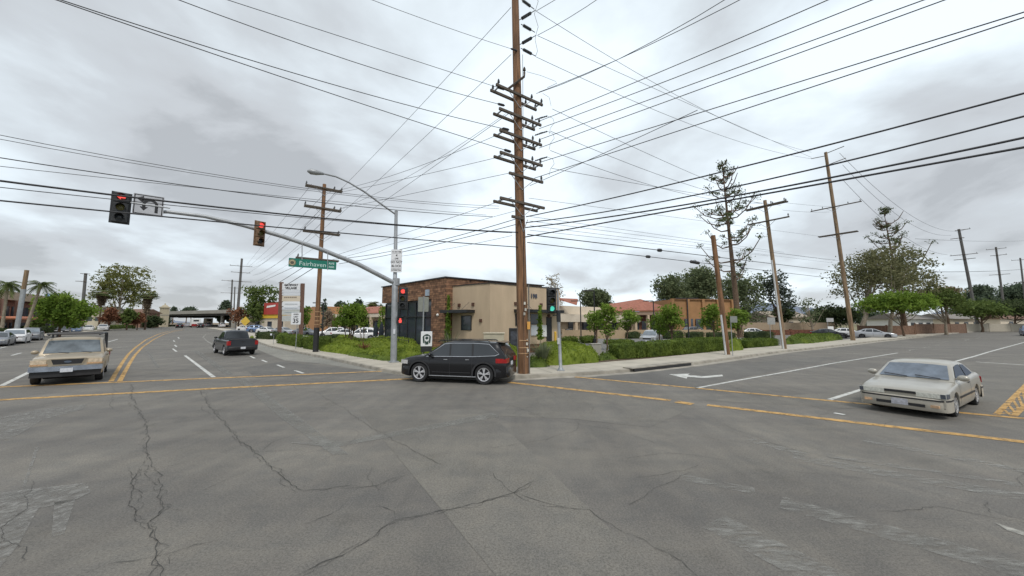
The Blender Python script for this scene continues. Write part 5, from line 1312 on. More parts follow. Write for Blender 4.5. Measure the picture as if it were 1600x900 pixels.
def tree(label, loc, H, cw, cbot, leaf='mid', trunk=.18, bk=None, name='broadleaf_tree', lsize=.22, dens=3.2, stems=1, flat=1.0, nb=9, clump=.45, leaves=14, group=None, lean=0, cat='tree', shape='round', dp=None, xoff=0):
    """cbot = height where the crown starts"""
    rd = random.Random(int(abs(loc[0]*31+loc[1]*17))+len(label)); root = thing(name, label, cat, loc, 0, group)
    ch = H-cbot; cz = cbot+ch/2; blobs = []
    hw = cw/2; dep = dp or hw
    for k in range(nb):
        th = 2*math.pi*(k+rd.random()*.6)/nb; rr = rd.uniform(.25, .60); z = rd.uniform(-.32, .26)
        if shape == 'umbrella': z = rd.uniform(-.15, .25)-rr*.15
        if shape == 'cone': z = rd.uniform(-.45, .45); rr *= .9*(.5-z)
        s = rd.uniform(.28, .44)
        blobs.append(((xoff+hw*rr*math.cos(th), dep*rr*math.sin(th), cz+ch*z), (hw*s, dep*s, ch*s*.62)))
    blobs.append(((xoff, 0, cz+ch*.18), (hw*.5, dep*.5, ch*.32)))
    if shape != 'umbrella': blobs.append(((xoff+hw*rd.uniform(-.2, .2), 0, H-ch*.2), (hw*.4, dep*.4, ch*.17)))
    pts, cl = blob_points(blobs, dens, clump, leaves)
    pts = pts[pts[:, 2] > cbot*.8]
    leaf_mesh('crown', pts, lsize, GR[leaf], root)
    mb = MB(); tops = []
    for s_ in range(stems):
        a = 2*math.pi*s_/max(1, stems)+rd.random(); sp = (.0 if stems == 1 else .13*cw)
        p = Vector((sp*.3*math.cos(a), sp*.3*math.sin(a), -.1)); pts_ = [p]; m_ = 5; hh = cbot+ch*.25
        for k in range(1, m_+1):
            t = k/m_; pts_.append(Vector((sp*math.cos(a)*(.3+t)+lean*t+xoff*t*.5+rd.uniform(-.05, .05)*cw*.3, sp*math.sin(a)*(.3+t)+rd.uniform(-.03, .03)*cw*.3, hh*t)))
        rs = [trunk*(1.25 if k == 0 else 1-.5*k/m_) for k in range(m_+1)]; mb.tube(pts_, rs, 9); tops.append((pts_, rs))
    nbr = min(len(cl), 18 if cw > 3 else 9); idx = rng.choice(len(cl), nbr, replace=False)
    for j in idx:
        pts_, rs = rd.choice(tops); k = rd.randint(2, len(pts_)-1); A = pts_[k]; B = Vector(cl[j])*1.0; 
        mid = A.lerp(B, .5)+Vector((0, 0, -.05*cw)); mb.tube([A, mid, B], [rs[k]*.55, rs[k]*.32, .012+.02*trunk], 5)
    mb.build('trunk', bk or bark, root, smooth=60)
    return root
def tree_px(label, xl, xr, yt, yb, Y, leaf='mid', base=None, **kw):
    s = Y/F; cx_ = (xl+xr)/2; bx = base if base is not None else cx_
    x0 = (bx-800)*s; gz = g(x0, Y)
    H = P(cx_, yt, Y).z-gz; cb = max(.3, P(cx_, yb, Y).z-gz); cw = (xr-xl)*s
    kw.setdefault('xoff', (cx_-bx)*s); kw.setdefault('lsize', min(.55, max(.14, Y/F*1.0*2.2)))
    kw.setdefault('clump', max(.25, cw*.09)); 
    kw.setdefault('dens', 60/max(1.0, (cw/2)**2)**.9*1.3)
    kw.setdefault('trunk', .03*H)
    return tree(label, (x0, Y, gz-.02), H, cw, cb, leaf, **kw)
def star_pine(label, base, Y, topx, yt, halfw, low, leaf='pine', nlev=13, trunk=.42, lean=None, seed=1, dens=1.0):
    x0 = (base-800)*Y/F; gz = g(x0, Y); tp_ = P(topx, yt, Y); root = thing('star_pine', label, 'tree', (x0, Y, gz))
    top = tp_-Vector((x0, Y, gz)); rd = random.Random(seed); mb = MB(); H = top.z
    ax = lambda t: Vector((top.x*t, 0, H*t)); n = 12
    mb.tube([ax(k/n) for k in range(n+1)], [max(.05, trunk*(1-k/n)**.8) for k in range(n+1)], 9)
    C = []
    for lv in range(nlev):
        t = low+(1-low)*(lv/(nlev-1))**.9*.97; br = rd.randint(3, 5); reach = (halfw*(1-(t-low)/(1-low))**.85+.7)*rd.uniform(.75, 1.15)
        for k in range(br):
            a = 2*math.pi*(k/br)+rd.random(); rr = reach*rd.uniform(.6, 1.1); tj = min(.98, t+rd.uniform(-.035, .035)); A = ax(tj); d = Vector((math.cos(a), math.sin(a), 0)); rs_ = rd.uniform(.7, 2.0)
            pts = [A, A+d*rr*.35+Vector((0, 0, -.02*rr)), A+d*rr*.7+Vector((0, 0, .14*rr*rs_)), A+d*rr+Vector((0, 0, .45*rr*rs_))]
            mb.tube(pts, [.13*trunk/.42, .10, .08, .05], 5)
            tips = [(pts[3], 1.15)]
            for _ in range(2 if reach > 2 else 1):
                q = pts[1].lerp(pts[2], rd.random()); s = q+Vector((rd.uniform(-.5, .5), rd.uniform(-.5, .5), .55))*rr*.3; mb.tube([q, s], [.06, .04], 4); tips.append((s, .8))
            for p, s in tips:
                if rd.random() < (.9 if t < .8 else .5)*dens: C.append((p, .46*s))
    C.append((ax(1), .5)); C.append((ax(.97)+Vector((.6, 0, 0)), .35)); C.append((ax(.96)-Vector((.5, 0, 0)), .35))
    pts = np.concatenate([np.array(p)+rng.normal(size=(44, 3))*s*.60*np.array([1.15, 1.15, .75]) for p, s in C])
    leaf_mesh('crown', pts, .18, GR[leaf], root); mb.build('trunk', bark, root, smooth=60); return root
def palm(label, px, Y, yt, kind='feather', skirt=False, cr=None, name='palm_tree', trunkbase=None, group=None):
    x0 = (px-800)*Y/F; gz = g(x0, Y); H = P(px, yt, Y).z-gz; root = thing(name, label, 'palm tree', (x0, Y, gz), 0, group)
    rd = random.Random(int(px)); cr = cr or H*.22; ht = H-cr*.35; mb = MB()
    bx = ((trunkbase-px)*Y/F) if trunkbase else 0
    mb.tube([(bx, 0, -.1), (bx*.5, 0, ht*.5), (0, 0, ht)], [.24, .16, .14], 9); mb.build('trunk', bark_p if kind == 'feather' else bark, root, smooth=60)
    v = []; f = []
    nf = 26 if kind == 'feather' else 34
    for k in range(nf):
        a = 2*math.pi*k/nf*2.4+rd.random()*.4; el = rd.uniform(-.5, 1.2); d = Vector((math.cos(a), math.sin(a), 0)); s = Vector((-d.y, d.x, 0)); l_ = cr*rd.uniform(.8, 1.1)
        c = Vector((0, 0, ht)); prev = c; m_ = 7
        for j in range(m_):
            t0, t1 = j/m_, (j+1)/m_
            pt_ = lambda t: c+d*l_*t*math.cos(el*.6)+Vector((0, 0, l_*(math.sin(el)*t-.75*t*t*(1 if kind == 'feather' else .5))))
            A, B = pt_(t0), pt_(t1)
            if kind == 'feather':
                for sg in (-1, 1):
                    for jj in (0, .5):
                        q = A.lerp(B, jj); wl = l_*.26*math.sin(math.pi*min(1, .2+t0*.8)); o = len(v)
                        v += [q, q+(B-A)*.42, q+s*sg*wl+(B-A)*.6+Vector((0, 0, -wl*.5))]; f.append((o, o+1, o+2))
                o = len(v); v += [A-s*.02, A+s*.02, B+s*.02, B-s*.02]; f.append((o, o+1, o+2, o+3))
            elif j == 3:
                for q in range(9):
                    th = R(-75+150*q/8); o = len(v); tip = A+(d*math.cos(th)+s*math.sin(th))*l_*.55+Vector((0, 0, -.15*l_)); v += [A, A.lerp(tip, .6)+s*.05*l_, tip, A.lerp(tip, .6)-s*.05*l_]; f.append((o, o+1, o+2, o+3))
                o = len(v); v += [c-s*.03, c+s*.03, A+s*.02, A-s*.02]; f.append((o, o+1, o+2, o+3))
    mb = MB(); mb.add(v, f); mb.build('crown', GR['palm'], root)
    if skirt:
        n = 900; th = rng.uniform(0, 2*math.pi, n); z = rng.uniform(ht-skirt, ht, n); rr = (.35+.55*((z-(ht-skirt))/skirt))*rng.uniform(.6, 1.1, n)*cr*.30
        leaf_mesh('dead_skirt', np.stack([rr*np.cos(th), rr*np.sin(th), z], 1), .45, GR['brown'], root, asp=2.6)
    return root
def hedge_box(label, A, B, dep, h, leaf='hedge', name='clipped_hedge', group=None, cat='hedge', lsize=.085, n=None, rnd=.12, hb=None):
    """clipped hedge from A to B (front face line), going back dep metres"""
    A = Vector((A[0], A[1], 0)); B = Vector((B[0], B[1], 0)); L_ = (B-A).length; d = (B-A).normalized(); q = Vector((-d.y, d.x, 0))
    if (A+q).length < A.length: q = -q
    c = (A+B)/2+q*dep/2; gz = g(c.x, c.y)+.10
    root = thing(name, label, cat, (c.x, c.y, gz), math.atan2(d.y, d.x), group)
    core = MB(); core.box((0, 0, h/2-.05), (L_-.10, dep-.10, h), bev=rnd)
    S = 2*(L_+dep)*h+L_*dep; n = n or int(min(15000, S*95*(.085/lsize)**2))
    u = rng.uniform(-.5, .5, (n, 3)); u[:, 2] += .5; areas = np.array([L_*h, L_*h*.3, dep*h, dep*h, L_*dep]); fa = rng.choice(5, n, p=areas/areas.sum())
    Pn = u*np.array([L_, dep, h]); Pn[fa == 0, 1] = -dep/2; Pn[fa == 1, 1] = dep/2; Pn[fa == 2, 0] = -L_/2; Pn[fa == 3, 0] = L_/2; Pn[fa == 4, 2] = h
    # round the edges and wobble
    wob = .04*np.sin(Pn[:, 0]*2.1)+.03*np.sin(Pn[:, 0]*5.3+1); Pn[:, 2] += wob*(Pn[:, 2]/h)
    ed = np.minimum(1, np.abs(Pn[:, 0])/(L_/2))**8; Pn[:, 2] -= ed*.12*(Pn[:, 2]/h); Pn += rng.normal(size=(n, 3))*.028
    leaf_mesh('foliage', Pn, lsize, GR[leaf], root, core=core); return root
def mound(label, poly_px, h, leaf='cover', lsize=.09, name='ground_cover_shrub', dens=75, cat='shrub', group=None, wave=(.0, 1.2), zoff=.10, edge=.6, world=None):
    """low spreading shrub mass filling a ground polygon; its height swells from the edge inwards"""
    pg = [tuple(p[:2]) for p in (world or [G(*p, .12) for p in poly_px])]; n = len(pg)
    xs = [p[0] for p in pg]; ys = [p[1] for p in pg]; cx_, cy_ = sum(xs)/n, sum(ys)/n; gz = g(cx_, cy_)+zoff
    pa = np.array(pg); pb = np.roll(pa, -1, 0)
    def inside(q):
        x, y = q[:, 0], q[:, 1]; c = np.zeros(len(q), bool)
        for (x1, y1), (x2, y2) in zip(pa, pb):
            if y1 == y2: continue
            k = ((y1 > y) != (y2 > y)) & (x < (x2-x1)*(y-y1)/(y2-y1)+x1); c ^= k
        return c
    def dist(q):
        dmin = np.full(len(q), 1e9)
        for a, b in zip(pa, pb):
            ab = b-a; t = np.clip(((q-a)@ab)/(ab@ab+1e-9), 0, 1); dmin = np.minimum(dmin, np.linalg.norm(q-(a+t[:, None]*ab), axis=1))
        return dmin
    def hh(q):
        e = np.clip(dist(q)/edge, 0, 1); z = h*np.sqrt(1-(1-e)**2)
        return z*(1+wave[0]*np.sin(q[:, 0]*wave[1]+q[:, 1]*wave[1]*.6)+.10*np.sin(q[:, 0]*3.1)*np.sin(q[:, 1]*2.7+1))
    # core grid
    st = max(.35, (max(xs)-min(xs))/40); core = MB(); gx = np.arange(min(xs), max(xs)+st, st); gy = np.arange(min(ys), max(ys)+st, st); X, Y_ = np.meshgrid(gx, gy); Q = np.stack([X.ravel(), Y_.ravel()], 1); ins = inside(Q); Z = np.where(ins, hh(Q)-.07, -.25)
    core.add([(q[0]-cx_, q[1]-cy_, z) for q, z in zip(Q, Z)], [(j*len(gx)+i, j*len(gx)+i+1, (j+1)*len(gx)+i+1, (j+1)*len(gx)+i) for j in range(len(gy)-1) for i in range(len(gx)-1) if ins[j*len(gx)+i] or ins[j*len(gx)+i+1] or ins[(j+1)*len(gx)+i] or ins[(j+1)*len(gx)+i+1]])
    area = abs(sum(pa[:, 0]*pb[:, 1]-pb[:, 0]*pa[:, 1]))/2; m_ = int(min(26000, area*dens*(.09/lsize)**2))
    q = np.stack([rng.uniform(min(xs), max(xs), m_*4), rng.uniform(min(ys), max(ys), m_*4)], 1); q = q[inside(q)][:m_]
    z = hh(q); k = int(len(q)*.45); z[:k] *= rng.uniform(.2, 1, k)**.5; 
    C = np.stack([q[:, 0]-cx_, q[:, 1]-cy_, z+rng.normal(size=len(q))*.03], 1)
    o = leaf_mesh(name, C, lsize, GR[leaf], None, core=core); o.location = (cx_, cy_, gz); tag(o, label, cat, group); return o
def blades(label, px, Y, h, n=40, leaf='agave', name='spiky_plant', w_=.05, spread=.6, zpx=None, cat='plant'):
    x0 = (px-800)*Y/F; root = None; mb = MB(); rd = random.Random(int(px*3))
    for k in range(n):
        a = rd.uniform(0, 2*math.pi); e = rd.uniform(.15, 1)*spread; l_ = h*rd.uniform(.7, 1.05); d = Vector((math.cos(a), math.sin(a), 0)); s = Vector((-d.y, d.x, 0))*w_/2; p0 = d*.06
        p1 = p0+d*l_*e*.45+Vector((0, 0, l_*.55)); p2 = p0+d*l_*e*1.0+Vector((0, 0, l_*(1-.35*e))); mb.add([p0-s, p0+s, p1+s, p1-s, p2], [(0, 1, 2, 3), (3, 2, 4)])
    o = mb.build(name, GR[leaf]); o.location = (x0, Y, g(x0, Y)+.12); tag(o, label, cat); return o
# ---- left side of the left-hand street
palm('feather palm cut by the left frame edge', 8, 52, 436, cr=2.0)
palm('feather palm between the grey pole and the round green tree', 60, 52, 438, cr=1.9, trunkbase=42)
tree_px('bright green round tree behind the gold pickup', 62, 134, 459, 510, 56, 'fresh', nb=12, dens=7, clump=.8, leaves=16, lsize=.26)
tree_px('tall airy eucalyptus with pale trunk and scattered clumps', 138, 231, 410, 486, 105, 'olive', base=188, nb=22, bk=bark_p, trunk=.42, clump=.75, lsize=.34, dens=.62, leaves=16)
palm('shaggy brown fan palm below the eucalyptus left side', 158, 92, 452, 'fan', 3.0, cr=3.0)
tree_px('dark leafy tree beside the eucalyptus trunk', 190, 213, 481, 508, 95, 'mid', dens=5, clump=.6)
tree_px('reddish shrub tree left of the eucalyptus trunk', 162, 186, 480, 509, 92, 'red', dens=5, clump=.6, name='reddish_tree')
tree_px('reddish bush right of the eucalyptus', 210, 226, 488, 508, 98, 'red', dens=5, clump=.6, name='reddish_tree')
palm('fan palm with thick grey skirt beside the overpass', 230, 100, 457, 'fan', 5, cr=2.8)
palm('small distant palm above the bushes, left of the thick-skirted palm', 208, 170, 470, 'fan', 0, cr=2.2)
palm('tiny distant palm top poking over the thick-skirted palm', 223, 175, 451, 'fan', 0, cr=2.2)
tree_px('low dark tree on the embankment by the overpass tower', 226, 252, 494, 512, 120, 'dark', dens=5, clump=.9)
hedge_box('long dark hedge along the left pavement behind the parked cars', ((58-800)/F*63, 63), ((115-800)/F*84, 84), 2, 1.3, 'dark', lsize=.2)
hedge_box('dark hedge at the left frame edge under the brick building', ((-20-800)/F*45, 45), ((22-800)/F*52, 52), 2, 1.3, 'dark', lsize=.2)
hedge_box('low hedge strip below the eucalyptus', ((170-800)/F*96, 96), ((216-800)/F*112, 112), 2, 1.0, 'mid', lsize=.3)
tree_px('small shrubby tree in front of the brick building entrance', 55, 72, 492, 515, 55, 'mid', dens=6, clump=.4)
# ---- towards the overpass, right side
tree_px('dark tree at the right end of the overpass', 340, 364, 468, 505, 150, 'far', dens=4)
tree_px('large grey-green tree behind the distant poles', 378, 435, 444, 505, 98, 'mid', base=402, nb=13, trunk=.4, dens=1.8, clump=1.0)
tree_px('bare reddish tree by the distant poles', 358, 392, 480, 508, 95, 'red', dens=1.5, clump=.7, name='reddish_tree')
tree_px('small green tree behind the shop pylon foot', 424, 444, 470, 497, 100, 'mid', dens=4)
tree_px('tall narrow green tree right of the speed limit sign', 462, 487, 476, 519, 62, 'fresh', dens=5, clump=.5)
tree_px('conical tree behind the brown pole foot', 500, 513, 470, 512, 80, 'far', dens=4, shape='cone', name='conifer')
tree_px('broad dull tree behind the strip mall roof, left part', 515, 545, 470, 505, 95, 'far', dens=4)
tree_px('broad dull tree behind the strip mall roof, middle part', 545, 575, 467, 500, 100, 'far', dens=4)
palm('palm crown above the red mall roof', 582, 95, 470, 'fan', 2, cr=2.4)
tree_px('dull tree beside the coffee shop, behind the red mall roof', 588, 604, 476, 505, 90, 'far', dens=4)
tree_px('orange-leaved small tree left of the parking tree', 508, 523, 483, 509, 70, 'brown', dens=4, clump=.5, name='autumn_tree')
tree_px('bright multi-stem tree in the planting bed behind the brown pole', 520, 577, 474, 510, 37, 'fresh', base=547, stems=4, trunk=.07, nb=13, dens=11, clump=.42, leaves=16, lsize=.15)
tree_px('slender two-stem tree just left of the signal mast', 556, 578, 478, 510, 36, 'fresh', base=569, stems=2, trunk=.05, dens=7, clump=.35, lsize=.15)
tree_px('small green tree between the patio umbrellas and the mast', 588, 612, 478, 512, 44, 'fresh', base=598, trunk=.07, dens=7, clump=.4, lsize=.16)
hedge_box('dark low hedge left of the speed limit sign', G(432, 536.5, .12), G(470, 543.5, .12), 1.8, 1.05, 'hedge')
hedge_box('clipped hedge between the sign post and the brown pole', G(474, 545, .12), G(489, 547.5, .12), 1.6, 1.1, 'hedge')
hedge_box('car park hedge behind the slate pickup', ((402-800)/F*52, 52), ((424-800)/F*50, 50), 1.5, 1.0, 'dark', lsize=.12)
mound('round green bush left of the shop pylon hedge', None, .9, 'hedge', .13, world=[((434-800)/F*50, 50), ((456-800)/F*50, 50), ((456-800)/F*53, 53), ((434-800)/F*53, 53)])
mound('small pale green bush directly right of the slate pickup', None, .8, 'cover', .12, world=[((392-800)/F*45, 45), ((402-800)/F*45, 45), ((402-800)/F*47, 47), ((392-800)/F*47, 47)])
mound('reddish shrub patch under the shop pylon', None, .8, 'red', .14, name='reddish_shrub', world=[((455-800)/F*48, 48), ((474-800)/F*48, 48), ((474-800)/F*50, 50), ((455-800)/F*50, 50)])
# wavy juniper bed between the brown pole and the black SUV: three long humps
def humps(lb, rows, **kw): 
    return mound(lb, rows, **kw)
humps('front juniper row along the pavement right of the brown pole', [(499, 549), (560, 557), (612, 564), (690, 570), (690, 564), (640, 560), (560, 550), (500, 544)], h=.62, wave=(.22, 2.0), dens=110, edge=.75)
humps('middle juniper row right of the brown pole', [(503, 543), (575, 547), (664, 559), (690, 561), (690, 556), (640, 551), (575, 541.5), (503, 539.5)], h=.75, wave=(.22, 1.7), dens=90, edge=.8)
humps('back juniper row in front of the car park right of the brown pole', [(520, 539), (575, 540.5), (655, 550), (655, 545.5), (600, 537.5), (520, 536)], h=.85, wave=(.25, 1.4), dens=80, edge=.9)
humps('juniper hump in front of the coffee shop brick pier', [(668, 561), (700, 566), (760, 566), (760, 556), (700, 553), (668, 555)], h=.6, dens=90)
hedge_box('dark clipped hedge at the back of the juniper bed', G(500, 539, .1), G(535, 531, .1), .9, .8, 'dark', lsize=.12)
mound('darker low juniper edge beside the pavement at the mast', [(545, 556.2), (600, 564.8), (650, 569), (650, 566.8), (600, 562.2), (545, 554)], .4, 'hedge', .08, name='ground_cover_shrub', edge=.2)
blades('red flax clump in the juniper bed', 572, 28, 1.1, 60, 'red', spread=.8)
# right of the tall pole
humps('bright juniper mass right of the green signal post', [(838, 572), (880, 572), (935, 565.5), (936, 561), (905, 548), (870, 546), (838, 552)], h=.85, wave=(.05, 1), dens=130, edge=1.0)
humps('juniper hump between the black SUV and the tall pole', [(770, 574), (812, 574), (812, 558), (770, 556)], h=.9, dens=130, edge=.7)
mound('low green shrub at the tall pole foot', [(822, 576), (858, 574.5), (858, 566), (822, 566)], .45, 'hedge', .08, edge=.4)
blades('grey-green spiky plant between the tall pole and the green signal post', 847, 20.5, 1.65, 150, 'agave', spread=.75, w_=.04)
blades('tall grassy plant in front of the brick pier', 705, 26, 2.2, 60, 'agave', spread=.9)
def climber(lb, px, Y, y0, y1):
    a = P(px, y1, Y); b = P(px, y0, Y); n = 900; t = rng.uniform(0, 1, n); C = np.stack([rng.normal(size=n)*.09*(1.3-t), rng.normal(size=n)*.12, t*(b.z-a.z)], 1)
    r_ = thing('climbing_plant', lb, 'plant', a); leaf_mesh('foliage', C, .13, GR['fresh'], r_); mb = MB(); mb.tube([(0, 0, -.8), (.05, 0, (b.z-a.z)*.9)], .02, 5); mb.build('stem', bark, r_)
climber('green vine climbing the corner of the tan wall beside the brick pier', 700, 29.6, 462, 530)
climber('thin green vine on the tan wall right of the tall pole', 844, 29.0, 478, 530)
gh = 'clipped hedge blocks along the right pavement'
def hb(lb, a, b, h, dep=1.2, leaf='hedge', **kw): return hedge_box(lb, G(a[0], a[1], .12), G(b[0], b[1], .12), dep, h, leaf, group=gh, lsize=.075, **kw)
hb('first clipped hedge block right of the juniper mass', (967, 561), (997, 559.5), 1.02)
hb('narrow second hedge block right of the first', (999, 559.2), (1012, 558.2), 1.0)
hb('third clipped hedge block, left of the long one', (1014, 558.2), (1055, 555), 1.05)
hb('longest clipped hedge block, reaching the stub pole', (1057, 554.8), (1135, 547.5), 1.12)
hb('low clipped hedge between the stub pole and the pale pipe pole', (1170, 543.5), (1218, 540), .8)
mound('rounded bright shrub right of the stub pole', [(1138, 550), (1160, 547.5), (1160, 541), (1138, 543)], 1.0, 'cover', .1)
mound('low plants between the stone plinth and the first hedge block', [(932, 564), (966, 561), (964, 556), (935, 557)], .35, 'hedge', .09)
mound('sloping green hedge right of the pale pipe pole', [(1226, 537), (1262, 537.5), (1318, 531), (1300, 527), (1240, 529)], .75, 'hedge', .12, dens=90)
gl2 = 'low hedges inside the right-hand car park'
for lb, x0, x1, Y, h, lf in [('low dark car park hedge left of the silver SUV', 981, 1002, 55, .95, 'dark'), ('low dark car park hedge right of the silver SUV', 1036, 1070, 54, 1.1, 'dark'), ('low dark car park hedge behind the long block', 1076, 1102, 52, 1.0, 'dark'), ('dark car park hedge behind the stub pole', 1108, 1152, 50, 1.0, 'dark'),
      ('dark car park hedge left of the pale pipe pole', 1168, 1212, 50, 1.1, 'dark'), ('low strip of green in front of the lot trees', 948, 992, 42, .45, 'hedge'), ('small round car park bush nearest the green signal', 885, 895, 44, .7, 'hedge'), ('tiny dark car park bush, second from the green signal', 901, 906, 44, .75, 'hedge'), ('longer car park bush, third from the green signal', 911, 934, 44, .8, 'hedge')]:
    hedge_box(lb, ((x0-800)/F*Y, Y), ((x1-800)/F*Y, Y+.5), 1.3, h, lf, name='low_hedge', lsize=.11, group=gl2, rnd=.25)
gt = 'young trees in the right-hand car park'
for lb, xl, xr, yt, yb, Y, bs in [('lot tree with dark trunk, left of the pair by the stone plinth', 911, 945, 482, 523, 40, 932), ('lot tree right of the pair by the stone plinth', 928, 970, 473, 524, 33, 947), ('flat-topped lot tree left of the silver SUV', 962, 1003, 483, 516, 46, 977), ('lot tree standing in front of the silver SUV side', 1014, 1046, 486, 522, 38, 1028), ('broad lot tree right of the silver SUV', 1024, 1074, 474, 520, 36, 1047),
      ('lot tree left of the stub pole', 1090, 1130, 472, 518, 40, 1115), ('lot tree right of the stub pole', 1132, 1168, 478, 520, 40, 1152)]:
    tree_px(lb, xl, xr, yt, yb, Y, 'fresh', base=bs, trunk=.09, nb=11, dens=9, clump=.38, leaves=15, lsize=.16, group=gt)
tree_px('wispy bare-looking tree behind the coffee shop roof', 840, 887, 425, 490, 70, 'twig', dens=2.2, clump=.5, leaves=11, lsize=.2, trunk=.15, nb=12)
tree_px('domed dark tree behind the cream building', 904, 960, 452, 486, 115, 'oak', dens=3.5, clump=1.2, nb=12)
tree_px('big oak crown behind the orange building, left part', 1022, 1085, 430, 486, 95, 'oak', dens=3.0, clump=1.2, nb=14)
tree_px('big oak crown behind the orange building, right part', 1062, 1128, 418, 488, 100, 'oak', dens=3.0, clump=1.2, nb=14)
tree_px('green tree filling in behind the tall bare pine', 1112, 1196, 424, 505, 82, 'oak', dens=2.2, clump=1.1, nb=14)
star_pine('tall sparse star pine behind the stub pole', 1153, 58, 1128, 254, 6.6, .36, seed=4, nlev=10, trunk=.5)
tree_px('thin dark sparse tree behind the pale pipe pole', 1186, 1246, 420, 492, 80, 'blue', dens=1.3, clump=.8, leaves=12, nb=13)
tree_px('twiggy small tree between the two right poles', 1240, 1292, 462, 505, 70, 'oak', dens=.9, clump=.6, leaves=9, bk=bark_p)
tree_px('wide dark green tree behind the black saloon', 1262, 1338, 478, 512, 76, 'dark', dens=3.2, clump=1.0, nb=13)
star_pine('second star pine rising from the sycamore crown', 1412, 74, 1380, 326, 5.6, .45, seed=9, nlev=10, dens=1.0)
tree_px('large dull sycamore crown around the second star pine', 1308, 1460, 384, 472, 70, 'syc', base=1342, bk=bark_p, dens=.85, nb=20, clump=1.1, leaves=18, trunk=.45)
tree_px('second sycamore with pale trunk in front of the fence', 1370, 1450, 410, 480, 62, 'syc', base=1384, bk=bark_p, dens=1.0, nb=12, clump=1.0, trunk=.32)
tree_px('wide low spreading tree, left half, over the brown fence', 1350, 1452, 455, 492, 58, 'fresh', base=1408, shape='umbrella', dens=5, nb=16, clump=.8, leaves=16, trunk=.14)
tree_px('wide low spreading tree, right half, beside the dark pole', 1425, 1508, 447, 490, 66, 'mid', base=1474, shape='umbrella', dens=4, nb=14, clump=.9, bk=bark_p, trunk=.22)
tree_px('grey-topped tree behind the spreading tree', 1450, 1506, 446, 480, 84, 'twig', dens=1.5, nb=10)
tree_px('low wide tree between the dark pole and the frame edge, left one', 1496, 1568, 468, 497, 78, 'mid', base=1530, shape='umbrella', dens=3.5, nb=12, clump=1.0)
tree_px('low wide tree at the right frame edge', 1548, 1640, 468, 497, 82, 'dark', base=1577, shape='umbrella', dens=3.5, nb=12, clump=1.0)
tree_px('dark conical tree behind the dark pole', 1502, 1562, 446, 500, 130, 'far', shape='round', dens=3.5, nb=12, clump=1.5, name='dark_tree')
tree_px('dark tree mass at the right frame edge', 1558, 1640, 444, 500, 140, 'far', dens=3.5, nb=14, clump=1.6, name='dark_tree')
tree_px('dark conifer behind the black saloon, left one', 1205, 1240, 478, 508, 88, 'dark', dens=3.5)
tree_px('small tree behind the second silver pole gap', 1150, 1172, 480, 505, 90, 'mid', dens=4)
# distant line of trees
for i, (x0, x1, yt, Y) in enumerate([(1180, 1215, 488, 150), (1250, 1300, 486, 170), (1330, 1380, 484, 160), (1480, 1510, 482, 170), (395, 430, 486, 190), (455, 505, 484, 150), (100, 140, 486, 170), (10, 60, 480, 150), (255, 268, 492, 230)]):
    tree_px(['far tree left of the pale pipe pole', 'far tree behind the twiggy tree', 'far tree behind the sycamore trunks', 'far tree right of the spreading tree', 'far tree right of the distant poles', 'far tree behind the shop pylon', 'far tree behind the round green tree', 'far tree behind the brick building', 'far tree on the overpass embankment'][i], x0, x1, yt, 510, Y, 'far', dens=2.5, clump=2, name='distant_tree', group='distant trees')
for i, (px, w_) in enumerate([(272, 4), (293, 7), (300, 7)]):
    tree_px(['small tree top over the left of the overpass deck', 'flat tree top over the middle of the overpass deck', 'tree top right of the flat one over the deck'][i], px-w_, px+w_, 480+i % 2, 488, 230, 'far', dens=3, clump=1.2, name='distant_tree', group='distant trees')
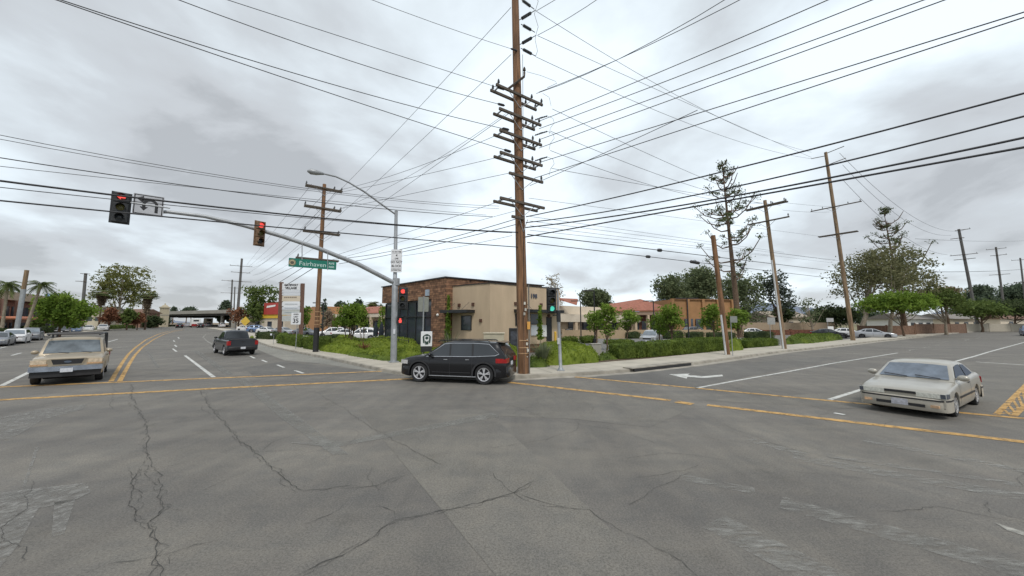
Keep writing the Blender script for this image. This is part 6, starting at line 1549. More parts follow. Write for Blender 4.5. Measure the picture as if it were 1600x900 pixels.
# ------------------------------------------------------------------ buildings
def brickmat(name, c1, c2, mort, bw=.45, bh=.14, scale=1.0, ang=0):
    m = bpy.data.materials.new(name); m.use_nodes = True; nt = m.node_tree; N = nt.nodes; L = nt.links; b = N['Principled BSDF']; b.inputs['Roughness'].default_value = .9
    tc = N.new('ShaderNodeTexCoord'); sp = N.new('ShaderNodeSeparateXYZ'); L.new(tc.outputs['Object'], sp.inputs[0])
    ad = N.new('ShaderNodeMath'); ad.operation = 'ADD'; L.new(sp.outputs[0], ad.inputs[0]); 
    mu = N.new('ShaderNodeMath'); mu.operation = 'MULTIPLY'; L.new(sp.outputs[1], mu.inputs[0]); mu.inputs[1].default_value = -1.0; L.new(mu.outputs[0], ad.inputs[1])
    cb = N.new('ShaderNodeCombineXYZ'); L.new(ad.outputs[0], cb.inputs[0]); L.new(sp.outputs[2], cb.inputs[1])
    br = N.new('ShaderNodeTexBrick'); L.new(cb.outputs[0], br.inputs['Vector']); br.inputs['Color1'].default_value = (*c1, 1); br.inputs['Color2'].default_value = (*c2, 1); br.inputs['Mortar'].default_value = (*mort, 1)
    br.inputs['Scale'].default_value = scale; br.inputs['Brick Width'].default_value = bw; br.inputs['Row Height'].default_value = bh; br.inputs['Mortar Size'].default_value = .012; br.inputs['Bias'].default_value = -.1
    no = N.new('ShaderNodeTexNoise'); no.inputs['Scale'].default_value = 3.5; no.inputs['Detail'].default_value = 6; L.new(tc.outputs['Object'], no.inputs[0])
    r = N.new('ShaderNodeValToRGB'); r.color_ramp.elements[0].position = .3; r.color_ramp.elements[0].color = (.6, .55, .5, 1); r.color_ramp.elements[1].position = .7; r.color_ramp.elements[1].color = (1.5, 1.4, 1.3, 1); L.new(no.outputs[0], r.inputs[0])
    mx = N.new('ShaderNodeMix'); mx.data_type = 'RGBA'; mx.blend_type = 'MULTIPLY'; mx.inputs[0].default_value = 1; L.new(br.outputs[0], mx.inputs[6]); L.new(r.outputs[0], mx.inputs[7]); L.new(mx.outputs[2], b.inputs['Base Color'])
    bp = N.new('ShaderNodeBump'); bp.inputs['Strength'].default_value = .6; bp.inputs['Distance'].default_value = .04; L.new(br.outputs['Color'], bp.inputs['Height']); L.new(bp.outputs[0], b.inputs['Normal'])
    return m
stone = brickmat('ledge stone cladding', (.29, .165, .10), (.115, .062, .04), (.05, .035, .028), .85, .19)
brick = brickmat('red brick', (.16, .06, .035), (.10, .04, .025), (.12, .09, .07), .6, .2)
def tile(name, c):
    m = M(name, c, .8, var=.2, scale=2); nt = m.node_tree; N = nt.nodes; L = nt.links; b = N['Principled BSDF']
    tc = N.new('ShaderNodeTexCoord'); wv = N.new('ShaderNodeTexWave'); wv.inputs['Scale'].default_value = 1.3; wv.inputs['Distortion'].default_value = .4; L.new(tc.outputs['Object'], wv.inputs[0])
    bp = N.new('ShaderNodeBump'); bp.inputs['Strength'].default_value = .8; bp.inputs['Distance'].default_value = .08; L.new(wv.outputs[1], bp.inputs['Height']); L.new(bp.outputs[0], b.inputs['Normal']); return m
rtile = tile('red roof tiles', (.34, .13, .085))
metal_dark = M('dark metal', (.035, .037, .04), .5, .4, var=.2)
glassb = M('shop glass', (.05, .06, .075), .06, var=.4, scale=.4, spec=.7)
def XY(px, Y): return Vector(((px-800)/F*Y, Y, 0))
def wallbox(mb, A, B, th, z0, z1, inward=1):
    """wall slab between ground points A and B"""
    A = Vector((A[0], A[1], 0)); B = Vector((B[0], B[1], 0)); d = (B-A).normalized(); n = Vector((-d.y, d.x, 0))*inward
    mb.prism([(A.x, A.y), (B.x, B.y), (B.x+n.x*th, B.y+n.y*th), (A.x+n.x*th, A.y+n.y*th)], z0, z1)
# ---- corner coffee shop
A = Vector((-5.6, 30, 0)); Lc = Vector((-13.7, 38.1, 0)); e1 = unit((.79, .613, 0)); e2 = unit(Lc-A); Zt = 6.32
cof = thing('coffee_shop', 'corner coffee shop with brown ledge stone front and tan stucco wing', 'building', A)
def q2(p): return (p.x-A.x, p.y-A.y)
def off(p): return Vector((p.x-A.x, p.y-A.y, 0))
T1 = A+e1*.5; TBk = A+e1*11
mb = MB()
pier = 2.1   # stone pier width on the left face
polyp = [A, A+e2*pier, A+e2*pier+e1*.9, A+e1*.9]; mb.prism([q2(p) for p in polyp], 0, 4.62)
poly = [A-e2*.0, Lc, Lc+e1*11, TBk]; mb.prism([q2(p) for p in [A, Lc+e2*.3, Lc+e2*.3+e1*.6, A+e1*.6]], 4.62, Zt)
mb.prism([q2(p) for p in [A+e1*.601, A+e2*.55+e1*.601, A+e2*.55+e1*11, A+e1*11]], 0, Zt)
mb.build('stone_wall', stone, cof)
mb = MB(); mb.prism([q2(p) for p in [A+e2*.56+e1*.61, Lc+e1*.61, Lc+e1*11, A+e2*.56+e1*11]], 0, Zt-.35)
mb.build('inner_wall', metal_dark, cof) if False else mb.build('inner_wall', M('shop interior wall', (.06, .055, .05), .8), cof)
mb = MB(); rm = [A-e2*.12-e1*.10, Lc+e2*.42-e1*.10, Lc+e2*.42+e1*11.2, A-e2*.12+e1*11.2]; mb.prism([q2(p) for p in rm], Zt, Zt+.10); mb.build('roof_coping', metal_dark, cof)
# storefront glazing between pier and far corner
G0 = A+e2*(pier+.02)+e1*.35; G1 = Lc+e1*.35
mb = MB(); mb.prism([q2(p) for p in [G0, G1, G1+e1*.1, G0+e1*.1]], .35, 4.6); gz_ = mb.build('storefront_window', glassb, cof)
mb = MB(); n = 6
for k in range(n+1):
    p = G0.lerp(G1, k/n)-e1*.04; c = off(p); mb.box((c.x, c.y, 2.4), (.09, .09, 4.2), math.atan2(e2.y, e2.x))
for z in (.4, 3.1, 4.5): mb.box(tuple(off((G0+G1)/2-e1*.04))[:2]+(z,), ((G1-G0).length, .08, .09), math.atan2(e2.y, e2.x))
mb.build('window_frame', metal_dark, gz_)
mb = MB(); wallbox(mb, off(G0-e1*.25), off(G1-e1*.25), .25, 0, .35, -1); mb.build('sill_wall', concrete, cof)
mb = MB(); c = off(A+e2*7.0-e1*.9); mb.box((c.x, c.y, 4.2), (8.6, 1.5, .16), math.atan2(e2.y, e2.x)) if False else None
c = off(A+e2*2.6-e1*.12); mb = MB(); mb.box((c.x, c.y, 5.2), (.5, .14, .55), math.atan2(e2.y, e2.x)); c = off(A+e2*4.7-e1*.12); mb.build('wall_sign', M('blue-white sign', (.35, .42, .5), .5), cof)
mb = MB(); c = off(A+e1*0+e2*.9-e1*.12); mb.sphere((c.x, c.y, 3.2), .12, 8); mb.build('wall_lamp', white, cof)
# tan stucco wing
Bc = Vector((-1.70, 28.0, 0)); C1 = Vector((4.35, 32.75, 0)); T1 = Vector((-5.05, 30.42, 0)); Zw = 5.62
mb = MB(); mb.prism([q2(p) for p in [Bc, C1, C1+e2*5.5, T1+Vector((.8, 1.2, 0)), T1]], .75, Zw); tw = mb.build('stucco_wing', stucco_tan, cof)
mb = MB(); mb.prism([q2(p) for p in [Bc+(Bc-T1)*.01, C1+e1*.04, C1+e2*5.5+e1*.04, T1+Vector((.8, 1.2, 0)), T1-e1*.04]], 0, .748); mb.build('stone_base', stone, cof)
dl_ = (Bc-T1).normalized(); nl = Vector((dl_.y, -dl_.x, 0)); dr_ = (C1-Bc).normalized(); nr = Vector((dr_.y, -dr_.x, 0))
mb = MB(); mb.prism([q2(p) for p in [Bc-Vector((0, .07, 0)), C1+nr*.05+dr_*.05, C1+e2*5.5, T1+Vector((.8, 1.2, 0)), T1+nl*.05]], Zw, Zw+.07); mb.build('parapet_cap', metal_dark, cof)
def wp(px, py, base, d): return V(px, py, base, d)-A
def wall_rect(mb, base, d, n_, px0, px1, py0, py1, out, dep):
    a = wp(px0, (py0+py1)/2, base, d); b = wp(px1, (py0+py1)/2, base, d); z0 = wp((px0+px1)/2, py1, base, d).z; z1 = wp((px0+px1)/2, py0, base, d).z
    a.z = b.z = 0; a2 = a+n_*out; b2 = b+n_*out; mb.prism([(a2.x, a2.y), (b2.x, b2.y), (b2.x-n_.x*dep, b2.y-n_.y*dep), (a2.x-n_.x*dep, a2.y-n_.y*dep)], z0, z1)
for base, d, n_, items in ((Bc, dl_, nl, [('window', 722, 736, 494, 515, .03, .06, glassb)]), (Bc, dr_, nr, [('window', 806, 822, 491, 508, .03, .06, glassb), ('menu_window', 829, 846, 491, 507, .03, .06, glassb), ('menu_board', 829, 838.5, 508, 524, .10, .08, plate), ('menu_board', 840, 853, 508, 526, .10, .08, white), ('door', 853.5, 862, 495, 533, .03, .06, metal_dark)])):
    for nm, x0, x1, y0, y1, o_, dp_, mt_ in items:
        mb = MB(); wall_rect(mb, base, d, n_, x0, x1, y0, y1, o_, dp_); w1 = mb.build(nm, mt_, cof)
        if nm == 'window':
            mb = MB()
            for (a0, a1, b0, b1) in ((x0-1, x0, y0-1, y1+1), (x1, x1+1, y0-1, y1+1), (x0-1, x1+1, y0-1, y0), (x0-1, x1+1, y1, y1+1)): wall_rect(mb, base, d, n_, a0, a1, b0, b1, .06, .08)
            mb.build('window_frame', metal_dark, w1)
for base, d, n_, x0, x1, yy in ((Bc, dl_, nl, 701, 742, 487), (Bc, dr_, nr, 803, 869, 486.5)):
    a = wp(x0, yy, base, d); b = wp(x1, yy, base, d); z = (a.z+b.z)/2; mb = MB(); o_ = 1.0
    for p0_, p1_ in ((a, b), ): mb.prism([(p0_.x, p0_.y), (p1_.x, p1_.y), (p1_.x+n_.x*o_, p1_.y+n_.y*o_), (p0_.x+n_.x*o_, p0_.y+n_.y*o_)], z-.12, z+.12)
    aw = mb.build('canopy', metal_dark, cof); mb = MB()
    for q in (.25, .78):
        w0 = a.lerp(b, q); mb.tube([Vector((w0.x, w0.y, z+.75)), Vector((w0.x+n_.x*o_*.9, w0.y+n_.y*o_*.9, z+.1))], .015, 4)
    mb.build('tie_rod', black, aw)
mb = MB()
for base, d, n_, pts_ in ((Bc, dl_, nl, ((718, 477), (739.5, 475.5), (751.5, 501))), (Bc, dr_, nr, ((805, 474.5), (845, 476.5), (857, 494)))):
    for px, py in pts_: wall_rect(mb, base, d, n_, px-1.7, px+1.7, py-2.5, py+2.5, .10, .1)
mb.build('wall_fixture', M('rust fixture', (.09, .04, .025), .7, var=.3), cof)
c = wp(833.5, 463, Bc, dr_)+nr*.06; mt = frame((c.x, c.y, c.z), dr_, nr); mb = MB(); text_mesh(mb, '198', .52, mt, .02); mb.build('building_number', M('dark letters', (.05, .06, .09), .5), cof)
# utility cabinet, menu totem, yellow bollard, patio fence, umbrellas
def boxthing(name, lb, cat, c, size, rz, mt_, bev=.03, extra=None):
    r_ = thing(name, lb, cat, c, rz); mb = MB(); mb.box((0, 0, size[2]/2), size, bev=bev); mb.build('body', mt_, r_)
    if extra: extra(r_, size)
    return r_
cx_ = P(772, 505, 24.5); crm = M('cabinet cream', (.62, .55, .42), .6, var=.05)
def cab_lid(r_, s_): mb = MB(); mb.box((0, 0, s_[2]+.05), (s_[0]+.1, s_[1]+.1, .1), bev=.02); mb.box((-s_[0]*.62, 0, .55), (.5, s_[1]*.9, 1.1), bev=.02); mb.build('lid', crm, r_)
boxthing('utility_cabinet', 'cream utility cabinet in front of the tan wall behind the black SUV', 'utility box', (cx_.x, 24.5, .1), (1.35, .8, 1.68), 0, crm, extra=cab_lid)
def totem(r_, s_):
    mb = MB(); mb.box((0, -s_[1]/2-.01, s_[2]*.52), (s_[0]*.72, .03, s_[2]*.72)); mb.build('menu_panel', M('menu glass', (.06, .065, .08), .15, var=.6, scale=4), r_)
c_ = P(803, 505, 26.2); boxthing('menu_totem', 'black drive-through menu board left of the tall pole', 'menu board', (c_.x, 26.2, .2), (.72, .2, 1.95), R(5), black, extra=totem)
c_ = P(867.5, 505, 30); r_ = thing('bollard', 'yellow bollard at the drive-through door right of the tall pole', 'bollard', (c_.x, 30, 0)); mb = MB(); mb.tube([(0, 0, 0), (0, 0, 1.75), (0, 0, 1.82)], [.10, .10, .04], 12); mb.build('post', M('bollard yellow', (.7, .42, .05), .5), r_); mb = MB(); mb.tube([(0, 0, 0), (0, 0, .06)], .2, 12); mb.build('base', concrete, r_)
c_ = XY(923.5-3, 25.8); 
boxthing('stone_plinth', 'grey concrete plinth behind the juniper mass in the right-hand planting', 'plinth', (G(932, 558.5, .1).x, G(932, 558.5, .1).y+.3, .05), (.72, .5, .95), R(10), concrete, extra=lambda r_, s_: MB().box((0, 0, s_[2]+.03), (s_[0]+.06, s_[1]+.06, .06), bev=.01).build('cap', concrete, r_))
fr = thing('patio_fence', 'black railing fence along the coffee shop patio', 'fence', (0, 0, 0)); mb = MB(); a = XY(588, 40); b = XY(640, 31.5); a.z = b.z = 0
n = 22
for k in range(n+1): p = a.lerp(b, k/n); mb.cyl((p.x, p.y, .1), (p.x, p.y, 1.0), .014, n=4)
mb.build('baluster', black, fr); mb = MB()
for z in (.22, 1.0): mb.tube([(a.x, a.y, z), (b.x, b.y, z)], .022, 5)
for k in range(5): p = a.lerp(b, k/4); mb.box((p.x, p.y, .55), (.06, .06, 1.1))
mb.build('rail', black, fr)
for px, lb in ((588.5, 'closed dark patio umbrella left of the pair'), (597.5, 'closed dark patio umbrella right of the pair')):
    c_ = XY(px, 42); r_ = thing('patio_umbrella', lb, 'umbrella', c_, 0, 'closed patio umbrellas'); mb = MB(); mb.tube([(0, 0, .1), (0, 0, 2.7)], .03, 6); mb.build('pole', black, r_)
    mb = MB(); mb.lathe([(.05, 2.65), (.15, 2.35), (.30, 1.6), (.27, 1.0), (.1, .95)], (0, 0, 0), 10); mb.build('canopy', M('umbrella cloth', (.02, .028, .04), .9, var=.3), r_, smooth=60)
# coffee sign
c_ = P(667, 505, 23.0); z0 = P(667, 541, 23).z; z1 = P(667, 518, 23).z
r_ = thing('coffee_sign', 'small double-faced sign with a round figure emblem on a dark base beside the bed', 'sign', (c_.x, 23, .1)); wS = 17/F*23*1.0; rz = R(12)
mb = MB(); mb.box((0, 0, (z0+z1)/2-.1), (wS, .28, z1-z0), rz, bev=.02); mb.build('sign_box', sign_white, r_)
mb = MB(); mb.box((-wS*.46, -.03, (z0+z1)/2-.1), (.10, .30, z1-z0+.02), rz); mb.box((0, 0, z0-.27), (wS*.98, .3, .32), rz); mb.box((0, 0, .12), (wS*1.3, .5, .5), rz, bev=.03); mb.build('sign_base', metal_dark, r_)
mt = frame((math.sin(rz)*.15+.02, -math.cos(rz)*.15, (z0+z1)/2-.08), (math.cos(rz), math.sin(rz), 0), (math.sin(rz), -math.cos(rz), 0)); mb = MB(); rr = wS*.40
band(mb, mt, rr*.88, rr*.22, 20, 160, (0, 0), 14, .004); flat(mb, mt, [(-rr*.9, .1), (-rr*.55, .16), (-rr*.45, -.30), (-rr*.8, -.25)], .003, .005); flat(mb, mt, [(rr*.9, .1), (rr*.55, .16), (rr*.45, -.30), (rr*.8, -.25)], .003, .005)
flat(mb, mt, [(-.07, .12), (-.1, .02), (0, -.06), (.1, .02), (.07, .12)], .003, .005); flat(mb, mt, [(-.12, -.1), (0, -.2), (.12, -.1), (.09, -.36), (-.09, -.36)], .003, .005); flat(mb, mt, [(-.1, .22), (-.04, .30), (0, .23), (.04, .30), (.1, .22), (.09, .17), (-.09, .17)], .003, .005)
mb.build('emblem', M('emblem ink', (.02, .05, .04), .5), r_)
# ---- right-hand buildings
def ground_at(p): return g(p[0], p[1])
def block(mb, A_, B_, dep, h, z0=0, gz=None):
    A_ = Vector((A_[0], A_[1], 0)); B_ = Vector((B_[0], B_[1], 0)); d = (B_-A_).normalized(); n_ = Vector((-d.y, d.x, 0))
    if (A_+n_).length < A_.length: n_ = -n_
    gz = ground_at(A_)-.1 if gz is None else gz
    mb.prism([(A_.x, A_.y), (B_.x, B_.y), (B_.x+n_.x*dep, B_.y+n_.y*dep), (A_.x+n_.x*dep, A_.y+n_.y*dep)], gz+z0, gz+h); return d, n_, gz
Yr = 62
r_ = thing('cream_building', 'cream low building with a stepped parapet and small red tiled roof', 'building', (0, 0, 0))
def hz(py, Y, px=900): return P(px, py, Y).z
mb = MB(); a, b = XY(872, 58), XY(1000, 72); d, n_, gz = block(mb, a, b, 12, hz(491, 60)-0, z0=hz(503, 60), gz=0); mb.build('fascia', stucco_cream, r_)
mb = MB(); block(mb, a+n_*2.5, b+n_*2.5, 9, hz(478, 63)-0, z0=hz(491, 60), gz=0); mb.build('parapet', stucco_cream, r_)
mb = MB(); block(mb, a+n_*1.6, b+n_*1.6, 8, hz(503, 60), z0=0, gz=0); w_ = mb.build('wall', stucco_tan, r_)
mb = MB(); 
for k in range(6): p = a.lerp(b, .03+k*.17)+n_*1.55; mb.box((p.x, p.y, 1.7), (1.3 if k % 2 else 2.2, .12, 2.4), math.atan2(d.y, d.x))
mb.build('window', glassb, w_)
mb = MB()
for k in range(6): p = a.lerp(b, k*.18+.01)+n_*.3; mb.box((p.x, p.y, hz(503, 60)/2), (.6, .5, hz(503, 60)), math.atan2(d.y, d.x))
mb.build('column', stucco_tan, r_)
mb = MB(); p0_ = XY(873, 60); p1_ = XY(905, 60); zt = hz(468, 62); zb = hz(480, 60)
mb.add([(p0_.x, 60, hz(470, 60)), (p1_.x-.4, 64, hz(477.5, 64)), (p1_.x-1.2, 60.5, hz(480, 60)), (p0_.x-1, 64, hz(468, 64))], [(0, 3, 1, 2)]); mb.build('roof', rtile, r_) if False else None
mb = MB(); mb.slab([(p0_.x-.5, 61, hz(467.5, 61)), (p1_.x, 61, hz(469, 61)), (p1_.x-.6, 59, hz(477, 59)), (p0_.x+.6, 57.8, hz(471, 58))], (0, .2, .25)); mb.build('tiled_roof', rtile, r_)
r2 = thing('tiled_building', 'shop building with long sloping red tile roof behind the lot trees', 'building', (0, 0, 0))
a, b = XY(948, 68), XY(1052, 74); mb = MB(); d, n_, gz = block(mb, a+n_*1.5, b+n_*1.5, 10, hz(487, 70), gz=0); w_ = mb.build('wall', brick, r2)
mb = MB(); block(mb, a-n_*.2, b-n_*.2, 1.4, hz(487, 70), z0=hz(492, 70), gz=0); mb.build('fascia', M('eave brown', (.30, .21, .15), .8), r2)
mb = MB(); pa, pb = a-n_*.4, b-n_*.4; ra_, rb_ = a+n_*4+d*1.5, b+n_*4-d*5; zb = hz(487.5, 68); 
mb.slab([(pa.x, pa.y, zb), (pb.x, pb.y, hz(485, 74)), (rb_.x, rb_.y, hz(469.5, 78)), (ra_.x+1, ra_.y, hz(477, 72))], (0, 0, .18)); mb.build('tiled_roof', rtile, r2)
mb = MB()
for k in range(7): p = a.lerp(b, .06+k*.14)+n_*1.42; mb.box((p.x, p.y, 1.6), (1.6, .1, 2.6), math.atan2(d.y, d.x))
mb.build('window', glassb, w_)
mb = MB()
for k in range(6): p = a.lerp(b, .02+k*.19); mb.box((p.x, p.y, hz(492, 70)/2), (.5, .5, hz(492, 70)), math.atan2(d.y, d.x))
mb.build('column', stucco_tan, r2)
r3 = thing('orange_building', 'orange stucco building behind the car park trees', 'building', (0, 0, 0))
a, b = XY(1050, 73), XY(1143, 76); mb = MB(); d, n_, gz = block(mb, a, b, 12, hz(468.5, 74), gz=0); w_ = mb.build('wall', stucco_orange, r3)
mb = MB()
for px, Y in ((1075, 73.6), (1092, 74.1), (1108, 74.6), (1125, 75.2)):
    p = XY(px, Y)-n_*.03; mb.box((p.x, p.y, 1.7+.3), (1.9, .1, 2.8), math.atan2(d.y, d.x))
mb.build('window', glassb, w_)
mb = MB()
for k in range(5): p = a.lerp(b, k/4)-n_*.15; mb.box((p.x, p.y, hz(468.5, 74)/2), (.6, .5, hz(468.5, 74)+.3), math.atan2(d.y, d.x))
mb.build('pilaster', stucco_orange, r3)
mb = MB(); wallbox(mb, a-d*.2-n_*.3, b+d*.2-n_*.3, .6, hz(468.5, 74), hz(468.5, 74)+.18); mb.build('parapet_cap', M('cap brown', (.26, .13, .06), .8), r3)
def lowwall(nm, lb, A_, B_, h, mt_, th=.25, cap=True, cat='wall', posts=0, group=None):
    A_ = Vector(A_[:2]+(0,)) if isinstance(A_, tuple) else Vector((A_[0], A_[1], 0)); B_ = Vector((B_[0], B_[1], 0)); r_ = thing(nm, lb, cat, (A_.x, A_.y, ground_at((A_+B_)/2)), 0, group)
    mb = MB(); d = (B_-A_); n_ = Vector((-d.y, d.x, 0)).normalized(); mb.prism([(0, 0), (d.x, d.y), (d.x+n_.x*th, d.y+n_.y*th), (n_.x*th, n_.y*th)], 0, h); mb.build('panel', mt_, r_)
    mb = MB(); m_ = max(2, posts or int(d.length/6)); 
    for k in range(m_+1): p = d*(k/m_)+n_*th/2; mb.box((p.x, p.y, h/2+.06), (th+.12, th+.12, h+.14), math.atan2(d.y, d.x))
    mb.build('post', mt_, r_)
    return r_
lowwall('low_wall', 'long low tan wall across the back of the right-hand car park', XY(880, 55), XY(1158, 58), 1.35, M('low wall tan', (.40, .30, .19), .9, var=.1), th=.3)
lowwall('boundary_wall', 'tan boundary wall behind the white parked saloon at right', XY(1158, 72), XY(1300, 74), 2.3, M('boundary tan', (.34, .26, .18), .9, var=.12))
lowwall('brick_wall', 'low red-brown wall below the tan boundary wall', XY(1185, 66), XY(1280, 68), 1.0, brick)
fence_m = M('brown fence boards', (.17, .10, .065), .9, var=.3, scale=3)
lowwall('board_fence', 'brown board fence under the spreading tree, left part', XY(1338, 62), XY(1425, 64), 1.75, fence_m, th=.08)
lowwall('board_fence', 'brown board fence right of the first, behind the pale trunks', XY(1427, 66), XY(1505, 74), 1.9, fence_m, th=.08)
lowwall('block_wall', 'pale block wall between the dark pole and the frame edge', XY(1506, 78), XY(1640, 84), 1.7, M('block wall', (.40, .36, .29), .9, var=.12))
def house(lb, px0, px1, Y, h, rh, wall_, roof_, nm='bungalow'):
    a, b = XY(px0, Y), XY(px1, Y+2); r_ = thing(nm, lb, 'house', (0, 0, 0)); mb = MB(); d, n_, gz = block(mb, a, b, 8, h); w_ = mb.build('wall', wall_, r_)
    z = gz+h; q0, q1, q3, q4 = a-n_*.6-d*.6, b-n_*.6+d*.6, b+n_*8.6+d*.6, a+n_*8.6-d*.6; m0_, m1_ = a+n_*4-d*.6, b+n_*4+d*.6
    v = [(p.x, p.y, z) for p in (q0, q1, q3, q4)]+[(p.x, p.y, z+rh) for p in (m0_, m1_)]; mb = MB(); mb.add(v, [(0, 1, 5, 4), (2, 3, 4, 5), (0, 4, 3), (1, 2, 5), (0, 3, 2, 1)]); mb.build('roof', roof_, r_)
    mb = MB()
    for k in (.2, .5, .8): p = a.lerp(b, k)-n_*.03; mb.box((p.x, p.y, gz+h*.55), (1.3, .08, 1.1), math.atan2(d.y, d.x))
    mb.build('window', glassb, w_)
grey_roof = M('grey shingle', (.22, .20, .18), .9, var=.2, scale=5); brown_roof = M('brown shingle', (.17, .10, .07), .9, var=.2, scale=5)
house('pale bungalow behind the brown fence under the spreading tree', 1415, 1455, 84, 3.0, 1.5, white, grey_roof)
house('bungalow with grey roof behind the fence, right of the pale trunks', 1482, 1530, 92, 3.0, 1.4, stucco_cream, grey_roof)
house('brown roofed bungalow at the right frame edge', 1560, 1640, 100, 3.0, 1.6, stucco_cream, brown_roof)
house('bungalow with cream walls behind the tan boundary wall', 1205, 1262, 88, 3.6, 1.6, stucco_cream, M('pale roof', (.36, .30, .24), .9))
# ---- left street, shopping centre
r4 = thing('strip_mall', 'strip mall with red tiled roof at the back of the car park', 'building', (0, 0, 0))
a, b = XY(500, 92), XY(612, 78); mb = MB(); d, n_, gz = block(mb, a, b, 12, 3.9); w_ = mb.build('wall', stucco_tan, r4)
mb = MB(); block(mb, a-n_*2.2, b-n_*2.2, 2.1, 4.3, z0=3.5, gz=gz); mb.build('canopy', stucco_cream, r4)
zt = gz+4.3; mb = MB(); p0_ = a.lerp(b, .58)-n_*2.3; p1_ = b-n_*2.3; mb.slab([(p0_.x, p0_.y, zt), (p1_.x, p1_.y, zt), (p1_.x+n_.x*4, p1_.y+n_.y*4, zt+1.6), (p0_.x+n_.x*4+d.x, p0_.y+n_.y*4, zt+1.6)], (0, 0, .15)); mb.build('tiled_roof', rtile, r4)
mb = MB()
for k in range(9): p = a.lerp(b, .05+k*.11)-n_*.04; mb.box((p.x, p.y, gz+1.6), (1.9, .1, 2.3), math.atan2(d.y, d.x))
mb.build('window', glassb, w_)
mb = MB()
for k in range(8): p = a.lerp(b, .01+k*.14)-n_*2.0; mb.box((p.x, p.y, gz+1.8), (.5, .5, 3.5), math.atan2(d.y, d.x))
mb.build('column', stucco_tan, r4)
mb = MB(); p = a.lerp(b, .1)-n_*.3; mb.box((p.x, p.y, gz+3.2), (9, 4, 6.0), math.atan2(d.y, d.x)); mb.build('orange_bay', M('orange bay', (.40, .21, .10), .9, var=.1), r4)
r5 = thing('tan_shop', 'tan flat-roofed shop behind the shop pylon', 'building', (0, 0, 0)); a, b = XY(418, 96), XY(466, 100); mb = MB(); d, n_, gz = block(mb, a, b, 10, 5.2); w_ = mb.build('wall', stucco_tan, r5)
mb = MB(); block(mb, a-n_*.15-d*.2, b-n_*.15+d*.2, .4, 5.6, z0=5.2, gz=gz); mb.build('parapet_cap', stucco_cream, r5)
mb = MB()
for k in (.15, .38, .62, .85): p = a.lerp(b, k)-n_*.04; mb.box((p.x, p.y, gz+1.6), (1.5, .1, 2.4), math.atan2(d.y, d.x))
mb.build('window', glassb, w_)
r6 = thing('fast_food_shop', 'shop with big red panel and yellow band behind the parked cars', 'building', (0, 0, 0)); a, b = XY(372, 100), XY(447, 93); mb = MB(); d, n_, gz = block(mb, a, b, 10, 3.6); w_ = mb.build('wall', stucco_cream, r6)
mb = MB(); block(mb, a.lerp(b, .55)-n_*.3, b-n_*.3, .6, 4.3, z0=3.35, gz=gz); mb.build('yellow_band', M('yellow band', (.65, .42, .04), .6), r6)
mb = MB(); A2, B2 = a.lerp(b, .60)-n_*.5, a.lerp(b, .90)-n_*.5; block(mb, A2, B2, .5, 7.4, z0=4.3, gz=gz); rp = mb.build('red_panel', M('red panel', (.40, .05, .04), .5, var=.08), r6)
mt = frame(((A2.x+B2.x)/2-n_.x*.03, (A2.y+B2.y)/2-n_.y*.03, gz+6.3), (B2-A2).normalized(), -n_); mb = MB(); text_mesh(mb, 'Burgers', 1.0, mt, .02) if False else flat(mb, mt, [(-1.9, -.25), (1.5, .1), (1.6, .55), (-1.7, .3)]); mb.build('lettering', white, rp)
mb = MB()
for k in (.2, .45, .7, .92): p = a.lerp(b, k)-n_*.04; mb.box((p.x, p.y, gz+1.5), (1.6, .1, 2.0), math.atan2(d.y, d.x))
mb.build('window', glassb, w_)
# pylon
Yp = 58; r_ = thing('shop_pylon', 'tall two-post shop pylon sign with stacked white panels', 'pylon sign', XY(457, Yp)); gz = g(XY(457, Yp).x, Yp); c0 = XY(457, Yp)
for pxb, pxt, yt in ((437.5, 440, 441), (471, 473, 443)):
    mb = MB(); b_ = P(pxb, 505, Yp)-c0; t_ = P(pxt, yt, Yp)-c0; mb.tube([(b_.x, 0, gz-.1), (t_.x, 0, t_.z)], .36, 4); mb.build('post', M('pylon brown', (.15, .085, .06), .8, var=.2), r_)
panels = [(443, 453, sign_white), (453.7, 457.6, plate), (458.3, 461.6, plate), (462.3, 471, stucco_cream), (472, 478.5, sign_white), (479.5, 484, plate), (484.6, 492, M('panel grey', (.5, .52, .5), .5)), (493, 502, M('panel grey two', (.46, .48, .46), .5))]
for i, (y0, y1, m_) in enumerate(panels):
    a_ = P(441.5, (y0+y1)/2, Yp)-c0; b_ = P(470, (y0+y1)/2, Yp)-c0; z0 = P(456, y1, Yp).z; z1 = P(456, y0, Yp).z; mb = MB(); mb.prism([(a_.x, -.15), (b_.x, -.15), (b_.x, .15), (a_.x, .15)], z0, z1); pn = mb.build('sign_panel', m_, r_)
    mb = MB(); w_ = b_.x-a_.x
    if i == 0:
        mt = frame(((a_.x+b_.x)/2, -.17, (z0+z1)/2), (1, 0, 0), (0, -1, 0)); text_mesh(mb, 'GATEWAY', .46, mt @ Matrix.Translation((0, .24, 0)), .02); text_mesh(mb, 'VILLAGE', .50, mt @ Matrix.Translation((0, -.25, 0)), .02)
        mb.build('lettering', sign_black, pn)
    elif i == 3:
        for k in range(7): mb.box((a_.x+w_*(.16+.1*k), -.16, z1-.25), (w_*.07, .02, .2))
        mb.build('lettering', M('faded letters', (.22, .17, .13), .7), pn)
    elif i in (4, 5, 6):
        mb.box((a_.x+w_*.5, -.16, (z0+z1)/2), (w_*.7, .02, (z1-z0)*.12)); mb.build('lettering', M('faded blue letters', (.28, .33, .36), .7), pn)
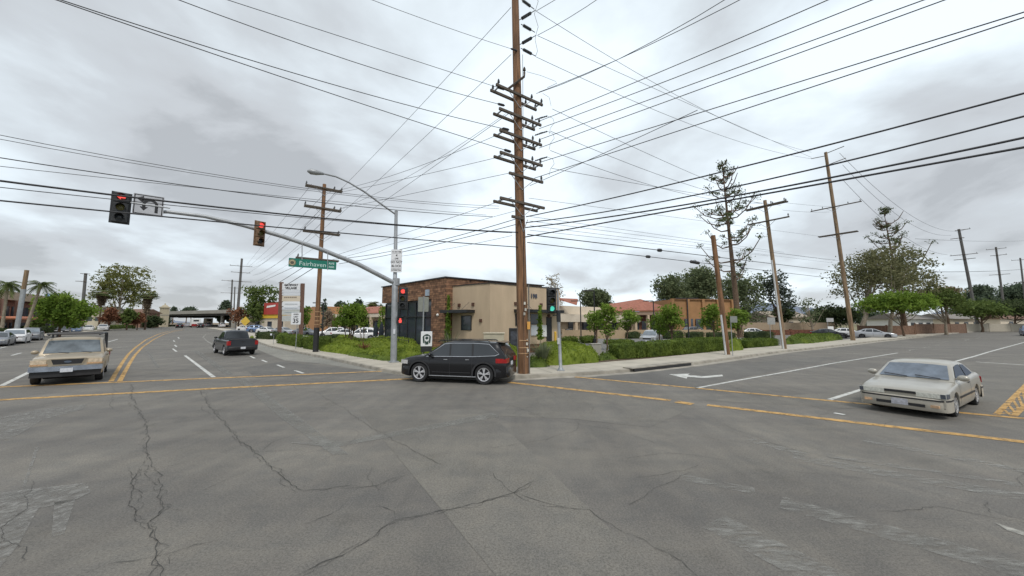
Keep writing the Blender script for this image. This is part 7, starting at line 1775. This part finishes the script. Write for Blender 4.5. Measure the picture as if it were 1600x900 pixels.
# speed limit sign, diamond sign, back-facing sign, other small signs
def post_sign(nm, lb, px, ybase, ytop, Yh=None, draw=None, cat='traffic sign', postr=.03, pm=None, grp=None):
    b_ = G(px, ybase, .15); r_ = thing(nm, lb, cat, b_, 0, grp); t_ = P(px, ytop, b_.y)-b_; mb = MB(); mb.tube([(0, 0, 0), (0, 0, t_.z)], postr, 6); mb.build('post', pm or galv, r_); draw(r_, b_); return r_
def rect_plate(r_, b_, x0, x1, y0, y1, m_, nm='sign_plate', yoff=-.05, tilt=0, nrm=(0, -1, 0)):
    a_ = P((x0+x1)/2, y0, b_.y)-b_; c2 = P((x0+x1)/2, y1, b_.y)-b_; w_ = (x1-x0)*b_.y/F; cx2 = ((x0+x1)/2-800)*b_.y/F-b_.x
    mt = frame((cx2, yoff, (a_.z+c2.z)/2), (-nrm[1], nrm[0], 0) if False else (1, 0, 0), (0, -1, 0)); mb = MB(); plate_sign(mb, mt, w_, abs(a_.z-c2.z), .012, .04); return mb.build(nm, m_, r_), mt, w_, abs(a_.z-c2.z)
def speed(r_, b_):
    s_, mt, w_, h_ = rect_plate(r_, b_, 456.5, 471.5, 488.5, 507, sign_white); T = Matrix.Translation
    mb = MB(); text_mesh(mb, 'SPEED', h_*.16, mt @ T((0, h_*.35, .004)), .004); text_mesh(mb, 'LIMIT', h_*.17, mt @ T((0, h_*.14, .004)), .004); text_mesh(mb, '35', h_*.52, mt @ T((0, -h_*.21, .004)), .014); mb.build('lettering', sign_black, s_)
post_sign('speed_limit_sign', 'white speed limit 35 sign on a thin post at the left pavement', 462, 545, 489, draw=speed)
def diamond(r_, b_):
    a_ = P(382, 502, b_.y)-b_; s = 7.5*b_.y/F; mb = MB(); mb.slab([(0, -.06, a_.z+s), (s, -.06, a_.z), (0, -.06, a_.z-s), (-s, -.06, a_.z)], (0, .02, 0)); mb.build('sign_plate', M('sign yellow', (.62, .42, .06), .5), r_)
post_sign('warning_sign', 'yellow diamond warning sign right of the distant poles', 382, 524, 496, draw=diamond)
def back(r_, b_):
    for x0, x1, y0, y1, sg in ((653.5, 661, 464, 487, -1), (661.5, 669.5, 464, 487, 1)):
        m_ = M('sign back', (.30, .31, .27), .5, .3); s_, mt, w_, h_ = rect_plate(r_, b_, x0, x1, y0, y1, m_, yoff=-.02+.03*sg)
post_sign('back_facing_sign', 'pair of grey sign backs on one post in front of the coffee shop', 660, 560, 463, draw=back, postr=.045)
post_sign('parking_sign', 'small sign back on a thin post just right of the stub pole', 1145, 556, 497, draw=lambda r_, b_: rect_plate(r_, b_, 1139, 1150, 494, 504, M('sign back', (.25, .26, .24), .5, .3)), postr=.025)
post_sign('notice_sign', 'grey rectangular notice on a post between the stub pole and the pale pipe pole', 1204.5, 531, 498, draw=lambda r_, b_: rect_plate(r_, b_, 1197, 1209, 496, 507, M('sign grey', (.34, .34, .33), .6)), postr=.03)
post_sign('small_post', 'short thin post on the left pavement near the slate pickup', 427, 538, 522, draw=lambda r_, b_: rect_plate(r_, b_, 425.5, 428.5, 521, 524, plate), postr=.02, cat='post')
post_sign('driveway_sign', 'small white sign at the right-hand driveway in front of the black saloon', 1295, 527, 500, draw=lambda r_, b_: [rect_plate(r_, b_, 1290, 1299, 510, 518, white), rect_plate(r_, b_, 1289, 1300, 497, 503, M('arrow sign', (.4, .4, .4), .6))], postr=.03)
r_ = thing('a_frame_sign', 'small white sandwich board in the bed left of the brown pole', 'sign', G(476, 541, .2)); mb = MB(); mb.slab([(-.38, 0, 0), (.38, 0, 0), (.16, .1, 1.0), (-.30, .1, 1.05)], (0, .04, 0)); mb.build('front_board', white, r_); mb = MB(); mb.slab([(-.38, .4, 0), (.38, .4, 0), (.2, .16, 1.0), (-.2, .16, 1.0)], (0, .04, 0)); mb.build('back_board', white, r_)
# car park lamps
def lot_lamp(lb, px, ytop, Y, two=False, arm=-1):
    c_ = XY(px, Y); gz = g(c_.x, Y); r_ = thing('car_park_lamp', lb, 'street lamp', (c_.x, Y, gz), 0, 'dark car park lamps'); h = P(px, ytop, Y).z-gz; mb = MB(); mb.tube([(0, 0, 0), (0, 0, .6), (0, 0, .62), (0, 0, h)], [.25, .25, .09, .07], 8); mb.build('pole', black, r_)
    mb = MB(); 
    for s_ in ((-1, 1) if two else (arm,)): mb.box((s_*.75, 0, h-.02), (1.3, .34, .12), bev=.03)
    mb.build('lamp_head', black, r_)
lot_lamp('black lamp with flat head left of the lot tree pair', 907, 470, 52) ; lot_lamp('black lamp with long arm above the lot tree pair', 928.5, 454, 44)
lot_lamp('black lamp in front of the red tiled roof', 1021, 470, 50); lot_lamp('black lamp with white banner before the orange building', 1074, 466, 46, True); lot_lamp('thin black lamp behind the brown timber pole at left', 505.5, 473, 48)
# ---- left of the left street
r7 = thing('brick_office', 'two storey brown brick building with pale roof band behind palms', 'building', (0, 0, 0)); a, b = XY(-60, 52), XY(122, 88); a.z = b.z = 0
mb = MB(); d, n_, gz = block(mb, a, b, 14, 6.2); w_ = mb.build('wall', brick, r7)
mb = MB(); block(mb, a-n_*1.0, b-n_*1.0, 15, 7.6, z0=6.2, gz=gz); mb.build('roof_band', M('pale band', (.36, .28, .2), .8, var=.1), r7)
mb = MB()
for fl in (1.5, 4.3):
    for k in range(13): p = a.lerp(b, .03+k*.077)-n_*.04; mb.box((p.x, p.y, gz+fl), (2.6, .1, 1.7), math.atan2(d.y, d.x))
mb.build('window', glassb, w_)
mb = MB()
for k in range(9): p = a.lerp(b, .02+k*.12)-n_*1.3; mb.box((p.x, p.y, gz+3.1), (.45, .45, 6.2), math.atan2(d.y, d.x))
mb.build('column', M('rose column', (.26, .15, .11), .9), r7)
mb = MB(); p = a.lerp(b, .22)-n_*2.2; mb.box((p.x, p.y, gz+3.1), (9.5, 3, .5), math.atan2(d.y, d.x), bev=.2); mb.build('awning', M('coral awning', (.55, .22, .13), .8, var=.1), r7)
c_ = XY(82, 74); r_ = thing('blue_sign', 'blue oval roadside sign above the round green tree', 'sign', (c_.x, c_.y, g(c_.x, c_.y))); zc = P(80, 464, 74).z-g(c_.x, c_.y); mb = MB(); mb.tube([(0, 0, 0), (0, 0, zc)], .15, 8); mb.build('post', galv, r_)
mb = MB(); mb.box((.4, 0, zc), (3.6, .3, 1.0), bev=.2); sp_ = mb.build('sign_panel', M('sign blue', (.03, .09, .35), .5), r_); mb = MB(); mb.lathe([(0, -.02), (.75, 0), (.75, .1)], (-1.0, -.22, zc), 16, 'Y'); mb.box((.9, -.17, zc), (1.6, .04, .2)); mb.build('emblem', M('light blue', (.25, .4, .65), .5), sp_)
house('pale low building behind the round green tree', 118, 165, 100, 5.5, 1.2, stucco_cream, grey_roof, 'low_building')
house('reddish low building behind the eucalyptus', 160, 222, 118, 5.0, 1.5, M('rose wall', (.26, .15, .11), .9), brown_roof, 'low_building')
# ---- overpass
ov = thing('overpass', 'concrete freeway overpass spanning the left street', 'overpass', (0, 0, 0)); Yo = 150
conc2 = M('overpass concrete', (.30, .285, .25), .9, var=.12, scale=.2)
a, b = XY(262, 158), XY(362, 138); d = (b-a).normalized(); n_ = Vector((-d.y, d.x, 0)); gz = .95
def oz(py, Y=150, px=310): return P(px, py, Y).z
a0 = a-d*60; b0 = b+d*60
mb = MB(); wallbox(mb, a0, b0, 45, oz(491), oz(488.5)); mb.build('deck', conc2, ov)
mb = MB(); wallbox(mb, a0-n_*.3, b0-n_*.3, .35, oz(490.5), oz(485.5)); mb.build('parapet', conc2, ov)
mb = MB()
for q in (0, .5, 1, 1.5, 2, 2.5): wallbox(mb, a0+n_*(1+14*q), b0+n_*(1+14*q), .7, oz(493.5), oz(491)); 
mb.build('girder', M('girder dark', (.10, .095, .09), .9), ov)
for lb_, p in (('l', a), ('r', b)):
    mb = MB(); s_ = -1 if lb_ == 'l' else 1; q0 = p+d*s_*.5; q1 = p+d*s_*58; wallbox(mb, q0, q1, 45, 0, oz(491)); mb.build('abutment', conc2, ov)
mb = MB()
for k in range(5): p = a.lerp(b, .80)+n_*(2+k*3); mb.cyl((p.x, p.y, .5), (p.x, p.y, oz(492)), .5, n=10)
mb.build('column', conc2, ov)
tw_ = thing('gate_tower', 'square cream tower at the left corner of the overpass', 'tower', (XY(258, 140).x, 140, g(XY(258, 140).x, 140))); h = P(258, 481, 140).z-g(XY(258, 140).x, 140); cr_m = M('tower cream', (.42, .37, .27), .9, var=.1)
mb = MB(); mb.box((0, 0, h/2), (2.5, 2.5, h), R(-40)); mb.build('shaft', cr_m, tw_); mb = MB(); mb.box((0, 0, h+.1), (3.0, 3.0, .5), R(-40)); mb.lathe([(1.6, h+.35), (.9, h+1.0), (.3, h+1.2), (.25, h+1.7), (0, h+1.8)], (0, 0, 0), 4); mb.build('cap', cr_m, tw_); mb = MB(); mb.box((0, 0, h*.62), (2.65, 2.65, .3), R(-40)); mb.build('band', conc2, tw_)
lowwall('retaining_wall', 'grey retaining wall left of the overpass tower', XY(222, 150), XY(252, 146), 5.2, conc2)
# distant hills
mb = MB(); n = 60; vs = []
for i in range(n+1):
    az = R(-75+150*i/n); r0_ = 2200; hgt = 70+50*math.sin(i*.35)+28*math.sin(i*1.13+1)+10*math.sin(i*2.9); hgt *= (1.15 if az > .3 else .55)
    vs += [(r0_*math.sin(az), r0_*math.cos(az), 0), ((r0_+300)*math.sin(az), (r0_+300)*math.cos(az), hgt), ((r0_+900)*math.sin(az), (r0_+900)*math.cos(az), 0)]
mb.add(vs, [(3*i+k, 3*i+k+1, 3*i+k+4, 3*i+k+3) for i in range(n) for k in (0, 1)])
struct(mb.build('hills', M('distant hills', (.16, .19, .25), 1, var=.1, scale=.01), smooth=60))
